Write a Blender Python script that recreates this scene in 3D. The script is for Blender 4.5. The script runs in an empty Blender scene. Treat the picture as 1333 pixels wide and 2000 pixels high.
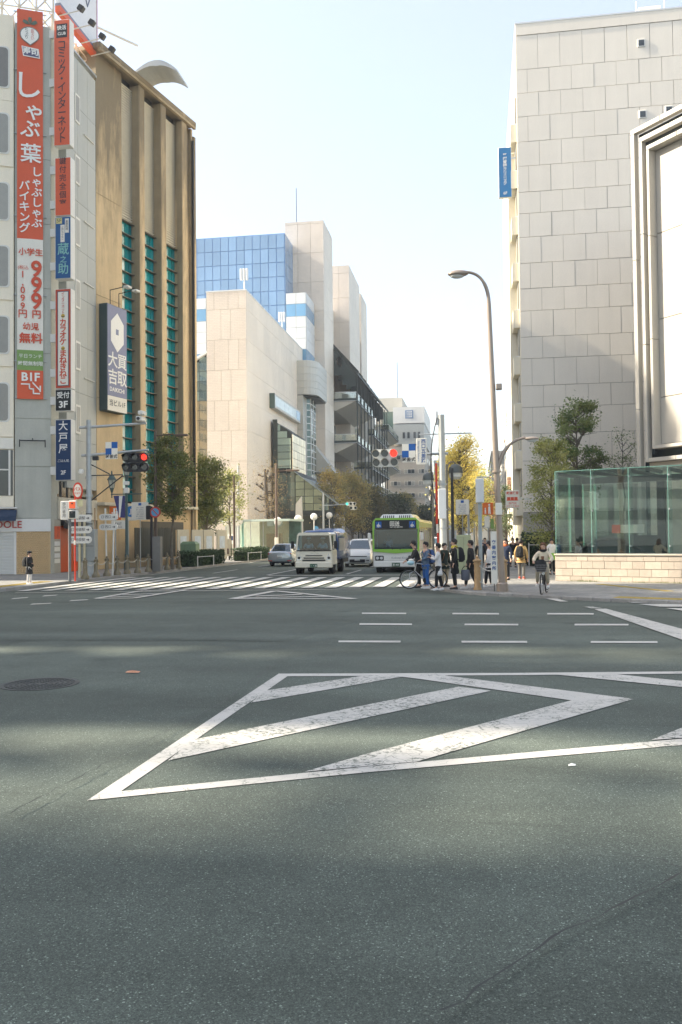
import bpy, bmesh, math, random
from mathutils import Matrix, Vector
R = math.radians
PI = math.pi
rnd = random.Random(7)
scene = bpy.context.scene
COL = scene.collection

# ------------------------------------------------------------------ camera
cam_d = bpy.data.cameras.new("camera")
cam = bpy.data.objects.new("camera", cam_d)
COL.objects.link(cam)
cam_d.sensor_fit = 'VERTICAL'
cam_d.sensor_height = 36.0
cam_d.lens = 30.6
cam_d.clip_start = 0.1
cam_d.clip_end = 4000
cam.matrix_world = (Matrix.Translation((0, 0, 2.0)) @ Matrix.Rotation(R(8.975), 4, 'Z')
                    @ Matrix.Rotation(R(90 + 1.584), 4, 'X') @ Matrix.Rotation(R(-0.6), 4, 'Z'))
scene.camera = cam

# ------------------------------------------------------------------ sky, sun, exposure
SUN_AZ = Vector((-0.998, -0.062, 0)).normalized()      # horizontal direction towards the sun
SUN_EL = R(35)
world = bpy.data.worlds.new("World")
scene.world = world
world.use_nodes = True
wn, wl = world.node_tree.nodes, world.node_tree.links
wn.clear()
sky = wn.new('ShaderNodeTexSky')
sky.sky_type = 'NISHITA'
sky.sun_disc = False
sky.sun_elevation = SUN_EL
sky.sun_rotation = math.atan2(SUN_AZ.x, SUN_AZ.y)
sky.air_density = 1.0
sky.dust_density = 2.5
sky.ozone_density = 1.0
hz = wn.new('ShaderNodeMixRGB')                      # thin high veil of cloud: whitens the whole sky evenly
hz.inputs[0].default_value = 0.13
hz.inputs[2].default_value = (8.8, 8.2, 6.8, 1)
bgn = wn.new('ShaderNodeBackground')
bgn.inputs[1].default_value = 0.10
wo = wn.new('ShaderNodeOutputWorld')
wl.new(sky.outputs[0], hz.inputs[1])
wl.new(hz.outputs[0], bgn.inputs[0])
wl.new(bgn.outputs[0], wo.inputs[0])

sun_d = bpy.data.lights.new("sun", 'SUN')
sun_d.energy = 3.8
sun_d.angle = R(0.7)
sun_d.color = (1.0, 0.90, 0.74)
sun = bpy.data.objects.new("sun", sun_d)
COL.objects.link(sun)
sdir = Vector((SUN_AZ.x * math.cos(SUN_EL), SUN_AZ.y * math.cos(SUN_EL), math.sin(SUN_EL)))
sun.rotation_euler = sdir.to_track_quat('Z', 'Y').to_euler()
sun.location = (-40, -20, 60)

scene.view_settings.view_transform = 'Standard'
scene.view_settings.look = 'None'
scene.view_settings.gamma = 1.0
scene.view_settings.exposure = 1.78
scene.view_settings.use_curve_mapping = False
scene.render.engine = 'CYCLES'
scene.cycles.max_bounces = 8
scene.cycles.transparent_max_bounces = 16
scene.cycles.use_denoising = True

# ------------------------------------------------------------------ helpers
MATS = {}
def mat(name, col=(.5, .5, .5), rough=.7, metal=0., var=.08, scale=3., bump=0., rnd_=0., spec=.4, emit=None, coat=0., stain=0., fine=0.):
    """procedural Principled material: world-space mottling, streaky stains and piece-to-piece variation"""
    if name in MATS:
        return MATS[name]
    m = bpy.data.materials.new(name)
    m.use_nodes = True
    n, l = m.node_tree.nodes, m.node_tree.links
    b = n['Principled BSDF']
    b.inputs['Roughness'].default_value = rough
    b.inputs['Metallic'].default_value = metal
    b.inputs['Specular IOR Level'].default_value = spec
    b.inputs['Coat Weight'].default_value = coat
    b.inputs['Coat Roughness'].default_value = .05
    m.diffuse_color = (*col, 1)
    geo = n.new('ShaderNodeNewGeometry')
    val = None
    def chain(node_out, amp):
        nonlocal val
        mr = n.new('ShaderNodeMapRange')
        mr.inputs[3].default_value = 1 - amp
        mr.inputs[4].default_value = 1 + amp
        l.new(node_out, mr.inputs[0])
        if val is None:
            val = mr.outputs[0]
        else:
            mu = n.new('ShaderNodeMath'); mu.operation = 'MULTIPLY'
            l.new(val, mu.inputs[0]); l.new(mr.outputs[0], mu.inputs[1])
            val = mu.outputs[0]
    if var > 0:
        t = n.new('ShaderNodeTexNoise')
        t.inputs['Scale'].default_value = scale
        t.inputs['Detail'].default_value = 5
        t.inputs['Roughness'].default_value = .65
        l.new(geo.outputs['Position'], t.inputs['Vector'])
        chain(t.outputs[0], var * 2)
    if fine > 0:
        t = n.new('ShaderNodeTexNoise')
        t.inputs['Scale'].default_value = scale * 18
        t.inputs['Detail'].default_value = 2
        l.new(geo.outputs['Position'], t.inputs['Vector'])
        chain(t.outputs[0], fine * 2)
    if stain > 0:
        mp = n.new('ShaderNodeMapping')
        mp.inputs['Scale'].default_value = (1.3, 1.3, .09)
        l.new(geo.outputs['Position'], mp.inputs[0])
        t = n.new('ShaderNodeTexNoise')
        t.inputs['Scale'].default_value = 1.4
        t.inputs['Detail'].default_value = 6
        t.inputs['Roughness'].default_value = .7
        l.new(mp.outputs[0], t.inputs['Vector'])
        chain(t.outputs[0], stain * 2)
    if rnd_ > 0:
        oi = n.new('ShaderNodeObjectInfo')
        chain(oi.outputs['Random'], rnd_)
    if val is not None:
        mx = n.new('ShaderNodeVectorMath'); mx.operation = 'SCALE'
        mx.inputs[0].default_value = col
        l.new(val, mx.inputs['Scale'])
        l.new(mx.outputs[0], b.inputs['Base Color'])
    else:
        b.inputs['Base Color'].default_value = (*col, 1)
    if bump > 0:
        t = n.new('ShaderNodeTexNoise')
        t.inputs['Scale'].default_value = scale * 12
        t.inputs['Detail'].default_value = 3
        l.new(geo.outputs['Position'], t.inputs['Vector'])
        bp = n.new('ShaderNodeBump')
        bp.inputs['Strength'].default_value = bump
        bp.inputs['Distance'].default_value = .02
        l.new(t.outputs[0], bp.inputs['Height'])
        l.new(bp.outputs[0], b.inputs['Normal'])
    if emit:
        b.inputs['Emission Color'].default_value = (*emit[0], 1)
        b.inputs['Emission Strength'].default_value = emit[1]
    MATS[name] = m
    return m

def glass(name, tint=(.8, .93, .88), refl=.12, rough=.02):
    """see-through pane: tinted transparency plus mirror reflection that grows at grazing angles"""
    if name in MATS:
        return MATS[name]
    m = bpy.data.materials.new(name)
    m.use_nodes = True
    n, l = m.node_tree.nodes, m.node_tree.links
    n.clear()
    o = n.new('ShaderNodeOutputMaterial')
    tr = n.new('ShaderNodeBsdfTransparent'); tr.inputs[0].default_value = (*tint, 1)
    gl = n.new('ShaderNodeBsdfGlossy'); gl.inputs['Roughness'].default_value = rough
    gl.inputs[0].default_value = (.95, 1, .98, 1)
    lw = n.new('ShaderNodeLayerWeight'); lw.inputs[0].default_value = .35
    mr = n.new('ShaderNodeMapRange'); mr.inputs[3].default_value = refl; mr.inputs[4].default_value = .85
    l.new(lw.outputs['Fresnel'], mr.inputs[0])
    mx = n.new('ShaderNodeMixShader')
    l.new(mr.outputs[0], mx.inputs[0]); l.new(tr.outputs[0], mx.inputs[1]); l.new(gl.outputs[0], mx.inputs[2])
    l.new(mx.outputs[0], o.inputs[0])
    m.diffuse_color = (*tint, 1)
    MATS[name] = m
    return m

class MB:
    """collects shapes, builds them as ONE mesh object; .M is a local frame for what is added next"""
    def __init__(s):
        s.v, s.f, s.mi, s.M, s.m = [], [], [], None, 0
    def add(s, vs, fs):
        o = len(s.v)
        if s.M is not None:
            vs = [tuple(s.M @ Vector(p)) for p in vs]
        s.v += [tuple(p) for p in vs]
        s.f += [tuple(i + o for i in f) for f in fs]
        s.mi += [s.m] * len(fs)
        return s
    def box(s, x0, y0, z0, x1, y1, z1):
        return s.add([(x0, y0, z0), (x1, y0, z0), (x1, y1, z0), (x0, y1, z0), (x0, y0, z1), (x1, y0, z1), (x1, y1, z1), (x0, y1, z1)],
                     [(0, 3, 2, 1), (4, 5, 6, 7), (0, 1, 5, 4), (1, 2, 6, 5), (2, 3, 7, 6), (3, 0, 4, 7)])
    def cbox(s, x0, y0, z0, x1, y1, z1, b=.02):
        """box with chamfered edges"""
        vs, fs = [], []
        xs, ys, zs = (x0, x1), (y0, y1), (z0, z1)
        idx = {}
        for i in (0, 1):
            for j in (0, 1):
                for k in (0, 1):
                    sx, sy, sz = (1 if i == 0 else -1), (1 if j == 0 else -1), (1 if k == 0 else -1)
                    p = (xs[i], ys[j], zs[k])
                    for a, q in enumerate(((p[0], p[1] + sy * b, p[2] + sz * b), (p[0] + sx * b, p[1], p[2] + sz * b), (p[0] + sx * b, p[1] + sy * b, p[2]))):
                        idx[i, j, k, a] = len(vs); vs.append(q)
        for i in (0, 1):
            fs.append([idx[i, 0, 0, 0], idx[i, 1, 0, 0], idx[i, 1, 1, 0], idx[i, 0, 1, 0]][::(-1 if i == 0 else 1)])
            fs.append([idx[0, i, 0, 1], idx[1, i, 0, 1], idx[1, i, 1, 1], idx[0, i, 1, 1]][::(1 if i == 0 else -1)])
            fs.append([idx[0, 0, i, 2], idx[1, 0, i, 2], idx[1, 1, i, 2], idx[0, 1, i, 2]][::(-1 if i == 0 else 1)])
        for j in (0, 1):
            for k in (0, 1):
                fs.append([idx[0, j, k, 1], idx[1, j, k, 1], idx[1, j, k, 2], idx[0, j, k, 2]])
                fs.append([idx[j, 0, k, 0], idx[j, 1, k, 0], idx[j, 1, k, 2], idx[j, 0, k, 2]])
                fs.append([idx[j, k, 0, 0], idx[j, k, 1, 0], idx[j, k, 1, 1], idx[j, k, 0, 1]])
        for i in (0, 1):
            for j in (0, 1):
                for k in (0, 1):
                    fs.append([idx[i, j, k, 0], idx[i, j, k, 1], idx[i, j, k, 2]])
        return s.add(vs, fs)
    def prism(s, poly, z0, z1):
        n = len(poly)
        vs = [(p[0], p[1], z0) for p in poly] + [(p[0], p[1], z1) for p in poly]
        fs = [tuple(range(n - 1, -1, -1)), tuple(range(n, 2 * n))] + [(i, (i + 1) % n, n + (i + 1) % n, n + i) for i in range(n)]
        return s.add(vs, fs)
    def yprism(s, poly, y0, y1):
        """poly in (x,z), extruded along y"""
        n = len(poly)
        vs = [(p[0], y0, p[1]) for p in poly] + [(p[0], y1, p[1]) for p in poly]
        fs = [tuple(range(n)), tuple(range(2 * n - 1, n - 1, -1))] + [(n + i, n + (i + 1) % n, (i + 1) % n, i) for i in range(n)]
        return s.add(vs, fs)
    def xprism(s, poly, x0, x1):
        """poly in (y,z), extruded along x"""
        n = len(poly)
        vs = [(x0, p[0], p[1]) for p in poly] + [(x1, p[0], p[1]) for p in poly]
        fs = [tuple(range(n - 1, -1, -1)), tuple(range(n, 2 * n))] + [(i, (i + 1) % n, n + (i + 1) % n, n + i) for i in range(n)]
        return s.add(vs, fs)
    def quad(s, a, b, c, d):
        return s.add([a, b, c, d], [(0, 1, 2, 3)])
    def tube(s, pts, r, n=8, cap=True):
        pts = [Vector(p) for p in pts]
        rs = r if isinstance(r, (list, tuple)) else [r] * len(pts)
        vs, fs = [], []
        up = None
        for i, p in enumerate(pts):
            a = pts[max(i - 1, 0)]; b = pts[min(i + 1, len(pts) - 1)]
            t = (b - a).normalized()
            if up is None:
                up = Vector((0, 0, 1)) if abs(t.z) < .9 else Vector((1, 0, 0))
            x = t.cross(up)
            if x.length < 1e-5:
                x = t.orthogonal()
            x.normalize()
            y = x.cross(t); up = y
            for k in range(n):
                w = 2 * PI * k / n
                vs.append(p + (x * math.cos(w) + y * math.sin(w)) * rs[i])
        for i in range(len(pts) - 1):
            for k in range(n):
                fs.append((i * n + k, i * n + (k + 1) % n, (i + 1) * n + (k + 1) % n, (i + 1) * n + k))
        if cap:
            fs.append(tuple(range(n - 1, -1, -1)))
            fs.append(tuple(range((len(pts) - 1) * n, len(pts) * n)))
        return s.add(vs, fs)
    def lathe(s, prof, n=12, c=(0, 0, 0), axis='z', sx=1, sy=1):
        vs, fs = [], []
        for r, z in prof:
            for k in range(n):
                w = 2 * PI * k / n
                a, b = r * math.cos(w) * sx, r * math.sin(w) * sy
                p = (a, b, z) if axis == 'z' else ((a, z, b) if axis == 'y' else (z, a, b))
                vs.append((p[0] + c[0], p[1] + c[1], p[2] + c[2]))
        for i in range(len(prof) - 1):
            for k in range(n):
                fs.append((i * n + k, i * n + (k + 1) % n, (i + 1) * n + (k + 1) % n, (i + 1) * n + k))
        fs.append(tuple(range(n - 1, -1, -1)))
        fs.append(tuple(range((len(prof) - 1) * n, len(prof) * n)))
        return s.add(vs, fs)
    def ball(s, c, rx, ry=None, rz=None, n=10, m=7):
        ry = ry or rx; rz = rz or rx
        pr = [(max(math.sin(PI * i / m), .02), -math.cos(PI * i / m)) for i in range(m + 1)]
        vs, fs = [], []
        for r, z in pr:
            for k in range(n):
                w = 2 * PI * k / n
                vs.append((c[0] + rx * r * math.cos(w), c[1] + ry * r * math.sin(w), c[2] + rz * z))
        for i in range(m):
            for k in range(n):
                fs.append((i * n + k, i * n + (k + 1) % n, (i + 1) * n + (k + 1) % n, (i + 1) * n + k))
        fs.append(tuple(range(n - 1, -1, -1))); fs.append(tuple(range(m * n, m * n + n)))
        return s.add(vs, fs)
    def loft(s, rings, cap=True):
        n = len(rings[0]); vs, fs = [], []
        for r in rings:
            vs += list(r)
        for i in range(len(rings) - 1):
            for k in range(n):
                fs.append((i * n + k, i * n + (k + 1) % n, (i + 1) * n + (k + 1) % n, (i + 1) * n + k))
        if cap:
            fs.append(tuple(range(n - 1, -1, -1))); fs.append(tuple(range((len(rings) - 1) * n, len(rings) * n)))
        return s.add(vs, fs)
    def mesh(s, name, mats, smooth=False):
        me = bpy.data.meshes.new(name)
        me.from_pydata(s.v, [], s.f)
        for m in (mats if isinstance(mats, (list, tuple)) else [mats]):
            me.materials.append(m)
        if any(s.mi):
            me.polygons.foreach_set('material_index', s.mi)
        if smooth:
            me.polygons.foreach_set('use_smooth', [True] * len(me.polygons))
            if smooth != 'all':
                me.set_sharp_from_angle(angle=R(38))
        bm = bmesh.new(); bm.from_mesh(me)
        bmesh.ops.recalc_face_normals(bm, faces=bm.faces)
        bm.to_mesh(me); bm.free()
        me.update()
        return me
    def build(s, name, mats, parent=None, smooth=False, loc=None, rz=0):
        return place(name, s.mesh(name, mats, smooth), parent, loc, rz)

def place(name, me, parent=None, loc=None, rz=0):
    o = bpy.data.objects.new(name, me)
    COL.objects.link(o)
    if parent is not None:
        o.parent = parent
    if loc is not None:
        o.location = loc
    if rz:
        o.rotation_euler = (0, 0, rz)
    return o

def tag(o, label, cat, group=None):
    o['label'] = label; o['category'] = cat
    if group:
        o['group'] = group
    return o
def thing(name, label, cat, loc=(0, 0, 0), rz=0, group=None):
    o = bpy.data.objects.new(name, None)
    o.empty_display_size = .2
    COL.objects.link(o)
    o.location = loc; o.rotation_euler = (0, 0, rz)
    return tag(o, label, cat, group)
def struct(o):
    o['kind'] = 'structure'
    return o
def copy_tree(o, parent=None):
    c = o.copy(); COL.objects.link(c)
    if parent is not None:
        c.parent = parent
    for ch in list(o.children):
        copy_tree(ch, c)
    return c
def box_part(name, m, parent, x0, y0, z0, x1, y1, z1, b=0):
    q = MB()
    if b:
        q.cbox(x0, y0, z0, x1, y1, z1, b)
    else:
        q.box(x0, y0, z0, x1, y1, z1)
    return q.build(name, m, parent)

# lettering: typed with Blender's own font, turned into flat meshes in one go at the end
TEXTS = []
def text(body, size, m, parent, loc, rx=PI / 2, rz=0, bold=0., sx=1., vert=False, gap=1., name='lettering', ry=0, align='CENTER'):
    c = bpy.data.curves.new('lettering', 'FONT')
    c.body = '\n'.join(body) if vert else body
    c.size = size
    c.space_line = gap
    c.align_x = align
    c.align_y = 'CENTER'
    c.offset = bold
    c.resolution_u = 3
    c.fill_mode = 'FRONT'
    c.materials.append(m)
    o = bpy.data.objects.new('text_tmp', c)
    COL.objects.link(o)
    TEXTS.append((o, name, parent, loc, (rx, ry, rz), sx))
    return o
SKINS = []
def skin(name, m, parent, nodes, edges, root=0, sub=1):
    """one continuous skin grown over joints: nodes = [(x,y,z,rx,ry)]"""
    me = bpy.data.meshes.new(name)
    bm = bmesh.new()
    lay = bm.verts.layers.skin.verify()
    vs = []
    for i, nd in enumerate(nodes):
        v = bm.verts.new(nd[:3])
        v[lay].radius = (nd[3], nd[4] if len(nd) > 4 else nd[3])
        v[lay].use_root = (i == root)
        vs.append(v)
    for a, b in edges:
        bm.edges.new((vs[a], vs[b]))
    bm.to_mesh(me); bm.free()
    me.materials.append(m)
    o = place(name, me, parent)
    md = o.modifiers.new('skin', 'SKIN'); md.use_smooth_shade = True; md.branch_smoothing = .4
    if sub:
        sd = o.modifiers.new('sub', 'SUBSURF'); sd.levels = sub; sd.render_levels = sub
    SKINS.append((o, m))
    return o
def finish_deferred():
    bpy.context.view_layer.update()
    dg = bpy.context.evaluated_depsgraph_get()
    for o, name, parent, loc, rot, sx in TEXTS:
        me = bpy.data.meshes.new_from_object(o.evaluated_get(dg))
        me.name = name
        n = place(name, me, parent, loc)
        n.rotation_euler = rot
        n.scale = (sx, 1, 1)
    for o, m in SKINS:
        me = bpy.data.meshes.new_from_object(o.evaluated_get(dg))
        o.modifiers.clear()
        o.data = me
        if not me.materials:
            me.materials.append(m)
    for t in TEXTS:
        c = t[0].data
        bpy.data.objects.remove(t[0]); bpy.data.curves.remove(c)

# ------------------------------------------------------------------ materials of the ground
def asphalt_mat():
    m = bpy.data.materials.new('asphalt'); m.use_nodes = True
    n, l = m.node_tree.nodes, m.node_tree.links
    b = n['Principled BSDF']; b.inputs['Roughness'].default_value = .82; b.inputs['Specular IOR Level'].default_value = .35
    geo = n.new('ShaderNodeNewGeometry')
    def noise(sc, det=4, rg=.6):
        t = n.new('ShaderNodeTexNoise'); t.inputs['Scale'].default_value = sc; t.inputs['Detail'].default_value = det; t.inputs['Roughness'].default_value = rg
        l.new(geo.outputs['Position'], t.inputs['Vector']); return t.outputs[0]
    def ramp(src, p0, p1, v0, v1):
        r = n.new('ShaderNodeMapRange'); r.inputs[1].default_value = p0; r.inputs[2].default_value = p1; r.inputs[3].default_value = v0; r.inputs[4].default_value = v1
        l.new(src, r.inputs[0]); return r.outputs[0]
    def mul(a, c):
        q = n.new('ShaderNodeMath'); q.operation = 'MULTIPLY'; l.new(a, q.inputs[0]); l.new(c, q.inputs[1]); return q.outputs[0]
    big = ramp(noise(.16, 3), .3, .7, .78, 1.18)
    mid = ramp(noise(1.6, 5, .7), .3, .7, .88, 1.12)
    grit = ramp(noise(60, 3, .7), .3, .7, .80, 1.22)
    def chips(sc, cut, hi):
        vo = n.new('ShaderNodeTexVoronoi'); vo.inputs['Scale'].default_value = sc; l.new(geo.outputs['Position'], vo.inputs['Vector'])
        sx_ = n.new('ShaderNodeSeparateXYZ'); l.new(vo.outputs['Color'], sx_.inputs[0])
        return ramp(sx_.outputs[0], cut, 1., 1., hi), ramp(sx_.outputs[1], 0., 1., .74, 1.22)
    c1, s1 = chips(125, .93, 2.9); c2, s2 = chips(210, .8, 1.7)       # pale stone chips in the binder
    chip = mul(mul(c1, s1), mul(c2, s2))
    # wheel tracks polished darker, running along the crossing road
    mp = n.new('ShaderNodeMapping'); mp.inputs['Scale'].default_value = (.03, .55, 1); l.new(geo.outputs['Position'], mp.inputs[0])
    t = n.new('ShaderNodeTexNoise'); t.inputs['Scale'].default_value = 1.0; t.inputs['Detail'].default_value = 2; l.new(mp.outputs[0], t.inputs['Vector'])
    trk = ramp(t.outputs[0], .38, .62, .84, 1.13)
    vs_ = n.new('ShaderNodeTexVoronoi'); vs_.inputs['Scale'].default_value = .55; l.new(geo.outputs['Position'], vs_.inputs['Vector'])
    oil = ramp(vs_.outputs['Distance'], .03, .16, .72, 1.)            # old oil drips
    scf = n.new('ShaderNodeMapping'); scf.inputs['Scale'].default_value = (.35, 5., 1); scf.inputs['Rotation'].default_value = (0, 0, .12); l.new(geo.outputs['Position'], scf.inputs[0])
    ts = n.new('ShaderNodeTexNoise'); ts.inputs['Scale'].default_value = .9; ts.inputs['Detail'].default_value = 3; l.new(scf.outputs[0], ts.inputs['Vector'])
    scuff = ramp(ts.outputs[0], .62, .72, 1., .84)                    # faint tyre scuffs
    v = mul(mul(mul(mul(big, mid), mul(grit, chip)), trk), mul(oil, scuff))
    sc = n.new('ShaderNodeVectorMath'); sc.operation = 'SCALE'; sc.inputs[0].default_value = (.082, .098, .081)
    l.new(v, sc.inputs['Scale']); l.new(sc.outputs[0], b.inputs['Base Color'])
    bp = n.new('ShaderNodeBump'); bp.inputs['Strength'].default_value = .4; bp.inputs['Distance'].default_value = .003
    l.new(noise(160, 1), bp.inputs['Height']); l.new(bp.outputs[0], b.inputs['Normal'])
    return m
def paint_mat(name, wear, col=(.54, .52, .47)):
    """thick road paint, crazed and rubbed through to the asphalt"""
    m = bpy.data.materials.new(name); m.use_nodes = True
    n, l = m.node_tree.nodes, m.node_tree.links
    b = n['Principled BSDF']; b.inputs['Roughness'].default_value = .7
    geo = n.new('ShaderNodeNewGeometry')
    t0 = n.new('ShaderNodeTexNoise'); t0.inputs['Scale'].default_value = 2.2; t0.inputs['Detail'].default_value = 4; l.new(geo.outputs['Position'], t0.inputs['Vector'])
    wv = n.new('ShaderNodeVectorMath'); wv.operation = 'MULTIPLY_ADD'
    wv.inputs[1].default_value = (.35, .35, 0); l.new(t0.outputs['Color'], wv.inputs[0]); l.new(geo.outputs['Position'], wv.inputs[2])
    vo = n.new('ShaderNodeTexVoronoi'); vo.feature = 'DISTANCE_TO_EDGE'; vo.inputs['Scale'].default_value = 6.5; l.new(wv.outputs[0], vo.inputs['Vector'])
    t1 = n.new('ShaderNodeTexNoise'); t1.inputs['Scale'].default_value = 1.3; t1.inputs['Detail'].default_value = 6; t1.inputs['Roughness'].default_value = .7; l.new(geo.outputs['Position'], t1.inputs['Vector'])
    t2 = n.new('ShaderNodeTexNoise'); t2.inputs['Scale'].default_value = 16; t2.inputs['Detail'].default_value = 6; t2.inputs['Roughness'].default_value = .75; l.new(geo.outputs['Position'], t2.inputs['Vector'])
    def mr(s, a, c, d, e):
        r = n.new('ShaderNodeMapRange'); r.inputs[1].default_value = a; r.inputs[2].default_value = c; r.inputs[3].default_value = d; r.inputs[4].default_value = e; l.new(s, r.inputs[0]); return r.outputs[0]
    def mth(op, a, c):
        q = n.new('ShaderNodeMath'); q.operation = op; q.use_clamp = True
        for i, s in enumerate((a, c)):
            if isinstance(s, float): q.inputs[i].default_value = s
            else: l.new(s, q.inputs[i])
        return q.outputs[0]
    area = mr(t1.outputs[0], .62 - wear * .2, .72 - wear * .2, 0., 1.)
    crack = mth('MULTIPLY', mr(vo.outputs['Distance'], .0, .022, 1., 0.), mr(t1.outputs[0], .50 - wear * .18, .62 - wear * .18, 0., 1.))
    rub = mth('MULTIPLY', mr(t2.outputs[0], .50, .58, 0., 1.), area)
    gone = mth('MAXIMUM', crack, rub)
    mx = n.new('ShaderNodeMixRGB'); mx.inputs[1].default_value = (*col, 1); mx.inputs[2].default_value = (.082, .102, .077, 1)
    l.new(mth('MULTIPLY', gone, .93), mx.inputs[0])
    m2 = n.new('ShaderNodeMixRGB'); m2.blend_type = 'MULTIPLY'; m2.inputs[0].default_value = 1
    sh = mr(t0.outputs[0], .2, .8, .84, 1.08); l.new(mx.outputs[0], m2.inputs[1]); l.new(sh, m2.inputs[2])
    l.new(m2.outputs[0], b.inputs['Base Color'])
    return m
def paver_mat(name, c1, c2, mortar, w=.2, h=.1, rot=0., rough=.8, bump=.3, msize=.006):
    """small paving stones or tiles too small to pick apart at this distance"""
    m = bpy.data.materials.new(name); m.use_nodes = True
    n, l = m.node_tree.nodes, m.node_tree.links
    b = n['Principled BSDF']; b.inputs['Roughness'].default_value = rough
    geo = n.new('ShaderNodeNewGeometry')
    mp = n.new('ShaderNodeMapping'); mp.inputs['Rotation'].default_value = (0, 0, rot); l.new(geo.outputs['Position'], mp.inputs[0])
    br = n.new('ShaderNodeTexBrick'); br.inputs['Scale'].default_value = 1; br.inputs['Brick Width'].default_value = w; br.inputs['Row Height'].default_value = h
    br.inputs['Mortar Size'].default_value = msize; br.inputs['Color1'].default_value = (*c1, 1); br.inputs['Color2'].default_value = (*c2, 1); br.inputs['Mortar'].default_value = (*mortar, 1)
    l.new(mp.outputs[0], br.inputs['Vector'])
    t = n.new('ShaderNodeTexNoise'); t.inputs['Scale'].default_value = .9; t.inputs['Detail'].default_value = 6; l.new(geo.outputs['Position'], t.inputs['Vector'])
    r = n.new('ShaderNodeMapRange'); r.inputs[1].default_value = .25; r.inputs[2].default_value = .75; r.inputs[3].default_value = .72; r.inputs[4].default_value = 1.25; l.new(t.outputs[0], r.inputs[0])
    mx = n.new('ShaderNodeMixRGB'); mx.blend_type = 'MULTIPLY'; mx.inputs[0].default_value = 1; l.new(br.outputs[0], mx.inputs[1]); l.new(r.outputs[0], mx.inputs[2])
    l.new(mx.outputs[0], b.inputs['Base Color'])
    bp = n.new('ShaderNodeBump'); bp.inputs['Strength'].default_value = bump; bp.inputs['Distance'].default_value = .004; l.new(br.outputs['Fac'], bp.inputs['Height']); bp.invert = True
    l.new(bp.outputs[0], b.inputs['Normal'])
    return m
M_ASPH = asphalt_mat()
M_PAINT = paint_mat('road_paint', .5)
M_PAINTW = paint_mat('road_paint_worn', .95)
M_PAINTF = paint_mat('road_paint_fresh', .1)
M_PAVE = paver_mat('sidewalk_pavers', (.30, .29, .265), (.24, .235, .22), (.12, .12, .11), .3, .3, .1)
M_PAVER = paver_mat('sidewalk_pavers_right', (.32, .30, .265), (.225, .225, .215), (.10, .10, .09), .2, .1, .75)
M_KERB = mat('kerb_granite', (.30, .29, .27), .8, var=.15, scale=9, rnd_=.12, bump=.2)
M_TACT = mat('tactile_yellow', (.42, .31, .08), .75, var=.16, scale=6, rnd_=.1)
M_TAR = mat('joint_tar', (.022, .024, .022), .55, var=.2, scale=8)

# ------------------------------------------------------------------ ground, road and paint
road = struct(MB().quad((-700, -120, 0), (700, -120, 0), (700, 1500, 0), (-700, 1500, 0)).build('road', M_ASPH))
_z = [.004]
def mark(name, pts, m=None):
    _z[0] += .0005
    k = [(p[0], p[1], _z[0]) for p in pts]
    return MB().add(k, [tuple(range(len(k)))]).build(name, m or M_PAINT, road)
def stroke(name, a, b, w, m=None):
    a, b = Vector(a[:2]), Vector(b[:2])
    d = (b - a).normalized(); q = Vector((-d.y, d.x)) * w / 2
    return mark(name, [a + q, a - q, b - q, b + q], m)
# older and newer asphalt: trench repair across the junction and a patch by the manhole
def asphalt_variant(name, k):
    m = M_ASPH.copy(); m.name = name
    for nd in m.node_tree.nodes:
        if nd.type == 'VECT_MATH' and nd.operation == 'SCALE': nd.inputs[0].default_value = [c * k for c in nd.inputs[0].default_value]
    return m
mark('trench_repair', [(-14.15, 19.5, 0), (-2.83, 20.32, 0), (-3.65, 16.29, 0), (-6.01, 16.33, 0), (-11.43, 15.75, 0)], asphalt_variant('asphalt_repair', .92))
mark('patch_repair', [(-0.17, 3.64, 0), (0.32, 4.36, 0), (1.13, 5.3, 0), (1.82, 6.07, 0), (2.75, 4.04, 0), (1.81, 2.68, 0), (-0.6, 2.95, 0)], asphalt_variant('asphalt_worn', .88))
# hatched island in the foreground
mark('hatch_band', [(-2.98, 6.3, 0), (-2.82, 6.57, 0), (-2.73, 12.32, 0), (-2.91, 12.46, 0)])
mark('hatch_band', [(-2.97, 6.31, 0), (-0.95, 7.35, 0), (1.86, 8.63, 0), (3.89, 9.6, 0), (3.99, 9.85, 0), (1.92, 8.89, 0), (-0.97, 7.53, 0), (-2.83, 6.56, 0)])
mark('hatch_line', [(-2.85, 12.21, 0), (-2.91, 12.44, 0), (0.44, 12.81, 0), (2.86, 13.17, 0), (6.96, 13.78, 0), (6.83, 13.53, 0), (2.81, 12.96, 0), (0.43, 12.61, 0)], M_PAINTF)
mark('hatch_stripe', [(-2.77, 11.05, 0), (-1.59, 12.44, 0), (-1.07, 12.36, 0), (-1.23, 12.16, 0), (-1.51, 11.8, 0), (-2.74, 10.23, 0)], M_PAINTW)
mark('hatch_stripe', [(-2.81, 8.31, 0), (-1.32, 10.27, 0), (-0.29, 11.59, 0), (0.13, 11.33, 0), (-1.23, 9.55, 0), (-2.78, 7.51, 0)], M_PAINTW)
mark('hatch_stripe', [(-1.49, 7.29, 0), (-1.03, 7.97, 0), (1.09, 10.8, 0), (1.8, 10.92, 0), (-0.57, 7.73, 0)], M_PAINTW)
mark('hatch_band', [(-1.49, 12.55, 0), (-0.6, 12.54, 0), (1.8, 10.94, 0), (1.06, 10.77, 0), (-0.85, 12.16, 0)])
mark('hatch_band', [(1.04, 12.71, 0), (1.86, 12.83, 0), (3.57, 11.74, 0), (3.43, 11.27, 0), (2.56, 11.83, 0)])
mark('hatch_stripe', [(1.61, 8.79, 0), (2.03, 9.39, 0), (3.44, 11.31, 0), (3.55, 10.93, 0), (2.16, 9, 0)], M_PAINTW)
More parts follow.
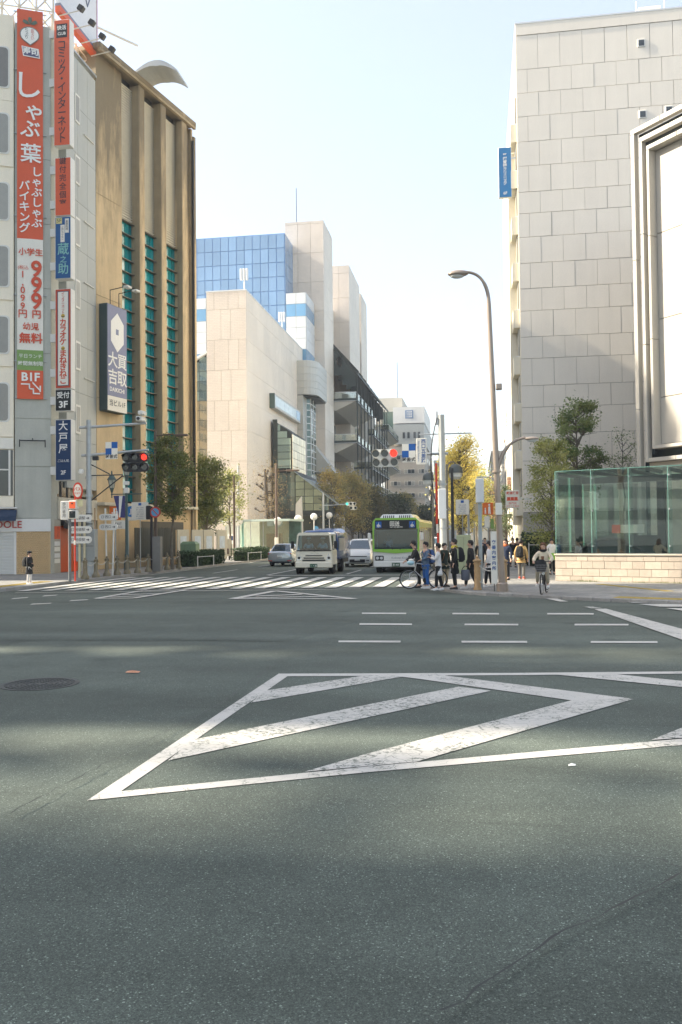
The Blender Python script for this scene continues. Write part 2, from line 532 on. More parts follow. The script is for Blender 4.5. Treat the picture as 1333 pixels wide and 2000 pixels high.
# dashed guide lines across the junction
for q in ([(-2.67, 16.44, 0), (-1.49, 16.51, 0), (-1.47, 16.23, 0), (-2.63, 16.18, 0)], [(-0.35, 16.57, 0), (0.86, 16.63, 0), (0.85, 16.34, 0), (-0.34, 16.29, 0)], [(2.02, 16.69, 0), (3.21, 16.75, 0), (3.16, 16.47, 0), (1.98, 16.41, 0)],
          [(4.36, 16.81, 0), (5.54, 16.87, 0), (5.46, 16.59, 0), (4.29, 16.54, 0)], [(-2.71, 19.71, 0), (-1.52, 19.7, 0), (-1.49, 19.37, 0), (-2.67, 19.37, 0)], [(-0.34, 19.74, 0), (0.84, 19.76, 0), (0.82, 19.41, 0), (-0.34, 19.39, 0)],
          [(2.06, 19.83, 0), (3.21, 19.86, 0), (3.15, 19.52, 0), (2.02, 19.47, 0)], [(-3.02, 22.42, 0), (-1.87, 22.41, 0), (-1.84, 22.03, 0), (-2.97, 22.04, 0)], [(-0.69, 22.42, 0), (0.47, 22.41, 0), (0.47, 22.01, 0), (-0.68, 22.02, 0)],
          [(1.67, 22.46, 0), (2.8, 22.47, 0), (2.75, 22.08, 0), (1.64, 22.06, 0)], [(-15.45, 27, 0), (-15.18, 27.57, 0), (-15.34, 28.01, 0), (-15.6, 27.47, 0)], [(-15, 28.26, 0), (-14.73, 28.72, 0), (-14.84, 29.14, 0), (-15.18, 28.82, 0)],
          [(-12.95, 26.15, 0), (-12.56, 26.59, 0), (-12.65, 26.95, 0), (-13.08, 26.58, 0)], [(-13.51, 24.7, 0), (-13.06, 25.11, 0), (-13.14, 25.43, 0), (-13.63, 25.1, 0)]):
    mark('lane_dash', q, M_PAINTF)
mark('guide_line', [(2.96, 23.62, 0), (3.28, 23.79, 0), (4.11, 18.84, 0), (4.57, 16.07, 0), (4.05, 14.24, 0), (3.69, 16.97, 0)])
mark('guide_line', [(2.78, 24.43, 0), (3.02, 24.43, 0), (3.21, 23.88, 0), (2.92, 23.87, 0)], M_PAINTW)
mark('guide_line', [(2, 27.46, 0), (2.3, 27.46, 0), (2.56, 26.24, 0), (2.32, 26.23, 0)], M_PAINTF)
for q in ([(3.91, 26.86, 0), (9.02, 26.75, 0), (8.73, 25.87, 0), (4.29, 25.78, 0)], [(4.35, 25.34, 0), (8.52, 25.27, 0), (8.23, 24.42, 0), (4.78, 24.48, 0)], [(4.82, 23.99, 0), (8.02, 23.79, 0), (7.72, 22.89, 0), (5.21, 22.8, 0)], [(5.41, 22.25, 0), (7.43, 22.06, 0), (7.13, 21.17, 0), (5.8, 21.11, 0)]):
    mark('crosswalk_stripe', q, M_PAINTF)
# small triangle and lozenge in front of the far crosswalk
stroke('island_line', (-7.88, 27.22, 0), (-7.4, 31.19, 0), .3, M_PAINTF)
stroke('island_line', (-7.4, 31.19, 0), (-3.9, 27.27, 0), .26, M_PAINTF)
stroke('island_line', (-7.81, 27.22, 0), (-3.95, 27.27, 0), .22, M_PAINTF)
stroke('island_line', (-7.41, 28.42, 0), (-6.01, 29.27, 0), .3)
stroke('island_line', (-7.7, 27.56, 0), (-4.95, 28.29, 0), .25)
for a, b in (((-12.55, 27.27, 0), (-12.58, 31.22, 0)), ((-12.55, 27.27, 0), (-11.3, 27.43, 0)), ((-11.3, 27.43, 0), (-11, 31.82, 0)), ((-12.58, 31.22, 0), (-11, 31.82, 0)), ((-12.33, 27.87, 0), (-11.13, 28.74, 0)), ((-12.36, 28.99, 0), (-11.06, 29.79, 0))):
    stroke('island_line', a, b, .22, M_PAINTF)
stroke('guide_line', (-17.02, 30.07, 0), (-4.38, 32.24, 0), .16)
# main crosswalk: bars run with the street
for i in range(17):
    x = -17.35 + i * .9
    t = (x + 3) / -14.5
    y0, y1 = 33.3 - 2.2 * t, 40.9 + 1.4 * t
    mark('crosswalk_stripe', [(x - .23, y0), (x + .23, y0), (x + .23, y1), (x - .23, y1)], M_PAINT if i % 3 else M_PAINTF)
mark('stop_line', [(-10.6, 43.0), (-3.0, 43.0), (-3.0, 43.45), (-10.6, 43.45)])
for y in range(44, 160, 10):
    stroke('lane_line', (-6.75, y + .4), (-6.75, y + 6), .15)
stroke('centre_line', (-10.75, 43.6), (-10.75, 190), .18, M_PAINTF)
for y in range(46, 150, 10):
    stroke('lane_line', (-14.4, y), (-14.4, y + 5), .15)
stroke('edge_line', (-17.3, 44), (-17.3, 190), .15)
stroke('edge_line', (-3.0, 52), (-3.0, 190), .15)

def crack(name, pts, w, seed):
    """poured tar joint: wavering strip"""
    rr = random.Random(seed); L = []; Rr = []
    P = [Vector(p[:2]) for p in pts]
    for a, b in zip(P, P[1:]):
        k = max(4, int((b - a).length / .12)); d = (b - a).normalized(); q = Vector((-d.y, d.x))
        for i in range(k):
            c = a.lerp(b, i / k) + q * rr.uniform(-.018, .018); ww = w * rr.uniform(.25, 1.)
            L.append(c + q * ww); Rr.append(c - q * ww)
    _z[0] += .0005
    n = len(L); vs = [(p.x, p.y, _z[0]) for p in L] + [(p.x, p.y, _z[0]) for p in Rr]
    return MB().add(vs, [(i, i + 1, n + i + 1, n + i) for i in range(n - 1)]).build(name, M_TAR, road)
crack('tar_joint', [(-3.34, 5.83, 0), (-3.03, 9.94, 0), (-3.21, 16.57, 0)], .008, 1)
crack('tar_joint', [(-0.17, 3.64, 0), (0.32, 4.36, 0), (1.13, 5.3, 0), (1.82, 6.07, 0)], .009, 2)
crack('tar_joint', [(1.14, 5.36, 0), (1.02, 5.5, 0), (0.76, 5.57, 0)], .007, 3)
crack('tar_joint', [(-9.37, 15.97, 0), (-8.85, 16.22, 0), (-6.01, 16.33, 0), (-3.65, 16.29, 0)], .02, 4)
crack('tar_joint', [(-8.92, 15.21, 0), (-8.94, 16.22, 0)], .02, 5)
crack('tar_joint', [(-11.59, 19.75, 0), (-6.52, 20.13, 0), (-2.85, 20.44, 0)], .018, 6)
crack('tar_joint', [(-4.57, 12.41, 0), (-3.08, 12.35, 0)], .01, 7)

# ------------------------------------------------------------------ pavements with kerb stones
KL = [(-90, 26.4), (-23, 26.4), (-20.4, 27.2), (-18.7, 28.9), (-18.0, 31.2), (-18.0, 95), (-18.2, 235)]
KR = [(-2.65, 235), (-2.65, 37), (-2.7, 33.94, 0), (-1.6, 31.73, 0), (-0.53, 29.67, 0), (0.21, 28.8, 0), (1.01, 28.34, 0), (2.05, 27.57, 0), (3.3, 26.65, 0), (4.75, 25.71, 0), (6.49, 24.53, 0), (40, 19)]
KL = [p[:2] for p in KL]; KR = [p[:2] for p in KR]
def inset(poly, w, side):
    out = []
    for i, p in enumerate(poly):
        a = Vector(poly[max(i - 1, 0)]); b = Vector(poly[min(i + 1, len(poly) - 1)])
        d = (b - a).normalized(); out.append((p[0] - d.y * w * side, p[1] + d.x * w * side))
    return out
def pavement(name, kerb, far, h, side, m, stone=.6, limit=70):
    inn = inset(kerb, .16, side)
    o = struct(MB().prism(inn + far, -.2, h).build(name, m))
    kb = MB()
    st = MB().cbox(.004, 0, 0, stone - .004, .15, h + .155, .012).mesh('kerb_stone', M_KERB)
    k = struct(MB().add([(p[0], p[1], -.02) for p in kerb] + [(p[0], p[1], h - .03) for p in inn[::-1]], [tuple(range(2 * len(kerb)))]).build('kerb', M_KERB))
    n = 0
    far_st = MB()
    for a, b in zip(kerb, kerb[1:]):
        a, b = Vector(a), Vector(b); L = (b - a).length; c = max(1, round(L / stone)); d = (b - a) / c
        for i in range(c):
            p = a + d * i
            if p.length > limit or n > 280 or p.y < 15 or abs(p.x) > 30:
                far_st.M = Matrix.Translation((p.x, p.y, -.15)) @ Matrix.Rotation(math.atan2(d.y, d.x), 4, 'Z') @ Matrix.Diagonal((d.length / stone, side, 1, 1))
                far_st.cbox(.004, 0, 0, stone - .004, .15, h + .155, .012)
                continue
            s = place('kerb_stone', st, k, (p.x, p.y, -.15 + rnd.uniform(-.004, .004)), math.atan2(d.y, d.x) + rnd.uniform(-.006, .006))
            s.scale = (d.length / stone, side, 1); n += 1
    if far_st.v:
        f = far_st.build('kerb_run', M_KERB, k); f['kind'] = 'stuff'
    return o
pavement('sidewalk_left', KL, [(-90, 235)], .13, 1, M_PAVE)
pavement('sidewalk_right', KR, [(40, 235)], .10, 1, M_PAVER)
# tactile strips, plate by plate where they are near
plate = MB().cbox(-.147, -.147, 0, .147, .147, .006, .003)
for i in range(5):
    for j in range(5):
        plate.cbox(-.12 + i * .06 - .014, -.12 + j * .06 - .014, .006, -.12 + i * .06 + .014, -.12 + j * .06 + .014, .011, .003)
plate = plate.mesh('tactile_plate', M_TACT)
def tactile(a, b, rows, z, parent):
    a, b = Vector(a[:2]), Vector(b[:2]); d = (b - a).normalized(); q = Vector((-d.y, d.x))
    for i in range(int((b - a).length / .3)):
        for j in range(rows):
            p = a + d * (.3 * i + .15) + q * .3 * j
            place('tactile_plate', plate, parent, (p.x, p.y, z), math.atan2(d.y, d.x))
SWL = bpy.data.objects['sidewalk_left']; SWR = bpy.data.objects['sidewalk_right']
tactile((-18.75, 28.9), (-18.75, 36.2), 2, .131, SWL)
tactile((3.93, 26.73, 0.1), (6.72, 25.38, 0.1), 2, .101, SWR)
tactile((4.41, 33.72, 0.1), (6.2, 29.28, 0.1), 1, .101, SWR)

# manhole cover with its cast pattern
mc = thing('manhole_cover', 'round cast iron manhole cover with ribbed pattern set in the asphalt', 'manhole cover', (-6.02, 11.28, 0))
M_IRON = mat('cast_iron', (.075, .08, .076), .55, .3, var=.2, scale=14)
MB().lathe([(.53, -.02), (.53, .007), (.47, .007), (.47, .003), (.46, .003), (.46, -.02)], 40).build('frame_ring', M_IRON, mc)
q = MB().lathe([(.455, -.02), (.455, .006), (.001, .006)], 40)
for ri, rr in enumerate((.08, .15, .22, .29, .36, .42)):
    k = 6 + ri * 6
    for i in range(k):
        a0 = 2 * PI * (i + .12 + .5 * (ri % 2)) / k; a1 = 2 * PI * (i + .86 + .5 * (ri % 2)) / k
        pts = [(rr * math.cos(a), rr * math.sin(a)) for a in (a0, (a0 + a1) / 2, a1)] + [((rr + .034) * math.cos(a), (rr + .034) * math.sin(a)) for a in (a1, (a0 + a1) / 2, a0)]
        q.prism(pts, .006, .012)
q.build('cover_plate', M_IRON, mc)
# bits of litter
t = tag(MB().add([(-.11, -.02, .012), (.1, -.028, .015), (.115, .01, .03), (.03, .035, .022), (-.1, .03, .03), (0, 0, .045)], [(0, 1, 5), (1, 2, 5), (2, 3, 5), (3, 4, 5), (4, 0, 5)]).build('food_wrapper', mat('wrapper', (.62, .28, .16), .5, var=.3, scale=30), loc=(-5.09, 12.31, 0)), 'crumpled red and white wrapper lying on the asphalt', 'litter')
t = tag(MB().add([(-.03, -.01, .008), (.03, -.014, .012), (.035, .008, .02), (-.025, .014, .014), (0, 0, .03)], [(0, 1, 4), (1, 2, 4), (2, 3, 4), (3, 0, 4)]).build('paper_scrap', mat('scrap', (.7, .72, .7), .6, var=.1), loc=(0.76, 7.75, 0)), 'tiny white paper scrap on the road below the hatched island', 'litter')

# ------------------------------------------------------------------ shared building materials
def tile_mat(name, col, row=.2, wid=.6, joint=.8, var=.06):
    """small glazed facade tiles: fine courses on any upright wall"""
    m = bpy.data.materials.new(name); m.use_nodes = True
    n, l = m.node_tree.nodes, m.node_tree.links
    b = n['Principled BSDF']; b.inputs['Roughness'].default_value = .5
    geo = n.new('ShaderNodeNewGeometry')
    sp = n.new('ShaderNodeSeparateXYZ'); l.new(geo.outputs['Position'], sp.inputs[0])
    ad = n.new('ShaderNodeMath'); ad.operation = 'ADD'; l.new(sp.outputs[0], ad.inputs[0]); l.new(sp.outputs[1], ad.inputs[1])
    cb = n.new('ShaderNodeCombineXYZ'); l.new(ad.outputs[0], cb.inputs[0]); l.new(sp.outputs[2], cb.inputs[1])
    br = n.new('ShaderNodeTexBrick'); br.inputs['Scale'].default_value = 1; br.inputs['Brick Width'].default_value = wid; br.inputs['Row Height'].default_value = row
    br.inputs['Mortar Size'].default_value = row * .09; br.inputs['Mortar Smooth'].default_value = .3
    br.inputs['Color1'].default_value = (*col, 1); br.inputs['Color2'].default_value = (*[c * (1 - var) for c in col], 1); br.inputs['Mortar'].default_value = (*[c * joint for c in col], 1)
    l.new(cb.outputs[0], br.inputs['Vector'])
    oi = n.new('ShaderNodeObjectInfo'); r = n.new('ShaderNodeMapRange'); r.inputs[3].default_value = .95; r.inputs[4].default_value = 1.04; l.new(oi.outputs['Random'], r.inputs[0])
    t = n.new('ShaderNodeTexNoise'); t.inputs['Scale'].default_value = .25; t.inputs['Detail'].default_value = 5; l.new(geo.outputs['Position'], t.inputs['Vector'])
    r2 = n.new('ShaderNodeMapRange'); r2.inputs[1].default_value = .3; r2.inputs[2].default_value = .7; r2.inputs[3].default_value = .94; r2.inputs[4].default_value = 1.05; l.new(t.outputs[0], r2.inputs[0])
    q = n.new('ShaderNodeMath'); q.operation = 'MULTIPLY'; l.new(r.outputs[0], q.inputs[0]); l.new(r2.outputs[0], q.inputs[1])
    mx = n.new('ShaderNodeMixRGB'); mx.blend_type = 'MULTIPLY'; mx.inputs[0].default_value = 1; l.new(br.outputs[0], mx.inputs[1]); l.new(q.outputs[0], mx.inputs[2])
    l.new(mx.outputs[0], b.inputs['Base Color'])
    return m
M_BEIGE = mat('beige_panel', (.90, .81, .64), .6, var=.04, scale=.8, stain=.05, fine=.02)
M_GREYW = mat('grey_tiled_wall', (.45, .45, .39), .65, var=.06, scale=1.2, stain=.10, fine=.05)
M_GREYP = mat('grey_metal_panel', (.41, .42, .39), .5, var=.03, scale=.7, stain=.05, rnd_=.04)
M_WHITE = mat('white_paint', (.74, .72, .67), .5, var=.04, scale=2, stain=.03)
M_WFRAME = mat('white_frame', (.72, .70, .64), .45, var=.03)
M_DARKG = mat('dark_glass', (.035, .045, .05), .06, var=.2, scale=.4, spec=.8)
M_BLIND = mat('window_blind', (.30, .29, .25), .35, var=.1, scale=2, rnd_=.2, spec=.7)
M_NAVY = mat('navy_canvas', (.028, .05, .095), .8, var=.1)
M_STEELD = mat('dark_steel', (.045, .047, .047), .5, .4, var=.12)
M_GALV = mat('galvanised_steel', (.42, .44, .44), .45, .5, var=.14, scale=4, stain=.06)
M_BROWNP = mat('brown_pole_paint', (.12, .085, .065), .45, .1, var=.1)
def stained_concrete():
    m = mat('ochre_concrete', (.60, .45, .26), .8, var=.10, scale=.9, stain=.16, fine=.05, bump=.15)
    n, l = m.node_tree.nodes, m.node_tree.links
    b = n['Principled BSDF']; src = b.inputs['Base Color'].links[0].from_socket
    geo = n.new('ShaderNodeNewGeometry'); mp = n.new('ShaderNodeMapping'); mp.inputs['Scale'].default_value = (.8, .8, .16); l.new(geo.outputs['Position'], mp.inputs[0])
    t = n.new('ShaderNodeTexNoise'); t.inputs['Scale'].default_value = .8; t.inputs['Detail'].default_value = 7; t.inputs['Roughness'].default_value = .68; l.new(mp.outputs[0], t.inputs['Vector'])
    sp = n.new('ShaderNodeSeparateXYZ'); l.new(geo.outputs['Position'], sp.inputs[0])
    h = n.new('ShaderNodeMapRange'); h.inputs[1].default_value = 14; h.inputs[2].default_value = 31; h.inputs[3].default_value = -.2; h.inputs[4].default_value = .24; l.new(sp.outputs[2], h.inputs[0])
    a = n.new('ShaderNodeMath'); a.operation = 'ADD'; l.new(t.outputs[0], a.inputs[0]); l.new(h.outputs[0], a.inputs[1])
    r = n.new('ShaderNodeMapRange'); r.inputs[1].default_value = .46; r.inputs[2].default_value = .68; l.new(a.outputs[0], r.inputs[0])
    mx = n.new('ShaderNodeMixRGB'); mx.inputs[2].default_value = (.13, .11, .075, 1); l.new(src, mx.inputs[1])
    k = n.new('ShaderNodeMath'); k.operation = 'MULTIPLY'; k.inputs[1].default_value = .8; l.new(r.outputs[0], k.inputs[0]); l.new(k.outputs[0], mx.inputs[0])
    l.new(mx.outputs[0], b.inputs['Base Color'])
    return m
M_OCHRE = stained_concrete()
M_OCHRED = mat('ochre_pier', (.34, .27, .17), .8, var=.16, scale=1.1, stain=.25, fine=.05, bump=.15)
M_TEAL = mat('teal_glass', (.005, .22, .24), .08, var=.25, scale=.35, spec=.8, rnd_=.35)
M_TEALL = mat('teal_glass_blind', (.45, .64, .62), .18, var=.15, scale=.6, spec=.7, rnd_=.45)
M_LOUV = mat('louvre_metal', (.72, .67, .55), .5, .2, var=.08)
C_RED = (.68, .105, .035)
M_RED = mat('sign_red', C_RED, .45, var=.05, scale=1.5)
M_CREAM = mat('sign_cream', (.80, .76, .66), .45, var=.03)
M_INKD = mat('ink_dark', (.03, .03, .035), .5, var=0)
M_INKR = mat('ink_red', (.62, .08, .03), .5, var=0)
M_INKW = mat('ink_white', (.86, .84, .78), .5, var=0)
M_INKB = mat('ink_blue', (.02, .09, .28), .5, var=0)
M_SBLUE = mat('sign_blue', (.012, .09, .25), .4, var=.05)
M_SNAVY = mat('sign_navy', (.008, .035, .105), .4, var=.05)
M_SGREEN = mat('sign_green', (.20, .33, .09), .45, var=.05)
M_BLACK = mat('sign_black', (.012, .014, .016), .4, var=.05)

def frame_mat(o, d):
    """local frame: x along the facade, y into the building"""
    a = math.atan2(d[1], d[0])
    return a
UB = Vector((.906, .423)).normalized(); A_BE = math.atan2(UB.y, UB.x)

# ------------------------------------------------------------------ beige shop building, far left
be = thing('beige_shop_building', 'beige panelled shop building with rounded windows, awning and roller shutter, far left', 'building', (-22.85, 44.1, 0), A_BE)
MB().prism([(-20, 0.02), (-1.9, 0.02), (-1.9, 14), (-20, 14)], .1, 30.5).build('wall', M_BEIGE, be)
# each storey is a precast panel with one rounded window visible at the frame's edge
def rrect(x0, z0, x1, z1, r=.18, k=4):
    P = []
    for cx, cz, a in ((x1 - r, z0 + r, -90), (x1 - r, z1 - r, 0), (x0 + r, z1 - r, 90), (x0 + r, z0 + r, 180)):
        for i in range(k + 1):
            w = R(a + 90 * i / k); P.append((cx + r * math.cos(w), cz + r * math.sin(w)))
    return P
zs = [30.4, 27.6 - 1.9, 22.15, 18.55, 14.8, 11.2, 7.6]
wins = [(28.62, 26.47), (24.98, 22.87), (21.19, 19.23), (17.76, 15.61), (13.95, 12.01), (10.35, 8.36)]
for i, (zt, zb) in enumerate(wins):
    za = zt + .75 if i else 30.3
    zz = zb - .72
    for j in range(3):
        xr = -1.93 - j * 3.1
        MB().yprism([(xr - 3.06, zz), (xr, zz), (xr, za), (xr - 3.06, za)], -.05, .015).build('facade_panel', M_BEIGE, be)
        w = MB().yprism(rrect(xr - 2.8, zb - .07, xr - .18, zt + .07), -.085, -.052).build('window', M_WFRAME, be)
        MB().yprism(rrect(xr - 2.72, zb, xr - .26, zt), -.094, -.0855).build('pane', M_BLIND if i != 0 else mat('window_film', (.22, .21, .19), .3, var=.1), w)
# two lower storeys: strip window, awning, fascia with red letters, shutter
MB().box(-6, -.07, 7.5, -1.92, .015, 8.3).build('band', M_BEIGE, be)
MB().box(-6, -.09, 6.85, -1.93, .015, 7.44).build('band', M_CREAM, be)
w = MB().box(-6, -.02, 4.35, -1.95, .016, 6.8).build('window', M_DARKG, be)
for x in (-2.12, -2.9, -4.2):
    MB().box(x - .05, -.08, 4.35, x + .05, -.021, 6.8).build('frame', M_WFRAME, w)
MB().box(-6, -.075, 5.7, -2.1, -.024, 5.77).build('frame', M_WFRAME, w)
MB().box(-6, -.1, 3.75, -1.93, .015, 4.3).build('band', M_BEIGE, be)
MB().xprism([(.0, 3.62), (-.75, 3.22), (-.78, 2.98), (-.72, 2.98), (-.02, 3.4)], -6, -1.75).build('awning', M_NAVY, be)
MB().tube([(-6, -.1, 3.68), (-1.72, -.1, 3.68)], .05, 6).build('awning_roller', M_WFRAME, be)
MB().box(-6, -.12, 2.42, -.03, -.026, 3.1).build('fascia', M_WHITE, be)
text('DOLE', .52, mat('letter_red', (.45, .03, .02), .4, var=0), be, (-2.15, -.17, 2.78), bold=.006, name='fascia_letters')
sh = MB()
for i in range(28):
    z = .15 + i * .08
    sh.xprism([(-.02, z), (-.06, z + .02), (-.06, z + .06), (-.02, z + .078), (.02, z + .078), (.02, z)], -6, -1.9)
sh.build('roller_shutter', mat('shutter_white', (.72, .71, .66), .45, var=.03), be)
MB().box(-1.9, -.05, .13, -1.78, -.005, 2.4).build('door_post', M_WHITE, be)

# ------------------------------------------------------------------ grey corner building with the signs
gb = thing('grey_sign_building', 'narrow grey corner building carrying a tall red banner and stacked shop signs', 'building', (0, 0, 0))
P = Vector((-22.85, 44.1)); pl_ = P - UB * 1.86; nn = Vector((-UB.y, UB.x))
q0 = pl_ + nn * 12
MB().prism([(pl_.x, pl_.y), (P.x, P.y), (P.x - .02, P.y + .9), (-23.35, P.y + .9), (-23.35, 49.75), (-34, 49.75), (q0.x, q0.y)], 4.5, 30.05).build('wall', M_GREYW, gb)
MB().prism([(pl_.x, pl_.y), (P.x, P.y), (P.x - .02, P.y + .7), (-24.2, P.y + .9), (-24.2, 49.75), (-34, 49.75), (q0.x, q0.y)], .1, 4.5).build('ground_floor_wall', M_GREYW, gb)
# thin joints in the pillar: each lift of cladding is a panel
for k, (z0, z1) in enumerate([(3.15, 5.9), (5.93, 8.5)] + [(8.53 + 3.55 * i, 8.53 + 3.55 * (i + 1) - .03) for i in range(6)]):
    q = MB(); q.M = Matrix.Translation((P.x, P.y, 0)) @ Matrix.Rotation(A_BE, 4, 'Z')
    q.box(-1.84, -.05, z0, -.01, .01, z1 if k < 7 else 30.1)
    q.build('pillar_panel', M_GREYW, gb)
# side wall panels
for i in range(9):
    z0 = 4.9 + i * 2.8
    for y0, y1 in ((45.9, 47.32), (47.34, 48.6), (48.62, 49.74)):
        MB().box(-23.34, y0, z0, -22.85, y1, min(z0 + 2.78, 30.3)).build('wall_panel', M_GREYP, gb)
for z in (27.92, 24.29, 20.65, 17.0, 13.4, 9.7):
    w = MB().box(-22.86, 46.95, z - 1.62, -22.80, 47.55, z + .06).build('window', M_WFRAME, gb)
    MB().box(-22.799, 47.03, z - 1.5, -22.79, 47.47, z - .06).build('pane', M_BLIND, w)
for z in (26.0, 20.8, 17.15, 11.46):
    MB().tube([(-22.79, 48.05, z), (-22.79, 49.4, z)], .035, 6).build('wall_rail', M_WFRAME, gb)
MB().box(-23.4, 45.0, 30.3, -22.78, 49.8, 30.42).build('parapet_cap', M_GALV, gb)
# first floor glazing and entrance with its red doors
w = MB().box(-23.3, 44.55, 4.32, -22.98, 46.6, 5.2).build('window', M_DARKG, gb)
for y in (45.4, 46.2):
    MB().box(-22.979, y - .05, 4.32, -22.93, y + .05, 5.2).build('frame', M_STEELD, w)
MB().box(-24.0, 44.85, 3.1, -22.80, 49.74, 4.31).build('entrance_fascia', mat('cream_fascia', (.60, .55, .44), .6, var=.06, stain=.06), gb)
MB().yprism([(-22.75, 3.05), (-22.3, 2.62), (-22.3, 2.52), (-22.75, 2.6)], 45.3, 48.1).build('door_canopy', M_STEELD, gb)
M_DOOR = mat('door_red', (.62, .085, .012), .35, var=.06)
for y in (45.4, 46.5):
    MB().cbox(-23.1, y, .14, -22.98, y + 1.06, 2.75, .03).build('door', M_DOOR, gb)
MB().box(-23.2, 45.2, 2.78, -22.92, 47.75, 3.09).build('door_lintel', M_STEELD, gb)
MB().box(-23.15, 47.64, .13, -22.86, 49.7, 3.08).build('side_wall', M_GREYP, gb)
MB().box(-23.15, 44.3, .13, -22.86, 45.18, 3.08).build('side_wall', mat('stair_wall', (.40, .37, .30), .7), gb)
pk = MB().box(-22.855, 44.45, 2.0, -22.83, 45.1, 2.7).build('notice', M_RED, gb)
text('ランチ', .2, M_INKD, gb, (-22.82, 44.78, 2.35), rz=PI / 2, vert=True)
for i, z in enumerate((1.75, 1.45, 1.1, .8)):
    MB().box(-22.856, 44.45, z - .12, -22.835, 45.05, z + .12).build('notice', M_CREAM if i % 2 else M_WHITE, gb)
q = MB().box(-22.85, 48.7, .2, -22.80, 49.6, 2.6).build('poster', mat('poster_orange', (.70, .23, .03), .4, var=.35, scale=2.2), gb)
# patterned relief wall beside the shutter: three-sided pyramids
q = MB(); q.M = Matrix.Translation((P.x, P.y, 0)) @ Matrix.Rotation(A_BE, 4, 'Z')
q.box(-1.8, -.03, .14, -.04, -.005, 2.42)
a = .11
for j in range(22):
    for i in range(15):
        x = -1.74 + i * .118 + (.059 if j % 2 else 0); z = .19 + j * .102
        if x > -.12: continue
        q.add([(x, -.03, z), (x + .11, -.03, z), (x + .11, -.03, z + .095), (x, -.03, z + .095), (x + .02, -.085, z + .075)], [(0, 1, 4), (1, 2, 4), (2, 3, 4), (3, 0, 4)])
r_ = q.build('relief_cladding', mat('relief_tan', (.62, .45, .25), .6, var=.05), gb); r_['kind'] = 'stuff'
q = MB(); q.M = Matrix.Translation((P.x, P.y, 0)) @ Matrix.Rotation(A_BE, 4, 'Z')
q.tube([(-1.6, -.25, 7.3), (-.3, -.25, 7.3)], .035, 6); q.tube([(-1.6, -.25, 7.35), (-1.6, -.25, 6.95)], .03, 6); q.tube([(-.3, -.25, 7.35), (-.3, -.25, 6.95)], .03, 6); q.tube([(-.95, -.25, 7.4), (-.95, 0, 7.4)], .03, 6)
q.build('empty_banner_bar', M_STEELD, gb)

# tall red banner on the pillar
bn = thing('hanging_banner', 'tall red and white vertical banner with restaurant prices on the grey pillar', 'banner', (P.x, P.y, 0), A_BE)
def cloth(x0, x1, z0, z1, m, y=-.16, amp=.02):
    q = MB(); nx, nz = 4, max(2, int((z1 - z0) / .4))
    vs = [(x0 + (x1 - x0) * i / nx, y + amp * math.sin(i * 1.9 + z * .9) * math.sin(z * 1.3), z) for z in [z0 + (z1 - z0) * j / nz for j in range(nz + 1)] for i in range(nx + 1)]
    q.add(vs, [(j * (nx + 1) + i, j * (nx + 1) + i + 1, (j + 1) * (nx + 1) + i + 1, (j + 1) * (nx + 1) + i) for j in range(nz) for i in range(nx)])
    return q.build('cloth', m, bn, smooth='all')
cloth(-1.73, -.40, 18.25, 30.83, M_RED); cloth(-1.73, -.40, 12.2, 18.25, M_CREAM); cloth(-1.73, -.40, 11.1, 12.2, M_SGREEN); cloth(-1.73, -.40, 9.55, 11.1, M_RED)
for z in (9.6, 11.6, 15.2, 19.5, 24.0, 27.5, 30.7):
    MB().tube([(-1.9, -.1, z), (-.22, -.1, z)], .03, 6).build('rail', M_GALV, bn)
YB = -.20
# turnip emblem
q = MB()
tp = [(-1.08 + .46 * math.cos(R(t)), 29.45 + .40 * math.sin(R(t))) for t in range(-50, 231, 20)] + [(-1.05, 28.92)]
q.yprism([(x * 1.0 + (x + 1.06) * .12, z + (z - 29.4) * .12) for x, z in tp], YB, YB + .012); q.build('emblem', mat('emblem_rim', (.20, .2, .17), .5, var=0), bn)
MB().yprism(tp, YB - .006, YB - .002).build('emblem', M_INKW, bn)
for ang in (-62, 0, 60):
    c, s_ = math.cos(R(ang)), math.sin(R(ang))
    MB().yprism([(-1.06 + (px * c + pz * s_) , 30.02 + (-px * s_ + pz * c)) for px, pz in ((0, .02), (.10, .2), (.08, .40), (-.08, .40), (-.10, .2))], YB, YB + .01).build('emblem', mat('emblem_leaf', (.10, .14, .10), .5, var=0), bn)
text('たっぷり', .2, M_INKD, bn, (-1.24, YB - .012, 29.5), vert=True, gap=.75); text('おやさい', .2, M_INKR, bn, (-.93, YB - .012, 29.48), vert=True, gap=.75)
MB().yprism([(-1.5, 28.8), (-.62, 28.72), (-.55, 28.2), (-1.42, 28.25)], YB, YB + .01).build('emblem', M_INKW, bn)
MB().yprism([(-1.45, 28.75), (-.67, 28.67), (-.6, 28.25), (-1.37, 28.3)], YB - .006, YB - .001).build('emblem', mat('emblem_slate', (.09, .09, .17), .5, var=0), bn)
text('寿司', .42, M_INKW, bn, (-1.03, YB - .012, 28.5), bold=.012)
for ch, x, z, s_ in (('し', -1.2, 26.55, 1.6), ('ゃ', -.85, 25.2, 1.1), ('ぶ', -1.05, 24.2, 1.05), ('葉', -1.02, 22.85, 1.1)):
    text(ch, s_, M_INKW, bn, (x, YB - .01, z), bold=.016, name='banner_lettering')
text('しゃぶしゃぶ', .56, M_INKW, bn, (-.72, YB - .01, 20.5), vert=True, gap=1.0, bold=.012, name='banner_lettering')
text('バイキング', .58, M_INKW, bn, (-1.35, YB - .01, 19.95), vert=True, gap=1.0, bold=.012, name='banner_lettering')
text('小学生', .42, M_INKR, bn, (-1.03, YB - .01, 17.5), bold=.008, name='banner_lettering')
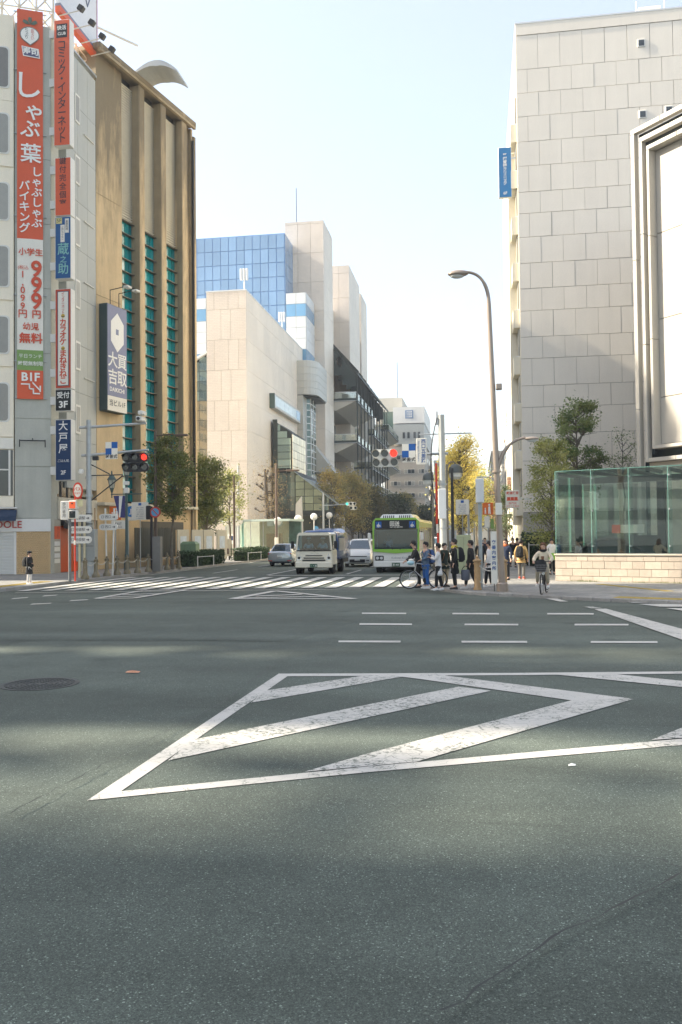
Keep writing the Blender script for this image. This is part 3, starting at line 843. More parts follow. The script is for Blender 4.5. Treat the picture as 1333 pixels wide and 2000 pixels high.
text('999', 1.22, M_INKR, bn, (-.74, YB - .01, 15.7), vert=True, gap=.72, bold=.03, sx=.95, name='banner_lettering')
text('円', .5, M_INKR, bn, (-.74, YB - .01, 14.12), bold=.01, name='banner_lettering')
text('1,099円', .5, M_INKR, bn, (-1.44, YB - .01, 15.2), vert=True, gap=.86, bold=.006, name='banner_lettering')
text('(税込', .24, M_INKR, bn, (-1.42, YB - .01, 16.65), name='banner_lettering')
text('幼児', .42, M_INKR, bn, (-1.03, YB - .01, 13.45), bold=.006, name='banner_lettering'); text('無料', .6, M_INKR, bn, (-1.03, YB - .01, 12.8), bold=.014, name='banner_lettering')
text('平日ランチ', .24, M_INKW, bn, (-1.05, YB - .01, 11.85), name='banner_lettering'); text('時間無制限', .26, M_INKW, bn, (-1.05, YB - .01, 11.45), bold=.003, name='banner_lettering')
text('B1F', .62, M_INKW, bn, (-1.05, YB - .01, 10.72), bold=.02, name='banner_lettering')
q = MB()
for a, b in (((-1.5, 10.35), (-1.1, 10.35)), ((-1.1, 10.35), (-1.1, 10.1)), ((-1.1, 10.1), (-.9, 10.1)), ((-.9, 10.1), (-.9, 9.85)), ((-.9, 9.85), (-.6, 9.85)), ((-.95, 10.45), (-.55, 10.02)), ((-.55, 10.25), (-.55, 9.98))):
    x0, x1 = sorted((a[0], b[0])); z0, z1 = sorted((a[1], b[1]))
    if a[0] != b[0] and a[1] != b[1]:
        q.yprism([(a[0], a[1] - .05), (b[0], b[1] - .05), (b[0], b[1] + .05), (a[0], a[1] + .05)], YB - .004, YB + .006)
    else:
        q.box(x0 - .035, YB - .004, z0 - .035, x1 + .035, YB + .006, z1 + .035)
q.build('stair_arrow_mark', M_INKW, bn)

# projecting box signs, one above the other
SY = 43.9
def box_sign(label, x0, x1, z0, z1, face, name='projecting_sign', thick=.5, brackets=()):
    t = thing(name, label, 'sign', ((x0 + x1) / 2, SY, z0), 0, 'projecting shop signs on the grey building')
    w = (x1 - x0) / 2; h = z1 - z0
    MB().cbox(-w, 0, 0, w, thick, h, .02).build('casing', M_WFRAME, t)
    MB().box(-w + .03, -.006, .03, w - .03, .004, h - .03).build('face', face, t)
    for z in brackets:
        MB().box(-w - .35, .12, z - .22, -w + .01, .3, z + .22).build('bracket', M_WFRAME, t)
    return t
def rect(m, t, x0, z0, x1, z1, y=-.012, name='panel'):
    return MB().box(x0, y, z0, x1, y + .005, z1).build(name, m, t)
(sx0, _, sz1), (sx1, _, sz0) = (-22.58, 43.9, 30.38), (-21.64, 43.9, 23.41)
t = box_sign('tall orange box sign with dark katakana and black square logo, topmost of the stack', -22.57, -21.63, sz0, sz1, M_RED, brackets=(.9, 3.6, 6.3)); SXC = -22.05
H = sz1 - sz0
rect(M_BLACK, t, -.31, H - 1.0, .31, H - .24); text('快活', .27, M_INKW, t, (0, -.02, H - .47), bold=.006); text('CLUB', .22, M_INKW, t, (0, -.02, H - .79), bold=.004, sx=.85)
text('コミック・インターネット', .60, M_INKD, t, (0, -.015, (H - 1.1) / 2 + .02), vert=True, gap=.78, bold=.006, sx=.9, name='sign_lettering')
t = box_sign('shorter orange box sign with six dark kanji, second from the top of the stack', SXC - .46, SXC + .46, 19.55, 22.75, M_RED, brackets=(.7, 2.6))
text('鍵付完全個室', .42, M_INKD, t, (0, -.015, 1.82), vert=True, gap=1.1, bold=.003, name='sign_lettering')
t = box_sign('blue box sign marked 5F with pale brush lettering', SXC - .46, SXC + .46, 16.1, 19.5, M_SBLUE, brackets=(.75, 2.6))
rect(mat('sign_yellow', (.68, .60, .26), .5), t, -.39, 3.02, -.05, 3.34); text('5F', .3, M_INKD, t, (-.22, -.02, 3.18))
rect(M_CREAM, t, .12, 2.5, .34, 3.28); rect(M_CREAM, t, -.14, 2.0, .1, 2.95)
text('黒豚料理', .15, M_INKD, t, (.23, -.02, 2.9), vert=True, gap=.9); text('江戸ちゃんこ', .14, M_INKD, t, (-.02, -.02, 2.48), vert=True, gap=.85)
M_INKT = mat('ink_teal', (.25, .52, .46), .5, var=0)
for ch, z, s_ in (('蔵', 1.58, .68), ('之', 1.03, .40), ('助', .5, .64)):
    text(ch, s_, M_INKT, t, (.02, -.015, z), bold=.006, name='sign_lettering')
t = box_sign('white box sign with red border and red katakana', SXC - .46, SXC + .46, 10.12, 15.55, mat('sign_brick_red', (.50, .07, .03), .45, var=.05), brackets=(.9, 2.8, 4.6))
rect(mat('sign_slate', (.06, .06, .10), .4), t, -.33, .14, .33, 5.3, -.010); rect(M_CREAM, t, -.29, .18, .29, 5.26, -.014)
text('インターネット', .24, M_INKR, t, (0, -.02, 4.62), vert=True, gap=.72, sx=.9); text('カラオケ', .42, M_INKR, t, (0, -.02, 3.05), vert=True, gap=.84, bold=.012)
text('まねきねこ', .44, M_INKR, t, (0, -.02, 1.15), vert=True, gap=.84, bold=.012)
M_GOLD = mat('bell_gold', (.58, .38, .06), .4, var=0)
for z in (3.95, 2.18):
    MB().yprism([(.0 + .11 * math.cos(w * PI / 6), z + .11 * math.sin(w * PI / 6)) for w in range(12)], -.022, -.016).build('bell_mark', M_GOLD, t)
    rect(M_INKD, t, -.09, z - .05, .09, z - .015, -.028, 'bell_mark')
t = box_sign('small black box sign reading reception 3F in white', SXC - .46, SXC + .46, 8.9, 10.08, M_BLACK, brackets=(.6,))
text('受付', .37, M_INKW, t, (0, -.015, .84), bold=.006); text('3F', .50, M_INKW, t, (0, -.015, .34), bold=.014, sx=1.1)
t = box_sign('navy box sign with white brush kanji and 2F, lowest of the stack', SXC - .46, SXC + .46, 5.15, 8.45, M_SNAVY, brackets=(.55, 2.75))
text('大戸屋', .56, M_INKW, t, (0, -.015, 2.3), vert=True, gap=1.1, bold=.004, name='sign_lettering'); text('ごはん処', .17, M_INKW, t, (0, -.015, 1.05)); text('2F', .30, M_INKW, t, (0, -.015, .42), bold=.006)

# rooftop billboard and its lattice
bb = thing('rooftop_billboard', 'large pale rooftop billboard with red edge on white steel lattice', 'billboard', (-23.0, 45, 30.1))
MB().box(-.12, .25, 1.95, .12, 5.0, 11).build('board', mat('board_pale', (.66, .68, .72), .5, var=.03), bb)
for z0, z1, m in ((1.6, 1.95, M_RED), (1.951, 2.1, mat('edge_slate', (.18, .20, .28), .5))):
    MB().box(-.16, .2, z0, .16, 5.06, z1).build('edge_trim', m, bb)
MB().box(-.16, 5.001, 2.1, .16, 5.08, 11).build('edge_trim', mat('edge_pink', (.62, .36, .40), .5), bb)
q = MB().tube([(.13, 3.9, 8.0), (.13, 3.0, 5.0), (.13, 3.7, 4.0), (.13, 4.2, 5.0), (.13, 3.9, 8.0)], .05, 6); q.build('printed_curl', mat('edge_slate', (.2, .2, .3)), bb)
lat = MB()
for i in range(7):
    y = -4 + i * 1.5
    if y < 0: continue
    for x in (-.5, -2.5):
        lat.tube([(x, y, 0), (x, y, 1.7 if x > -1 else 5)], .05, 5)
    lat.tube([(-.5, y, 1.6), (-2.5, y, .1)], .035, 5); lat.tube([(-.5, y, .2), (-2.5, y, 1.6)], .035, 5)
    if i < 6:
        for x in (-.5, -2.5):
            lat.tube([(x, y, .1), (x, y + 1.5, 1.55)], .03, 5); lat.tube([(x, y, 1.55), (x, y + 1.5, .1)], .03, 5)
for x in (-.5, -2.5):
    for z in (.15, .85, 1.58):
        lat.tube([(x, .2, z), (x, 5.1, z)], .04, 5)
lat.build('lattice', mat('lattice_cream', (.62, .57, .46), .55, var=.08), bb)
for y in (.5, 1.9, 3.3, 4.7):
    a = MB().tube([(-.1, y, 1.55), (1.15, y, 1.72)], .035, 6).build('lamp_arm', M_WFRAME, bb)
    q = MB().cbox(-.17, -.15, -.15, .17, .15, .17, .03); o = q.build('flood_lamp', M_STEELD, bb, loc=(1.25, y, 1.82)); o.rotation_euler = (0, R(35), 0)
# white lattice behind the banner head on the corner roof
q = MB()
ox = P - UB * .9 + nn * 1.0
for k in range(6):
    a = ox - UB * (k * .9 - 1)
    q.tube([(a.x, a.y, 30.3), (a.x, a.y, 34)], .06, 5)
    b = ox - UB * ((k + 1) * .9 - 1)
    for z in (30.4, 31.6, 32.8):
        q.tube([(a.x, a.y, z), (b.x, b.y, z + 1.1)], .04, 5); q.tube([(a.x, a.y, z + 1.1), (b.x, b.y, z)], .04, 5); q.tube([(a.x, a.y, z), (b.x, b.y, z)], .04, 5)
tag(q.build('roof_lattice', mat('lattice_cream')), 'white steel lattice frame on the roof above the red banner', 'lattice frame')

# ------------------------------------------------------------------ ochre concrete building with fins and teal windows
A_BR = math.atan2(.978, .21)
ob = thing('ochre_concrete_building', 'stained ochre concrete building with tall piers and narrow teal window strips', 'building', (-22.85, 49.8, 0), A_BR)
# local x along the facade, local y into the building (left), z up
bays = [(2.66, 3.98), (4.62, 6.56), (7.22, 9.25)]
cuts = [0.0]
for a, b in bays: cuts += [a, b]
cuts.append(10.87)
for i in (0, 6):
    MB().box(cuts[i], 0, 4.2, cuts[i + 1], .6, 32.0).build('wall', M_OCHRE, ob)
MB().box(0, .6, 4.2, 10.87, 14, 31.98).build('core_wall', M_OCHRE, ob)
MB().box(0, -.05, .12, 10.87, 13.5, 4.0).build('base_wall', M_OCHRE, ob)
for z in (10.6, 16.9, 23.2):
    MB().box(.02, -.02, z, 2.5, -.001, z + .03).build('joint_line', M_OCHRED, ob)
for x0, x1 in ((3.98, 4.62), (6.56, 7.22), (9.25, 9.95)):
    MB().cbox(x0 + .01, -.42, 4.22, x1 - .01, .5, 31.75, .03).build('pier', M_OCHRED, ob)
    MB().box(x0 + .04, -.44, 4.24, x1 - .04, -.421, 31.7).build('pier_face', M_OCHRE, ob)
for a, b in bays:
    n_l = MB()
    z = 22.5
    while z < 31.5:
        n_l.xprism([(.28, z), (.12, z + .02), (.12, z + .07), (.28, z + .14)], a + .01, b - .01); z += .17
    o = n_l.build('louvre_screen', M_LOUV, ob); o['kind'] = 'stuff'
    MB().box(a, .3, 4.2, b, .5, 31.9).build('reveal_back', M_STEELD, ob)
# window rows: pale half, dark half and a projecting sunshade on each
rows = [4.35 + i * .825 for i in range(22)]
bw = 1.29
pl_l = MB().box(0, .18, 0, .50, .26, .76).mesh('pane', M_TEALL)
pl_ld = MB().box(0, .18, 0, .50, .26, .76).mesh('pane', M_TEAL)
pl_r = MB().box(.54, .18, 0, .98, .26, .76).mesh('pane', M_TEAL)
pl_r2 = MB().box(1.02, .18, 0, 1.28, .26, .76).mesh('pane', M_TEAL)
shm = MB().yprism([(0, -.045), (1.3, -.045), (1.3, .0), (0, .0)], -.06, .3).mesh('sunshade', mat('sunshade_bronze', (.16, .14, .11), .5, .3, var=.1))
for a, b in bays:
    for k, z in enumerate(rows):
        s = (b - a) / 1.3
        for me in (pl_l, pl_r, pl_r2):
            o = place('pane', me, ob, (a, 0, z + .02)); o.scale = (s, 1, 1)
            if me is pl_l and (z > 19.5 or rnd.random() < .25): o.data = pl_ld
        o = place('sunshade', shm, ob, (a, 0, z + .80)); o.scale = (s, 1, 1)
MB().cbox(-.4, -.62, 31.95, 10.98, 14.2, 32.3, .04).build('roof_slab', M_OCHRE, ob)
MB().box(-.35, -.6, 31.78, 10.95, -.4, 31.95).build('roof_soffit', M_OCHRED, ob)
MB().box(10.88, -.2, .12, 11.12, 12, 31.9).build('end_pier', M_OCHRED, ob)
MB().box(11.125, -.3, .12, 11.4, 12, 31.4).build('end_pier', M_OCHRE, ob)
MB().tube([(11.0, -.3, 4.2), (11.0, -.3, 31.0)], .1, 6).build('drain_pipe', M_STEELD, ob)
# base: pale ledge, dark slots, service fence
MB().cbox(-.02, -.6, 4.0, 11.0, .3, 4.2, .02).build('ledge', mat('pale_ledge', (.60, .54, .42), .7, var=.1), ob)
MB().box(4.6, -.07, 2.55, 9.8, -.052, 3.1).build('dark_slot', M_BLACK, ob)
fp = MB().box(0, -.06, 0, .22, 0, 1.9).mesh('fence_board', mat('fence_dark', (.025, .032, .03), .6, rnd_=.4))
for i in range(20):
    place('fence_board', fp, ob, (2.0 + i * .235, -1.3, .75 + rnd.uniform(-.02, .02)))
for i in range(4):
    o = MB().cbox(0, -.06, .35, 1.5, .02, 2.55, .02).build('notice_board', mat('board_cream', (.52, .48, .38), .6, var=.08), ob, loc=(7.0 + i * 1.75, -1.25 - .1 * (i % 2), 0))
    MB().box(.35, -.07, 1.2, 1.15, -.061, 2.1).build('poster', mat('poster_pale', (.50, .58, .66), .35, var=.2, scale=3), o)
# curved canopy sheet on the roof with its stay
cv = MB(); ring = []
for i in range(13):
    w = i / 12; x = -3.6 * w + .6; z = 1.15 * math.sin(PI * (w * .86 + .06))
    ring.append((x, z))
outer = ring; inner = [(x, z - .16 - .35 * (1 - abs(i - 6) / 6)) for i, (x, z) in enumerate(ring)]
rc = MB().yprism([(x, z) for x, z in outer] + [(x, z) for x, z in inner[::-1]], -1.2, 1.2).build('roof_canopy', mat('canopy_grey', (.48, .50, .50), .4, .2, var=.08), ob, loc=(4.7, -.6, 32.2))
rc.scale = (.82, .9, .8); rc.rotation_euler = (0, R(-4), R(-(math.degrees(A_BR))) + PI)
MB().tube([(.6, .5, 32.3), (.6, .5, 34.0), (3.6, -.6, 34.1)], .08, 6).build('canopy_stay', M_WFRAME, ob)
# flat advertising box on the facade
bs = thing('wall_sign', 'grey blue advertising box with white hexagon and large kanji on the ochre wall', 'sign', (-22.85, 49.8, 0), A_BR)
MB().cbox(.22, -.62, 9.8, 2.26, -.02, 16.4, .03).build('casing', mat('sign_side_teal', (.06, .09, .09), .5), bs)
MB().box(.25, -.63, 10.75, 2.23, -.621, 16.37).build('face', mat('sign_greyblue', (.20, .22, .34), .5, var=.06), bs)
MB().box(.25, -.63, 9.83, 2.23, -.621, 10.74).build('face', M_CREAM, bs)
XF = dict(rz=0)
hx = [(1.24 + .80 * math.cos(R(90 + 60 * k)) * .95, 14.75 + 1.22 * math.sin(R(90 + 60 * k))) for k in range(6)]
MB().yprism(hx, -.642, -.636).build('hexagon_mark', M_INKW, bs)
MB().box(1.08, -.648, 14.6, 1.36, -.644, 14.95).build('hexagon_mark', mat('sign_greyblue'), bs)
text('大吉', 1.0, M_INKW, bs, (.76, -.64, 12.4), vert=True, gap=1.06, bold=.014, name='sign_lettering'); text('買取', 1.0, M_INKW, bs, (1.72, -.64, 12.4), vert=True, gap=1.06, bold=.014, name='sign_lettering')
text('DAIKICHI', .36, M_INKW, bs, (1.2, -.64, 11.15), bold=.008); text('当ビル1F', .42, M_INKD, bs, (1.22, -.64, 10.3), bold=.004)
for x in (.7, 1.6):
    MB().tube([(x, -.5, 16.4), (x, -.5, 17.3), (x, -1.7, 17.4)], .03, 5).build('lamp_arm', M_STEELD, bs)
    MB().cbox(x - .22, -1.95, 17.25, x + .22, -1.6, 17.4, .03).build('lamp_head', M_WFRAME, bs)

# ------------------------------------------------------------------ tiled arts hall in the middle distance
M_TILE = tile_mat('pinkish_tile', (.72, .63, .53), .2, .62)
M_TILER = tile_mat('tile_bounce_lit', (.86, .76, .62), .2, .62)  # same tile, lightened on the street faces to stand for bounced light
M_TILEJ = mat('tile_joint', (.45, .40, .34), .8, var=.05)
M_WPAN = mat('white_metal_panel', (.70, .71, .70), .4, .1, var=.03, rnd_=.04)
M_CLAD = mat('grey_metal_cladding', (.50, .49, .44), .4, .25, var=.04, rnd_=.05)
M_BGLASS = mat('sky_blue_glass', (.16, .36, .56), .07, var=.1, scale=.2, spec=.8, rnd_=.12)
def reflect_glass(name, col, rnd_=.1, rough=.03):
    m = mat(name, col, rough, .85, var=.12, scale=.25, rnd_=rnd_)
    return m
M_BLUEG = mat('blue_curtain_glass', (.22, .36, .54), .16, .1, var=.12, scale=.12, rnd_=.10, spec=.7)
M_BLUEL = mat('blue_mullion', (.13, .26, .50), .4, .2, var=.05)
M_DGLASS = mat('green_dark_glass', (.05, .09, .08), .05, .25, var=.3, scale=.3, rnd_=.4, spec=.9)
M_GGLASS = reflect_glass('gold_reflecting_glass', (.55, .46, .30), .25)
M_ATRG = reflect_glass('atrium_glass', (.30, .40, .38), .25)
M_BRONZE = mat('bronze_frame', (.035, .045, .042), .5, .3, var=.1)
M_CANOPY = mat('canopy_dark', (.028, .042, .038), .55, .2, var=.12)
M_CONC = mat('pale_concrete', (.52, .49, .42), .75, var=.06, stain=.06)
hall = thing('tiled_hall', 'large pale tiled hall block with blank walls and a slanted glass entrance', 'building', (-27, 100, 0))
ZJ = [.12, 3.75, 7.4, 11.05, 14.7, 18.3, 21.95, 25.6, 29.25, 31.4]
MB().box(-4.86, .12, .1, -.12, 41, 31.2).build('core_wall', M_TILEJ, hall)
for r_i, (z0, z1) in enumerate(zip(ZJ, ZJ[1:])):
    xs = [-4.9, -3.95, -2.2, -.95, 0] if r_i % 2 == 0 else [-4.9, -3.1, -1.9, 0]
    for x0, x1 in zip(xs, xs[1:]):
        MB().box(x0 + .012, 0, z0 + .014, x1 - (.012 if x1 < 0 else -.0), .2, z1 - .014).build('facade_panel', M_TILE, hall)
    n = 12; off = 1.7 if r_i % 2 else 0
    ys = [.202] + [3.4 * i + off for i in range(1, 12)] + [41]
    for y0, y1 in zip(ys, ys[1:]):
        MB().box(-.2, y0 + .012, z0 + .014, .0, y1 - .012, z1 - .014).build('facade_panel', M_TILER, hall)
MB().box(-4.95, -.04, 31.4, .04, 41, 31.55).build('parapet_cap', M_WPAN, hall)
for x, y in ((-.5, 1.2), (-.6, 22)):
    q = MB().tube([(x, y, 31.5), (x, y, 33.2)], .08, 6)
    for k in range(3):
        q.cbox(x - .5 + .35 * k, y - .2, 33.0, x - .25 + .35 * k, y + .2, 34.4, .05)
    q.build('phone_antenna', M_WPAN, hall)
# projecting window box on the street wall
wb = MB().cbox(0, 11.6, 19.0, .7, 28.3, 20.9, .04).build('bay_window', M_CLAD, hall)
for i in range(6):
    MB().box(.701, 11.9 + i * 2.7, 19.3, .72, 14.52 + i * 2.7, 20.6).build('pane', M_BGLASS if i == 5 else mat('pale_glass', (.55, .66, .68), .08, spec=.8, var=.1), wb)
MB().box(.0, 11.45, 18.95, .72, 11.59, 20.95).build('end_panel', M_DGLASS, wb)
# rounded metal stair turret with its glass strip
tur = []
for z0, z1, ra in [(23.6 + i * 1.05, 24.62 + i * 1.05, 1) for i in range(5)]:
    pts = [(0, 29.3), (1.1, 29.3)] + [(1.1 + 1.9 * math.sin(R(a)), 31.2 + 2.5 - 2.5 * math.cos(R(a)) - 1.9) for a in range(0, 91, 15)] + [(3.0, 38.5), (0, 38.5)]
    MB().prism(pts, z0, z1).build('turret_panel', M_CLAD, hall)
MB().prism([(0, 29.4), (1.0, 29.4), (2.8, 32.2), (2.8, 38.4), (0, 38.4)], 23.4, 28.7).build('turret_core', M_BRONZE, hall)
for i in range(20):
    z = 2.5 + i * 1.05
    MB().box(0, 29.32, z, .9, 31.6, z + 1.02).build('turret_panel', M_CLAD, hall)
st = MB().prism([(.0, 31.7), (.9, 31.7), (1.5, 32.3), (1.5, 36.5), (0, 36.5)], 4.5, 23.4).build('glass_strip', M_DGLASS, hall)
for i in range(18):
    z = 5 + i * 1.03
    MB().prism([(.0, 31.66), (.93, 31.66), (1.54, 32.27), (1.54, 36.4), (0, 36.4)], z, z + .12).build('transom', M_WPAN, st)
for p in ((.92, 31.68), (1.52, 32.3), (1.53, 34.4)):
    MB().box(p[0] - .05, p[1] - .06, 4.5, p[0] + .06, p[1] + .06, 23.38).build('mullion', M_WPAN, st)
# metal hood low on the wall
MB().add([(0, 36.6, 18), (3.4, 36.6, 13.6), (4.4, 36.6, 12.2), (0, 36.6, 12.2), (0, 41, 18), (3.4, 41, 13.6), (4.4, 41, 12.2), (0, 41, 12.2)], [(0, 1, 2, 3), (4, 5, 6, 7), (0, 1, 5, 4), (1, 2, 6, 5), (2, 3, 7, 6)]).build('metal_hood', M_CLAD, hall)
# slanted glass entrance: tall bay and long wedge
gw = thing('glass_entrance', 'dark glass entrance wedge with sloping metal roof leaning on the tiled hall', 'building', (-27, 112, 0))
MB().add([(.3, 0, 10.2), (2.85, 0, 10.2), (2.85, 0, 15.7), (.3, 0, 17.4), (.3, 9, 10.2), (2.85, 9, 10.2), (2.85, 9, 15.7), (.3, 9, 17.4)], [(0, 1, 2, 3), (1, 5, 6, 2), (3, 2, 6, 7), (4, 7, 6, 5)]).build('bay_core', M_BRONZE, gw)
for i in range(7):
    z = 10.4 + i * .93; zt = min(z + .86, 16.9)
    x1 = 2.7 if zt < 15.6 else 2.7 - (zt - 15.6) / .66
    MB().box(.95, -.05, z, max(x1, 1.3), -.01, zt).build('pane', M_ATRG, gw)
MB().box(.28, -.12, 5, .9, .1, 17.5).build('frame', M_BRONZE, gw)
for i in range(6):
    for j in range(5):
        MB().box(2.86, .1 + i * 1.5, 10.3 + j * 1.05, 2.9, 1.52 + i * 1.5, 11.3 + j * 1.05).build('pane', M_GGLASS, gw)
WX = lambda z: 3.1 + (10.6 - z) * 1.28
for j in range(6):
    z0 = 5.4 + j * .95; z1 = z0 + .88
    x = .95
    while x < 7.6:
        a, b = x, min(x + 1.12, 7.7)
        xa, xb = WX(z1), WX(z0)
        if a < xb - .05:
            pts = [(a, z0), (min(b, xb), z0)] + ([(b, z1)] if b < xa else ([(b, 10.6 - (b - 3.1) / 1.28)] if b < xb else []) + ([(xa, z1)] if a < xa else [])) + ([(a, z1)] if a < xa else [(a, 10.6 - (a - 3.1) / 1.28)])
            MB().yprism(pts, -.05, -.005).build('pane', M_ATRG if (x > 3 and rnd.random() < .8) else M_DGLASS, gw)
        x += 1.19
MB().yprism([(.9, 5), (8.3, 5), (8.3, 6.6), (3.1, 10.66), (.9, 10.66)], 0, 12).build('wedge_core', M_BRONZE, gw)
for i in range(12):
    MB().add([(3.0, i * 1.0 - .3, 10.72), (8.9, i * 1.0 - .3, 6.2), (8.9, i + .66, 6.2), (3.0, i + .66, 10.72), (3.0, i - .3, 10.62), (8.9, i - .3, 6.1), (8.9, i + .66, 6.1), (3.0, i + .66, 10.62)], [(0, 1, 2, 3), (4, 5, 6, 7), (0, 1, 5, 4), (2, 3, 7, 6), (1, 2, 6, 5)]).build('roof_sheet', mat('roof_zinc', (.30, .35, .34), .35, .5, var=.08, rnd_=.08), gw)
MB().box(.5, 1.2, .12, 8.1, 11, 5).build('lobby_wall', M_DGLASS, gw)
for x in (.7, 3.2, 5.7, 8.0):
    MB().tube([(x, .3, .12), (x, .3, 5)], .2, 10).build('column', M_BRONZE, gw)
MB().box(.3, -.1, 4.75, 8.4, .5, 5.05).build('beam', M_BRONZE, gw)
# atrium to the left of the hall
at = thing('glass_atrium', 'tall narrow glass atrium with pitched metal roof left of the tiled hall', 'building', (-36, 106, 0))
MB().add([(-6, 0, .12), (3.9, 0, .12), (3.9, 0, 26.2), (-.2, 0, 24.2), (-6, 0, 21), (-6, 12, .12), (3.9, 12, .12), (3.9, 12, 26.2), (-.2, 12, 24.2), (-6, 12, 21)], [(0, 1, 2, 3, 4), (5, 9, 8, 7, 6), (0, 4, 9, 5), (1, 6, 7, 2)]).build('core', M_BRONZE, at)
for i in range(19):
    z = 2 + i * 1.24
    for x0, x1 in ((-3.4, -2.3), (-2.25, -1.15), (-1.1, .0), (.05, 1.2), (1.25, 2.4), (2.45, 3.6)):
        top = min(z + 1.18, 24.3 + x0 * .48)
        if top > z + .2:
            MB().box(x0, -.06, z, x1, -.01, top).build('pane', M_ATRG if z > 19 else M_GGLASS, at)
for i in range(9):
    MB().add([(-6 + i * .05, -.6 + i * 1.3, 21.1), (3.9, -.6 + i * 1.3, 26.4), (3.9, .62 + i * 1.3, 26.4), (-6, .62 + i * 1.3, 21.1), (-6, -.6 + i * 1.3, 20.8), (3.9, -.6 + i * 1.3, 26.1), (3.9, .62 + i * 1.3, 26.1), (-6, .62 + i * 1.3, 20.8)], [(0, 1, 2, 3), (4, 7, 6, 5), (0, 4, 5, 1), (2, 6, 7, 3)]).build('roof_sheet', M_WPAN, at)

# ------------------------------------------------------------------ blue glass block behind
bl = thing('blue_glass_block', 'blue curtain wall office block rising behind the tiled hall', 'building', (-46, 135, 0))
MB().box(0, .1, 5, 16, 22, 50.6).build('core', M_BLUEL, bl)
pw, ph = 1.31, 2.3
pm = MB().box(.05, 0, .06, pw - .05, .1, ph - .06).mesh('pane', M_BLUEG)
for j in range(9):
    for i in range(12):
        if j > 4 and i < 2: continue
        place('pane', pm, bl, (.1 + i * 1.323, 0, 50.5 - (j + 1) * ph))
ps = MB().box(0, .05, .06, .1, 1.45, ph - .06).mesh('pane', M_BLUEG)
for j in range(9):
    for i in range(4):
        place('pane', ps, bl, (15.95, .1 + i * 1.5, 50.5 - (j + 1) * ph))
# white floors with blue windows, left and right of it
for nm, x0, x1, y0, y1 in (('white_bay', -3, 3.2, -1.0, 0), ('white_bay', 16.4, 19.6, -1.2, 6)):
    b = MB().box(x0, y0 + .06, 5, x1, y1, 40.5).build(nm, M_CLAD, bl)
    z = 40.5; k = 0
    n = max(2, int((x1 - x0) / 1.6)); w = (x1 - x0) / n
    while z > 20:
        h = 1.75 if k % 4 != 1 else 2.0
        for i in range(n):
            MB().box(x0 + i * w + .03, y0, z - h + .03, x0 + (i + 1) * w - .03, y0 + .05, z - .03).build('pane' if k % 4 == 1 else 'panel', M_BGLASS if k % 4 == 1 else M_WPAN, b)
        if x0 > 10:
            for i in range(3):
                MB().box(x1 + .001, y0 + .1 + i * 2.3, z - h + .03, x1 + .05, y0 + 2.35 + i * 2.3, z - .03).build('pane' if k % 4 == 1 else 'panel', M_BGLASS if k % 4 == 1 else M_WPAN, b)
        z -= h; k += 1

# ------------------------------------------------------------------ tiled towers with terraces
tw = thing('tiled_tower_block', 'tall pale tiled stair towers with black canopies and terraces along the street', 'building', (-25.1, 141, 0))
def tower(x0, x1, y0, y1, z1):
    MB().box(x0 + .1, y0 + .1, .1, x1 - .1, y1, z1 - .1).build('core_wall', M_TILEJ, tw)
    z = .12; i = 0
    while z < z1 - .2:
        h = min(4.9, z1 - z)
        n = max(1, round((x1 - x0) / 2.3))
        for k in range(n):
            MB().box(x0 + (x1 - x0) * k / n + .02, y0, z + .025, x0 + (x1 - x0) * (k + 1) / n - (.02 if k < n - 1 else 0), y0 + .2, z + h - .025).build('facade_panel', M_TILE, tw)
        n = max(1, round((y1 - y0) / 4.5))
        for k in range(n):
            MB().box(x1 - .2, y0 + (y1 - y0) * k / n + (.201 if k == 0 else .02), z + .025, x1, y0 + (y1 - y0) * (k + 1) / n - .02, z + h - .025).build('facade_panel', M_TILER, tw)
        z += h; i += 1
tower(-6.2, .35, 0, 9, 54.5)
tower(-3.6, .5, 28, 43, 55.6)
tower(-2.2, .3, 47, 57, 55.2)
MB().box(-9, 9.05, .1, -2.6, 27.9, 46.5).build('link_wall', M_TILER, tw)
MB().box(-9, 43.05, .1, -2.6, 46.9, 46).build('link_wall', M_TILER, tw)
MB().box(-9, 57.1, .1, -2.5, 95, 34).build('link_wall', M_CONC, tw)
for y, h in ((60, 41), (70, 39), (80, 36.5)):
    MB().cbox(-5.5, y, 30, -2.2, y + 6, h, .3).build('roof_turret', M_CONC, tw)
MB().tube([(-4.6, 2, 54.4), (-4.6, 2, 61)], .06, 5).build('mast', M_STEELD, tw)
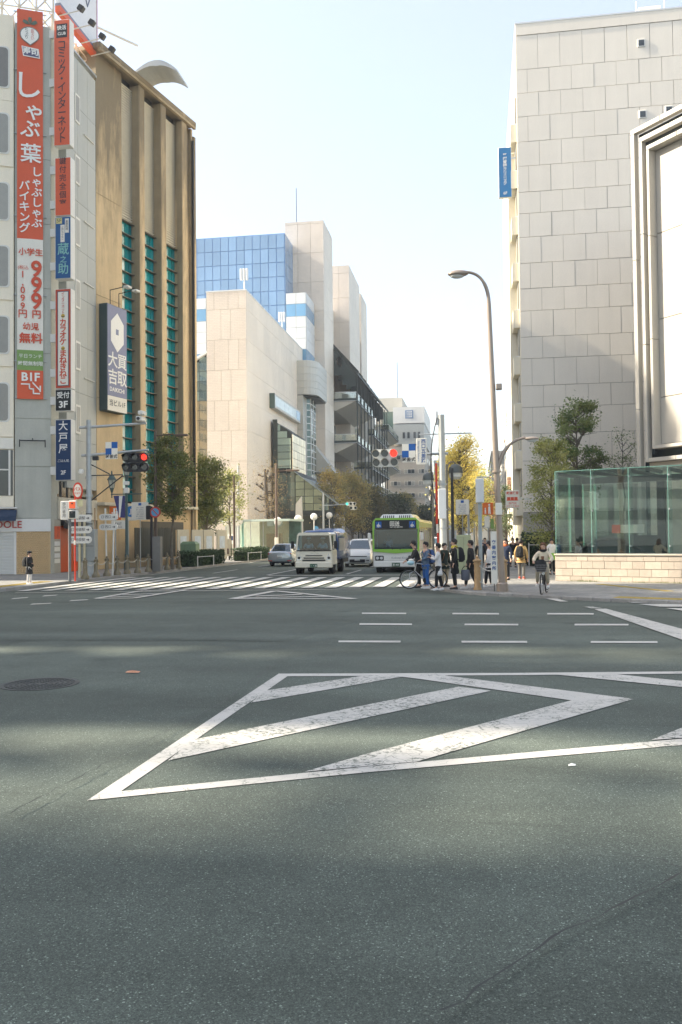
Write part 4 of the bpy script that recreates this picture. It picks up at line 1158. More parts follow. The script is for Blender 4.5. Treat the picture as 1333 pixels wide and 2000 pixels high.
# sloping black canopy over the terraces: sheet, rafters with round cut-outs, posts
MB().add([(-2.5, 9.2, 38.6), (4.6, 9.2, 30.6), (4.6, 62, 31.2), (-2.5, 62, 38.8), (-2.5, 9.2, 38.2), (4.6, 9.2, 30.2), (4.6, 62, 30.8), (-2.5, 62, 38.4)], [(0, 1, 2, 3), (4, 5, 6, 7), (0, 1, 5, 4), (1, 2, 6, 5), (2, 3, 7, 6)]).build('canopy', M_CANOPY, tw)
def rafter(y):
    # stepped gable panel with a half-round opening, built as strips around the hole
    q = MB()
    top = lambda x: 38.1 - (x + 2.5) * (8.0 / 7.1)
    cx, cz, rr = 1.75, 32.7, .95
    N = 40
    for i in range(N):
        xa = .38 + (4.2 - .38) * i / N; xb = .38 + (4.2 - .38) * (i + 1) / N; xm = (xa + xb) / 2
        bot = 30.2 - (.0 if xm < 1.8 else (1.6 if xm < 2.7 else 2.4)) if xm < 3.4 else 28.2
        t = min(top(xa), top(xb))
        segs = [(bot, t)]
        if xm < cx and abs(xm - cx) < rr:
            hgt = math.sqrt(rr * rr - (xm - cx) ** 2); segs = [(bot, cz - hgt), (cz + hgt, t)]
        for a, b in segs:
            if b > a: q.box(xa, y, a, xb + .001, y + .12, b)
    return q.build('rafter_panel', M_CANOPY, tw)
for y in (9.25, 14, 19, 24, 30, 36, 42, 48, 54):
    rafter(y)
for i, y in enumerate(range(10, 62, 5)):
    MB().tube([(4.35, y, .12), (4.35, y, 30.5)], .12, 6).build('terrace_post', M_CANOPY, tw)
    MB().add([(-2.5, y - .1, 38.95), (4.7, y - .1, 30.95), (4.7, y + .1, 30.95), (-2.5, y + .1, 38.95), (-2.5, y, 38.6), (4.7, y, 30.6)], [(0, 1, 2, 3), (0, 4, 5, 1), (3, 2, 5, 4)]).build('canopy_rib', M_CANOPY, tw)
M_RAIL = glass('railing_glass', (.72, .74, .68), .25)
def balcony(y0, y1, z, x1=4.3, name='balcony'):
    b = MB().box(-2.5, y0, z, x1, y1, z + .5).build(name, M_CANOPY, tw)
    MB().add([(-2.5, y0 + .2, z - .02), (x1 - .2, y0 + .2, z - .02), (x1 - .2, y1, z - .02), (-2.5, y1, z - .02), (-2.5, y0 + .2, z - 1.6), (.6, y0 + .2, z - 1.6), (.6, y1, z - 1.6), (-2.5, y1, z - 1.6)], [(0, 1, 2, 3), (4, 5, 6, 7), (0, 1, 5, 4), (1, 2, 6, 5)]).build('soffit', M_CONC, b)
    MB().box(-2.5, y0 - .03, z + .02, x1 + .03, y0, z + .1).build('trim', M_WPAN, b)
    MB().box(x1, y0, z + .02, x1 + .03, y1, z + .1).build('trim', M_WPAN, b)
    MB().box(.5, y0 + .05, z + .5, x1 - .02, y0 + .09, z + 1.55).build('glass_panel', M_RAIL, b)
    n = int((y1 - y0) / 2.4)
    for i in range(n):
        MB().box(x1 - .06, y0 + .1 + (y1 - y0) * i / n, z + .5, x1 - .02, y0 + (y1 - y0) * (i + .92) / n, z + 1.55).build('glass_panel', M_RAIL, b)
    MB().tube([(.4, y0 + .07, z + 1.62), (x1 - .04, y0 + .07, z + 1.62), (x1 - .04, y1, z + 1.62)], .05, 5).build('handrail', M_WPAN, b)
    pk = MB().cbox(1.0, y0 + .6, z + .5, x1 - .6, y0 + 1.2, z + 1.2, .04).build('planter', M_CONC, b)
balcony(9.1, 33, 25.6); balcony(9.1, 31, 18.2)
balcony(34, 66, 22.2); balcony(32, 66, 15.3); balcony(34, 80, 11.0, 4.4); balcony(66, 92, 27.0, 4.2); balcony(66, 92, 19.0, 4.2)
for z in (2.5, 9.5, 13.6, 20.6):
    w = MB().box(-2.58, 10, z, -2.5, 33, z + 3.0).build('window', M_DGLASS, tw)
    for i in range(9):
        MB().box(-2.49, 10.2 + i * 2.5, z, -2.42, 10.5 + i * 2.5, z + 3.0).build('mullion', M_WPAN, w)
for y in (34, 45, 58):
    MB().tube([(2.2, y, .12), (2.2, y, 27)], .9, 12).build('round_column', M_CONC, tw, smooth=True)

# ------------------------------------------------------------------ office block at the end of the street
M_FARB = mat('brown_office_tile', (.45, .40, .33), .7, var=.06, scale=.2, stain=.05)
fb = thing('end_office_block', 'brown tiled office block with white top floors at the end of the street', 'building', (-25.6, 240, 0))
MB().box(0, 0, .1, 11.2, 40, 26.6).build('wall', M_FARB, fb)
MB().box(2.6, -.2, 27.2, 11.2, 40, 32.8).build('upper_wall', M_GREYP, fb)
MB().box(2.6, -.25, 33, 11.3, 30, 37.5).build('top_wall', M_WHITE, fb)
MB().box(-3, 6, 20, 2.5, 40, 36).build('rear_wing', M_FARB, fb)
MB().box(-2.5, 8, 30, 4.5, 40, 41.5).build('rear_wing', M_CONC, fb)
MB().box(-.6, 4, 28, 2.5, 20, 36.9).build('dark_glazing', M_DGLASS, fb)
for zz in (24.2, 20.3, 17.0, 13.7, 10.4, 7.0):
    for x0, x1 in ((1.6, 4.5), (5.5, 8.4), (9.4, 11.0)):
        w = MB().box(x0, -.06, zz - 1.25, x1, -.001, zz).build('window', M_WFRAME, fb)
        n = 3 if x1 - x0 > 2 else 2
        for k in range(n):
            MB().box(x0 + .08 + (x1 - x0 - .1) * k / n, -.08, zz - 1.17, x0 + (x1 - x0) * (k + 1) / n - .05, -.061, zz - .08).build('pane', M_DARKG if rnd.random() < .4 else M_BLIND, w)
    for y in (4, 12, 20):
        MB().box(11.2, y, zz - 1.3, 11.25, y + 4, zz).build('window', M_DARKG, fb)
for x in (5.2, 6.5, 8.2, 9.4):
    w = MB().box(x, -.26, 28.8, x + .65, -.205, 30.5).build('window', M_STEELD, fb); MB().box(x + .12, -.27, 28.95, x + .53, -.262, 30.35).build('pane', M_DARKG, w)
s = MB().box(6.0, -.32, 34.3, 8.2, -.255, 36.6).build('wall_sign', mat('sign_steel_blue', (.16, .24, .38), .5), fb)
for z in (36.1, 35.45, 34.8):
    text('文芸座', .55, M_INKW, fb, (7.1, -.34, z), bold=.01)
MB().tube([(3, 10, 41.5), (3, 10, 52)], .08, 5).build('mast', M_STEELD, fb)

# side street frontage on the right, far
M_FR1 = mat('far_white_wall', (.62, .60, .55), .7, var=.05, stain=.06); M_FR2 = mat('far_tan_wall', (.48, .43, .35), .7, var=.05, stain=.06)
def plain_block(name, label, x0, y0, x1, y1, h, m, floors, cols, side='x0', cat='building'):
    t = thing(name, label, cat, (x0, y0, 0))
    MB().box(0, 0, .1, x1 - x0, y1 - y0, h).build('wall', m, t)
    MB().box(-.1, -.1, h, x1 - x0 + .1, y1 - y0 + .1, h + .4).build('parapet', m, t)
    fh = (h - 4) / floors; wy = (y1 - y0) / cols; wx = (x1 - x0) / max(2, int((x1 - x0) / 3.2)); cx = max(2, int((x1 - x0) / 3.2))
    for i in range(floors):
        for j in range(cols):
            xx = -.05 if side == 'x0' else x1 - x0 + .001
            w = MB().box(xx, wy * (j + .18), 4 + fh * (i + .25), xx + .049, wy * (j + .82), 4 + fh * (i + .8)).build('window', M_DARKG if rnd.random() < .6 else M_BLIND, t)
        for j in range(cx):
            MB().box(wx * (j + .2), -.05, 4 + fh * (i + .25), wx * (j + .8), -.001, 4 + fh * (i + .8)).build('window', M_DARKG if rnd.random() < .6 else M_BLIND, t)
    return t
a = plain_block('side_office', 'slim pale office building beyond the grey panelled block on the right', 3.3, 84, 13, 96, 21, M_FR1, 6, 3)
plain_block('side_office', 'lower tan building further down the right hand pavement', 3.5, 97, 15, 116, 14, M_FR2, 3, 5)
plain_block('side_office', 'small white building at the far end of the right hand pavement', 3.2, 118, 15, 150, 11, M_FR1, 3, 7)
plain_block('side_office', 'tan corner building near the vanishing point of the right pavement', 2.4, 152, 16, 200, 16, M_FR2, 4, 9)
plain_block('distant_tower', 'far grey tower seen at the end of the right hand street', 1.5, 420, 22, 440, 26, mat('far_blue_grey', (.42, .50, .56), .7), 8, 4)
plain_block('distant_block', 'distant pale block between the trees at the street end', -13, 262, -4, 300, 24, M_FR1, 6, 6)
plain_block('distant_block', 'distant low tan block behind the yellow ginkgo trees', -3, 330, 10, 360, 17, M_FR2, 4, 5)
plain_block('distant_block', 'low grey building behind the roadside trees left of the office block', -60, 210, -30, 240, 16, M_FR1, 4, 6, 'x1')

# ------------------------------------------------------------------ grey panelled block on the right
M_GPAN = mat('grey_stone_panel', (.84, .77, .66), .6, var=.03, scale=.5, rnd_=.015, stain=.035, fine=.015)
M_GJNT = mat('panel_joint', (.27, .25, .22), .8, var=0)
rb = thing('grey_panel_building', 'tall blank building clad in large grey stone panels on the right', 'building', (2.84, 57, 0))
MB().box(.05, .07, .1, 22, 30, 34.2).build('core_wall', M_GJNT, rb)
zrow = [34.45, 32.2, 30.65, 29.1, 27.45, 25.85, 24.15, 22.75, 21.2, 19.5, 17.85, 16.4, 14.7, 13.3, 11.55, 10.15, 8.45, 6.7, 5.05, 3.4]
PWX = 1.395
shared = {}
for i, (zt, zb) in enumerate(zip(zrow, zrow[1:])):
    off = 0 if i % 2 == 0 else -.70
    x = off
    while x < 15:
        a, b = max(x, 0), x + PWX
        if b > .1:
            key = (round(b - a, 2), round(zt - zb, 2))
            if key not in shared:
                shared[key] = MB().box(.011, 0, .013, key[0] - .011, .1, key[1] - .013).mesh('stone_panel', M_GPAN)
            place('stone_panel', shared[key], rb, (a, rnd.uniform(-.004, .004), zb))
        x = b
MB().box(0, -.03, 34.47, 22, 30, 35.2).build('parapet', M_GPAN, rb)
MB().box(-.03, -.05, 35.2, 22, 30.1, 35.3).build('parapet_cap', M_WPAN, rb)
MB().box(8.3, 3, 35.2, 9.7, 6, 37.3).build('roof_house', M_GPAN, rb); MB().tube([(8.1, 2.8, 35.2), (8.1, 2.8, 37.6)], .05, 5).build('roof_rail', M_WPAN, rb); MB().tube([(9.9, 2.8, 35.2), (9.9, 2.8, 37.9)], .05, 5).build('roof_rail', M_WPAN, rb)
for (x, z) in ((7.85, 33.2), (7.85, 28.6), (9.45, 28.75)):
    w = MB().cbox(x - .24, -.05, z - .26, x + .24, .02, z + .26, .02).build('window', M_WFRAME, rb); MB().box(x - .17, -.055, z - .19, x + .17, -.051, z + .19).build('pane', M_DARKG, w)
MB().box(0, .0, .1, 22, .06, 3.38).build('plinth', mat('plinth_tan', (.45, .42, .36), .7), rb)
# street side: stacked cream balcony boxes and fins
M_CREAMW = mat('cream_wall', (.74, .68, .54), .6, var=.04, stain=.04)
MB().box(-.02, .1, .1, .049, 30, 34.2).build('side_wall', M_CREAMW, rb)
MB().box(-.55, 1.95, 2.6, -.02, 2.3, 27.6).build('fin', M_CREAMW, rb)
for z in [3.2 + 3.05 * i for i in range(9)]:
    b = MB().box(-.42, .25, z, -.021, 1.9, z + 1.15).build('balcony_box', M_CREAMW, rb)
    MB().box(-.3, .3, z + 1.15, -.022, 1.85, z + 1.2).build('sill', M_WPAN, b)
    MB().box(-.10, .3, z + 1.25, -.021, 1.85, z + 2.95).build('pane', M_BLIND, b)
bsn = thing('clinic_sign', 'vertical blue projecting sign with white kanji high on the grey block', 'sign', (2.04, 57.3, 24.0))
MB().cbox(-.42, 0, 0, .42, .25, 3.32, .02).build('casing', M_WFRAME, bsn); MB().box(-.40, -.008, .03, .40, -.001, 3.29).build('face', mat('sign_azure', (.03, .19, .42), .4, var=.04), bsn)
text('平塚胃腸クリニック', .27, M_INKW, bsn, (0, -.014, 1.85), vert=True, gap=.85, bold=.006, name='sign_lettering'); text('6F', .26, M_INKW, bsn, (0, -.014, .28), bold=.004)
for z in (.6, 2.6): MB().box(.42, .08, z - .05, .85, .16, z + .05).build('bracket', M_WPAN, bsn)
# signs down the pavement
def hang_sign(label, x0, x1, y, z0, z1, face, txt='', ink=None, size=.3, vert=True, gap=.9):
    t = thing('shop_sign', label, 'sign', ((x0 + x1) / 2, y, z0), 0)
    w = (x1 - x0) / 2; h = z1 - z0
    MB().cbox(-w, 0, 0, w, .25, h, .02).build('casing', M_WFRAME, t); MB().box(-w + .03, -.008, .03, w - .03, -.001, h - .03).build('face', face, t)
    MB().box(w, .08, h / 2 - .05, w + .9, .15, h / 2 + .05).build('bracket', M_WFRAME, t)
    if txt: text(txt, size, ink or M_INKD, t, (0, -.015, h / 2), vert=vert, gap=gap, bold=.004)
    return t
(ax, ay, az), (bx, by, bz) = (1.53, 50, 4.48), (2.29, 50, 3.48)
t = hang_sign('white square sign with red lettering and a red train drawing', ax, bx, 50, bz, az, M_CREAM)
h = az - bz; w = (bx - ax)
text('鉄道模型', .17, M_INKR, t, (0, -.015, h * .84), bold=.004); text('専門店', .15, M_INKR, t, (0, -.015, h * .26)); text('ガチャ大集合', .12, M_INKR, t, (0, -.015, h * .1))
q = MB()
for k in range(3): q.box(-.3 + k * .2, -.014, h * .46, -.12 + k * .2, -.009, h * .62)
q.box(-.33, -.014, h * .42, .33, -.009, h * .46); q.build('train_mark', M_INKR, t)
(ax, ay, az), (bx, by, bz) = (2.41, 75, 6.93), (2.81, 75, 5.71)
hang_sign('narrow tan vertical sign with dark kanji above the train sign', ax, bx, 75, bz, az, mat('sign_tan', (.42, .34, .24), .6), '中央口', mat('ink_brown', (.2, .03, .02)), .35)
(ax, ay, az), (bx, by, bz) = (2.6, 84.5, 16.06), (3.15, 84.5, 10.88)
hang_sign('tall pale vertical sign with grey katakana on the slim office', ax, bx, 83.5, bz, az, M_WPAN, 'ジョイアルカード', mat('ink_grey', (.2, .22, .26)), .55)

# ------------------------------------------------------------------ white framed building at the right edge
wb_ = thing('white_framed_building', 'white building with nested stone frames and blank bright panels, right edge', 'building', (7.8, 47, 0), math.atan2(-.785, .62))
M_WSTONE = mat('white_stone', (.45, .42, .365), .55, var=.03, scale=1.5, rnd_=.03, stain=.02)
M_SLOT = mat('slot_glass', (.02, .03, .035), .1, var=.2, spec=.7)
MB().box(.5, .75, .1, 20, 18, 22.6).build('core_wall', M_SLOT, wb_)
def frame_ring(x0, zt, zb, wd, th, y, yd):
    # left jamb in three lifts, head in three lengths, sill
    zz = [zb, zb + (zt - zb) * .36, zb + (zt - zb) * .70, zt - th]
    for a, b in zip(zz, zz[1:]):
        MB().cbox(x0, y, a + .01, x0 + wd, y + yd, b - .01, .015).build('frame_stone', M_WSTONE, wb_)
    xx = [x0, x0 + 1.9, x0 + 5.0, 19]
    for a, b in zip(xx, xx[1:]):
        MB().cbox(a + (.0 if a == x0 else .01), y, zt - th, b - .01, y + yd, zt, .015).build('frame_stone', M_WSTONE, wb_)
        if zb > 2: MB().cbox(a + (wd + .01 if a == x0 else .01), y, zb, b - .01, y + yd, zb + th * .8, .015).build('frame_stone', M_WSTONE, wb_)
frame_ring(.48, 22.95, .12, .24, .26, -.0, .3)
frame_ring(.96, 22.38, 5.6, .19, .25, .08, .3)
frame_ring(1.36, 21.82, 6.25, .17, .22, .14, .6)
for xa, xb, za, zt in ((.73, .955, 1.2, 22.69), (1.16, 1.355, 6.0, 22.12)):
    MB().box(xa, .36, za, xb, .5, zt).build('dark_slot', M_SLOT, wb_); MB().box(xb, .37, zt - .34, 18, .5, zt).build('dark_slot', M_SLOT, wb_)
for i, (za, zb) in enumerate(((21.55, 17.3), (17.28, 12.9), (12.88, 8.9), (8.88, 6.5))):
    for j in range(6):
        x0 = 1.54 + j * 1.55
        MB().box(x0 + .008, .62, zb + .008, x0 + 1.542, .74, za - .008).build('wall_panel', M_WSTONE, wb_)
for j in range(8):
    MB().box(.80 + j * 1.5, .40, .12, 2.28 + j * 1.5, .74, 5.58).build('lower_panel', mat('lower_stone', (.62, .53, .43), .6, var=.04, rnd_=.04), wb_)
MB().box(3.2, .2, 4.0, 12, .39, 5.2).build('shop_window', M_SLOT, wb_)
MB().box(.5, .8, .1, 1.2, 16, 22.5).build('return_wall', M_WSTONE, wb_)

# ------------------------------------------------------------------ glass pavilion over the underpass stairs
pv = thing('glass_pavilion', 'green tinted glass pavilion over stairs on a low stone wall', 'pavilion', (3.03, 36.18, 0), math.atan2(-.423, .906))
M_PGL = glass('pavilion_glass', (.92, .975, .95), .16)
M_PEDGE = mat('glass_edge', (.22, .46, .39), .1, var=.05, spec=.8)
M_STONE = mat('beige_stone_block', (.46, .39, .31), .7, var=.10, scale=5, rnd_=.10, fine=.05, bump=.15)
LP, DP = 13.2, 5.2
MB().box(.03, .03, .0, LP, .3, 1.12).build('wall_core', mat('mortar', (.30, .26, .21), .9), pv)
MB().box(.031, .3, .0, .3, DP, 1.12).build('wall_core', mat('mortar'), pv)
blk = {}
for j, (z0, z1) in enumerate(((.1, .30), (.31, .60), (.61, .90), (.91, 1.13))):
    x = 0; k = 0
    while x < LP - .2:
        w = .46 if (k + j) % 3 else .62
        key = (w, j)
        if key not in blk: blk[key] = MB().cbox(.004, 0, z0 + .004, w - .004, .1, z1 - .004, .006).mesh('stone_block', M_STONE)
        place('stone_block', blk[key], pv, (x - (.2 if j % 2 else 0) if x > 0 else x, rnd.uniform(0, .008), 0))
        x += w; k += 1
    y = .12
    while y < DP - .3:
        place('stone_block', blk.setdefault((.46, j), MB().cbox(.004, 0, z0 + .004, .456, .1, z1 - .004, .006).mesh('stone_block', M_STONE)), pv, (.0, y + .46, 0), -PI / 2); y += .46
MB().cbox(-.03, -.04, 1.13, LP, .36, 1.19, .01).build('coping', mat('coping_stone', (.50, .44, .35), .6, var=.08), pv)
def pane(x0, y0, x1, y1, z0=1.22, z1=4.52, top=0):
    q = MB(); d = Vector((x1 - x0, y1 - y0)); L = d.length; a = math.atan2(d.y, d.x)
    o = q.box(.012, -.01, z0, L - .012, .01, z1).build('glass_pane', M_PGL, pv, loc=(x0, y0, 0), rz=a)
    MB().box(-.006, -.012, z0, .005, .012, z1 + .01).build('edge', M_PEDGE, o)
    MB().box(0, -.016, z1 + .002, L, .016, z1 + .014).build('edge', M_PEDGE, o)
for i in range(9): pane(i * 1.467 + .03, .08, (i + 1) * 1.467 + .03, .08)
for i in range(3): pane(.05, .1 + (i + 1) * 1.7, .05, .1 + i * 1.7)
for i in range(9): pane(i * 1.467 + .03, DP + .05, (i + 1) * 1.467 + .03, DP + .05)
MB().cbox(.02, .1, 1.19, LP, .16, 1.22, .005).build('channel', M_GALV, pv)
for i in range(10):
    x = .06 + i * 1.467
    MB().box(x - .09, .2, 1.2, x + .09, .216, 4.5).build('glass_fin', M_PGL, pv)
    MB().box(x - .03, .25, 4.36, x + .03, DP, 4.5).build('roof_beam', M_STEELD, pv)
    for z in (1.5, 2.9, 4.2):
        MB().lathe([(.035, -.05), (.035, .09)], 8, (x, .12, z), 'y').build('glass_clamp', M_GALV, pv)
for i in range(9): MB().box(.05 + i * 1.467, .12, 4.54, .03 + (i + 1) * 1.467, DP, 4.56).build('roof_glass', M_PGL, pv)
MB().box(.2, 2.2, 4.1, LP, 2.5, 4.35).build('roof_girder', M_STEELD, pv)
# what stands inside: stair hood, handrail arc, white wall, columns
MB().box(3.75, 2.6, .1, 5.6, 3.1, 3.75).build('inner_wall', M_WSTONE, pv); MB().box(3.4, 2.55, .1, 3.7, 3.2, 4.1).build('inner_column', M_STEELD, pv)
MB().box(6.1, 1.2, .1, 6.5, 1.6, 4.3).build('inner_column', mat('column_green', (.10, .28, .23), .4), pv)
MB().box(.5, 1.0, .1, .75, 1.25, 4.3).build('inner_column', M_BRONZE, pv)
hr = [(x, 1.0, 1.25 + .55 * math.sin(PI * (x - .6) / 2.6)) for x in [.6 + .2 * i for i in range(14)]]
MB().tube(hr, .07, 8).build('handrail', M_STEELD, pv); MB().add([(p[0], 1.02, p[2] - .05) for p in hr] + [(p[0], 1.02, 1.0) for p in hr], [(i, i + 1, 15 + i - 0, 14 + i) for i in range(13)]).build('stair_hood', M_BRONZE, pv)
MB().box(1.6, 2.4, 2.0, 2.9, 2.5, 2.35).build('inner_sign', mat('sign_cream'), pv); MB().box(1.6, 2.39, 2.0, 1.95, 2.395, 2.35).build('inner_sign', M_RED, pv)
MB().box(1.6, DP - .3, .1, 4, DP - .1, 1.9).build('inner_counter', M_BRONZE, pv); MB().box(7, 3, .1, 12, 4, 3.6).build('inner_stair_house', M_CONC, pv)
# weeds at the foot of the wall
q = MB(); rr = random.Random(4)
for i in range(420):
    x = rr.choice((1.0, 1.4, 3.3, 4.2, 4.9, 6)) + rr.gauss(0, .25); y = -.05 - abs(rr.gauss(0, .05)); h = rr.uniform(.03, .1); a = rr.uniform(0, 6.28); dx = .03 * math.cos(a); dy = .03 * math.sin(a)
    q.add([(x, y, .1), (x + .012, y, .1), (x + dx, y + dy, .1 + h)], [(0, 1, 2)])
o = q.build('weeds', mat('weed_green', (.10, .12, .03), .8, var=.3)); o.location = (3.03, 36.18, 0); o.rotation_euler = (0, 0, math.atan2(-.423, .906)); o['kind'] = 'stuff'; o['label'] = 'thin weeds growing along the foot of the stone wall'; o['category'] = 'weeds'

# ------------------------------------------------------------------ unseen blocks added outside the frame to shade the crossing
GAPS = [(-60, 1.0, 54, 0), (1.0, 5.3, 34, 1), (5.3, 9.6, 53, 0), (9.6, 11.9, 34, 2), (11.9, 24.2, 53, 0), (24.2, 26.2, 45.7, 0), (26.2, 29.5, 50, 0)]
words = ['long', 'narrow louvred', 'slim', 'low louvred', 'broad', 'lower', 'end']
for k, (y0, y1, h, scr) in enumerate(GAPS):
    t = thing('unseen_shade_block', words[k] + ' tan block added unseen outside the frame on the left to shade the crossing', 'building', (-78, y0, 0))
    MB().box(0, 0.02, .1, 18, y1 - y0 - .02, h).build('wall', M_FR2, t)
    MB().box(-.2, .03, h, 18.2, y1 - y0 - .03, h + .5).build('parapet', M_FR1, t)
    for f in range(int(h / 3.4)):
        MB().box(18.001, .3, 4 + f * 3.2, 18.05, y1 - y0 - .3, 5.7 + f * 3.2).build('window', M_DARKG, t)
    if scr:
        # unseen slats added with uneven gaps, so sun reaches the road in soft patches
        rr = random.Random(20 + scr); q = MB(); z = h + .5
        while z < 53:
            y = .02
            while y < y1 - y0 - .05:
                w = rr.uniform(.35, 1.0)
                if rr.random() < (.50 if scr == 1 else .62): q.box(17.6, y, z, 17.75, min(y + w, y1 - y0 - .03), z + rr.uniform(.35, .6))
                y += w
            z += .55
        for i in range(3): q.box(17.8, (y1 - y0) * i / 2.02, h, 17.95, (y1 - y0) * i / 2.02 + .08, 53)
        q.build('sun_patch_slats', M_GALV, t)

# ------------------------------------------------------------------ street furniture
M_SIGBLK = mat('signal_black', (.02, .02, .022), .5, var=.1)
M_SIGWHT = mat('signal_white', (.62, .61, .56), .5, var=.06)
M_LENS = mat('lens_off', (.02, .028, .028), .15, var=.1, spec=.8)
M_LRED = mat('lens_red', (.8, .03, .02), .3, var=0, emit=((1, .03, .015), .7))
M_LGRN = mat('lens_green', (.05, .5, .4), .3, var=0, emit=((.1, .9, .65), .35))
M_ORNG = mat('sign_orange', (.72, .15, .02), .45, var=.05)
M_BOLL = mat('bollard_bronze', (.20, .17, .11), .55, .3, var=.2, scale=8)
M_BOLR = mat('bollard_tan', (.42, .27, .13), .5, .2, var=.14, scale=8)
M_CHAIN = mat('chain_pale', (.50, .49, .44), .5, .3, var=.1)
M_POLEGRN = mat('lamp_post_green', (.07, .11, .105), .45, .2, var=.1)
M_REDP = mat('red_enamel', (.60, .05, .02), .4, var=.06)

def capsule(x0, z0, x1, z1, y0, y1, q=None):
    q = q or MB(); r = (z1 - z0) / 2; P = []
    for i in range(9):
        a = R(-90 + 180 * i / 8); P.append((x1 - r + r * math.cos(a), (z0 + z1) / 2 + r * math.sin(a)))
    for i in range(9):
        a = R(90 + 180 * i / 8); P.append((x0 + r + r * math.cos(a), (z0 + z1) / 2 + r * math.sin(a)))
    return q.yprism(P, y0, y1)
def signal_bar(t, cx, y, cz, w, h, m_body, lit=None, n=3, r=.15):
    hd = capsule(cx - w / 2, cz - h / 2, cx + w / 2, cz + h / 2, y, y + .16).build('signal_head', m_body, t)
    for i in range(n):
        x = cx + (i - (n - 1) / 2) * (w - h * .9) / (n - 1)
        lm = lit[1] if lit and lit[0] == i else M_LENS
        MB().lathe([(r, -.03), (r, .01)], 16, (x, y, cz), 'y').build('lens', lm, hd)
        q = MB(); V = []
        for a in range(-15, 196, 15):
            for rr, yy in ((r + .012, .005), (r + .02, -.24 if 20 < a < 160 else -.10)):
                V.append((x + rr * math.cos(R(a)), y + yy, cz + rr * math.sin(R(a))))
        q.add(V, [(2 * k, 2 * k + 1, 2 * k + 3, 2 * k + 2) for k in range(len(V) // 2 - 1)]); q.build('visor', m_body, hd)
    return hd
def pole(t, x, y, z0, z1, r0, r1=None, m=None, name='pole', n=10, lean=(0, 0)):
    return MB().tube([(x, y, z0), (x + lean[0], y + lean[1], z1)], [r0, r1 or r0], n).build(name, m or M_GALV, t, smooth=True)
def face_sign(t, x0, z0, x1, z1, y, m, name='sign_plate', th=.03):
    return MB().cbox(x0, y, z0, x1, y + th, z1, .008).build(name, m, t)

# --- left signal on its galvanised mast
sg = thing('traffic_signal', 'black double row traffic signal showing red on grey mast, left corner', 'traffic light', (-19.06, 40.66, 0.13))
lx, ly, lz = (-19.06, 40.66, 0.13)
pole(sg, 0, 0, -.02, 7.75, .16, .13)
MB().tube([(-.5, 0, 7.4), (.3, 0, 7.42), (3.0, 0, 7.52)], [.07, .07, .055], 8).build('arm', M_GALV, sg, smooth=True)
MB().tube([(-.4, 0, 6.0), (.3, 0, 6.03), (3.1, 0, 6.2)], [.07, .07, .055], 8).build('arm', M_GALV, sg, smooth=True)
for z in (4.0, 4.9, 6.02, 7.42):
    MB().lathe([(.19, -.06), (.19, .06)], 10, (0, 0, z)).build('clamp', M_GALV, sg)
signal_bar(sg, 2.45, -.12, 5.84, 1.36, .46, M_SIGBLK, (2, M_LRED)); signal_bar(sg, 2.45, -.12, 5.36, 1.36, .46, M_SIGBLK)
for x in (1.95, 2.9): MB().tube([(x, 0, 6.14), (x, 0, 5.2)], .03, 6).build('hanger', M_GALV, sg)
MB().cbox(2.55, -.3, 7.6, 2.85, .3, 7.85, .04).build('camera_housing', M_WFRAME, sg); MB().cbox(2.7, -.4, 7.9, 2.95, .15, 8.1, .04).build('camera_housing', M_WFRAME, sg); MB().lathe([(.08, -.05), (.08, .0)], 12, (2.7, -.3, 7.72), 'y').build('camera_lens', M_SIGBLK, sg)
def check_sign(t, x0, zt, s, y):
    for i in range(2):
        for j in range(2):
            MB().box(x0 + i * s, y, zt - (j + 1) * s, x0 + (i + 1) * s - .002, y + .02, zt - j * s - .002).build('check_square', M_SIGBLUE if (i + j) == 1 else M_CREAM, t)
    MB().box(x0, y, zt - 2 * s - s * .72, x0 + 2 * s, y + .02, zt - 2 * s - .004).build('caption_plate', M_CREAM, t)
    text('時差式', s * .66, M_INKD, t, (x0 + s, y - .008, zt - 2 * s - s * .36), bold=.004)
M_SIGBLUE = mat('check_blue', (.01, .10, .36), .45, var=.03)
(ax, _, az) = (-18.14, 40.2, 6.76)
check_sign(sg, ax - lx, az - lz, .31, -.12)
for a, b in (((.1, 0, 5.0), (1.8, -.1, 5.0)), ((.1, 0, 5.55), (1.1, -.05, 5.05)), ((.1, 0, 3.75), (1.8, -.1, 4.95))):
    MB().tube([a, b], .03, 6).build('stay', M_STEELD, sg)
MB().lathe([(.05, .1), (.13, 0), (.13, -.08), (.06, -.1)], 12, (-.35, -.1, 5.2), 'y').build('loudspeaker', M_WFRAME, sg)
MB().cbox(.2, -.08, 5.75, .5, .08, 5.95, .02).build('junction_box', M_STEELD, sg); pole(sg, .25, .1, .0, 3.4, .03, m=mat('conduit_rust', (.35, .22, .12), .6), name='conduit')
for z in (2.1, 2.6, 3.1): MB().lathe([(.17, -.02), (.17, .02)], 10, (0, 0, z)).build('band', M_STEELD, sg)

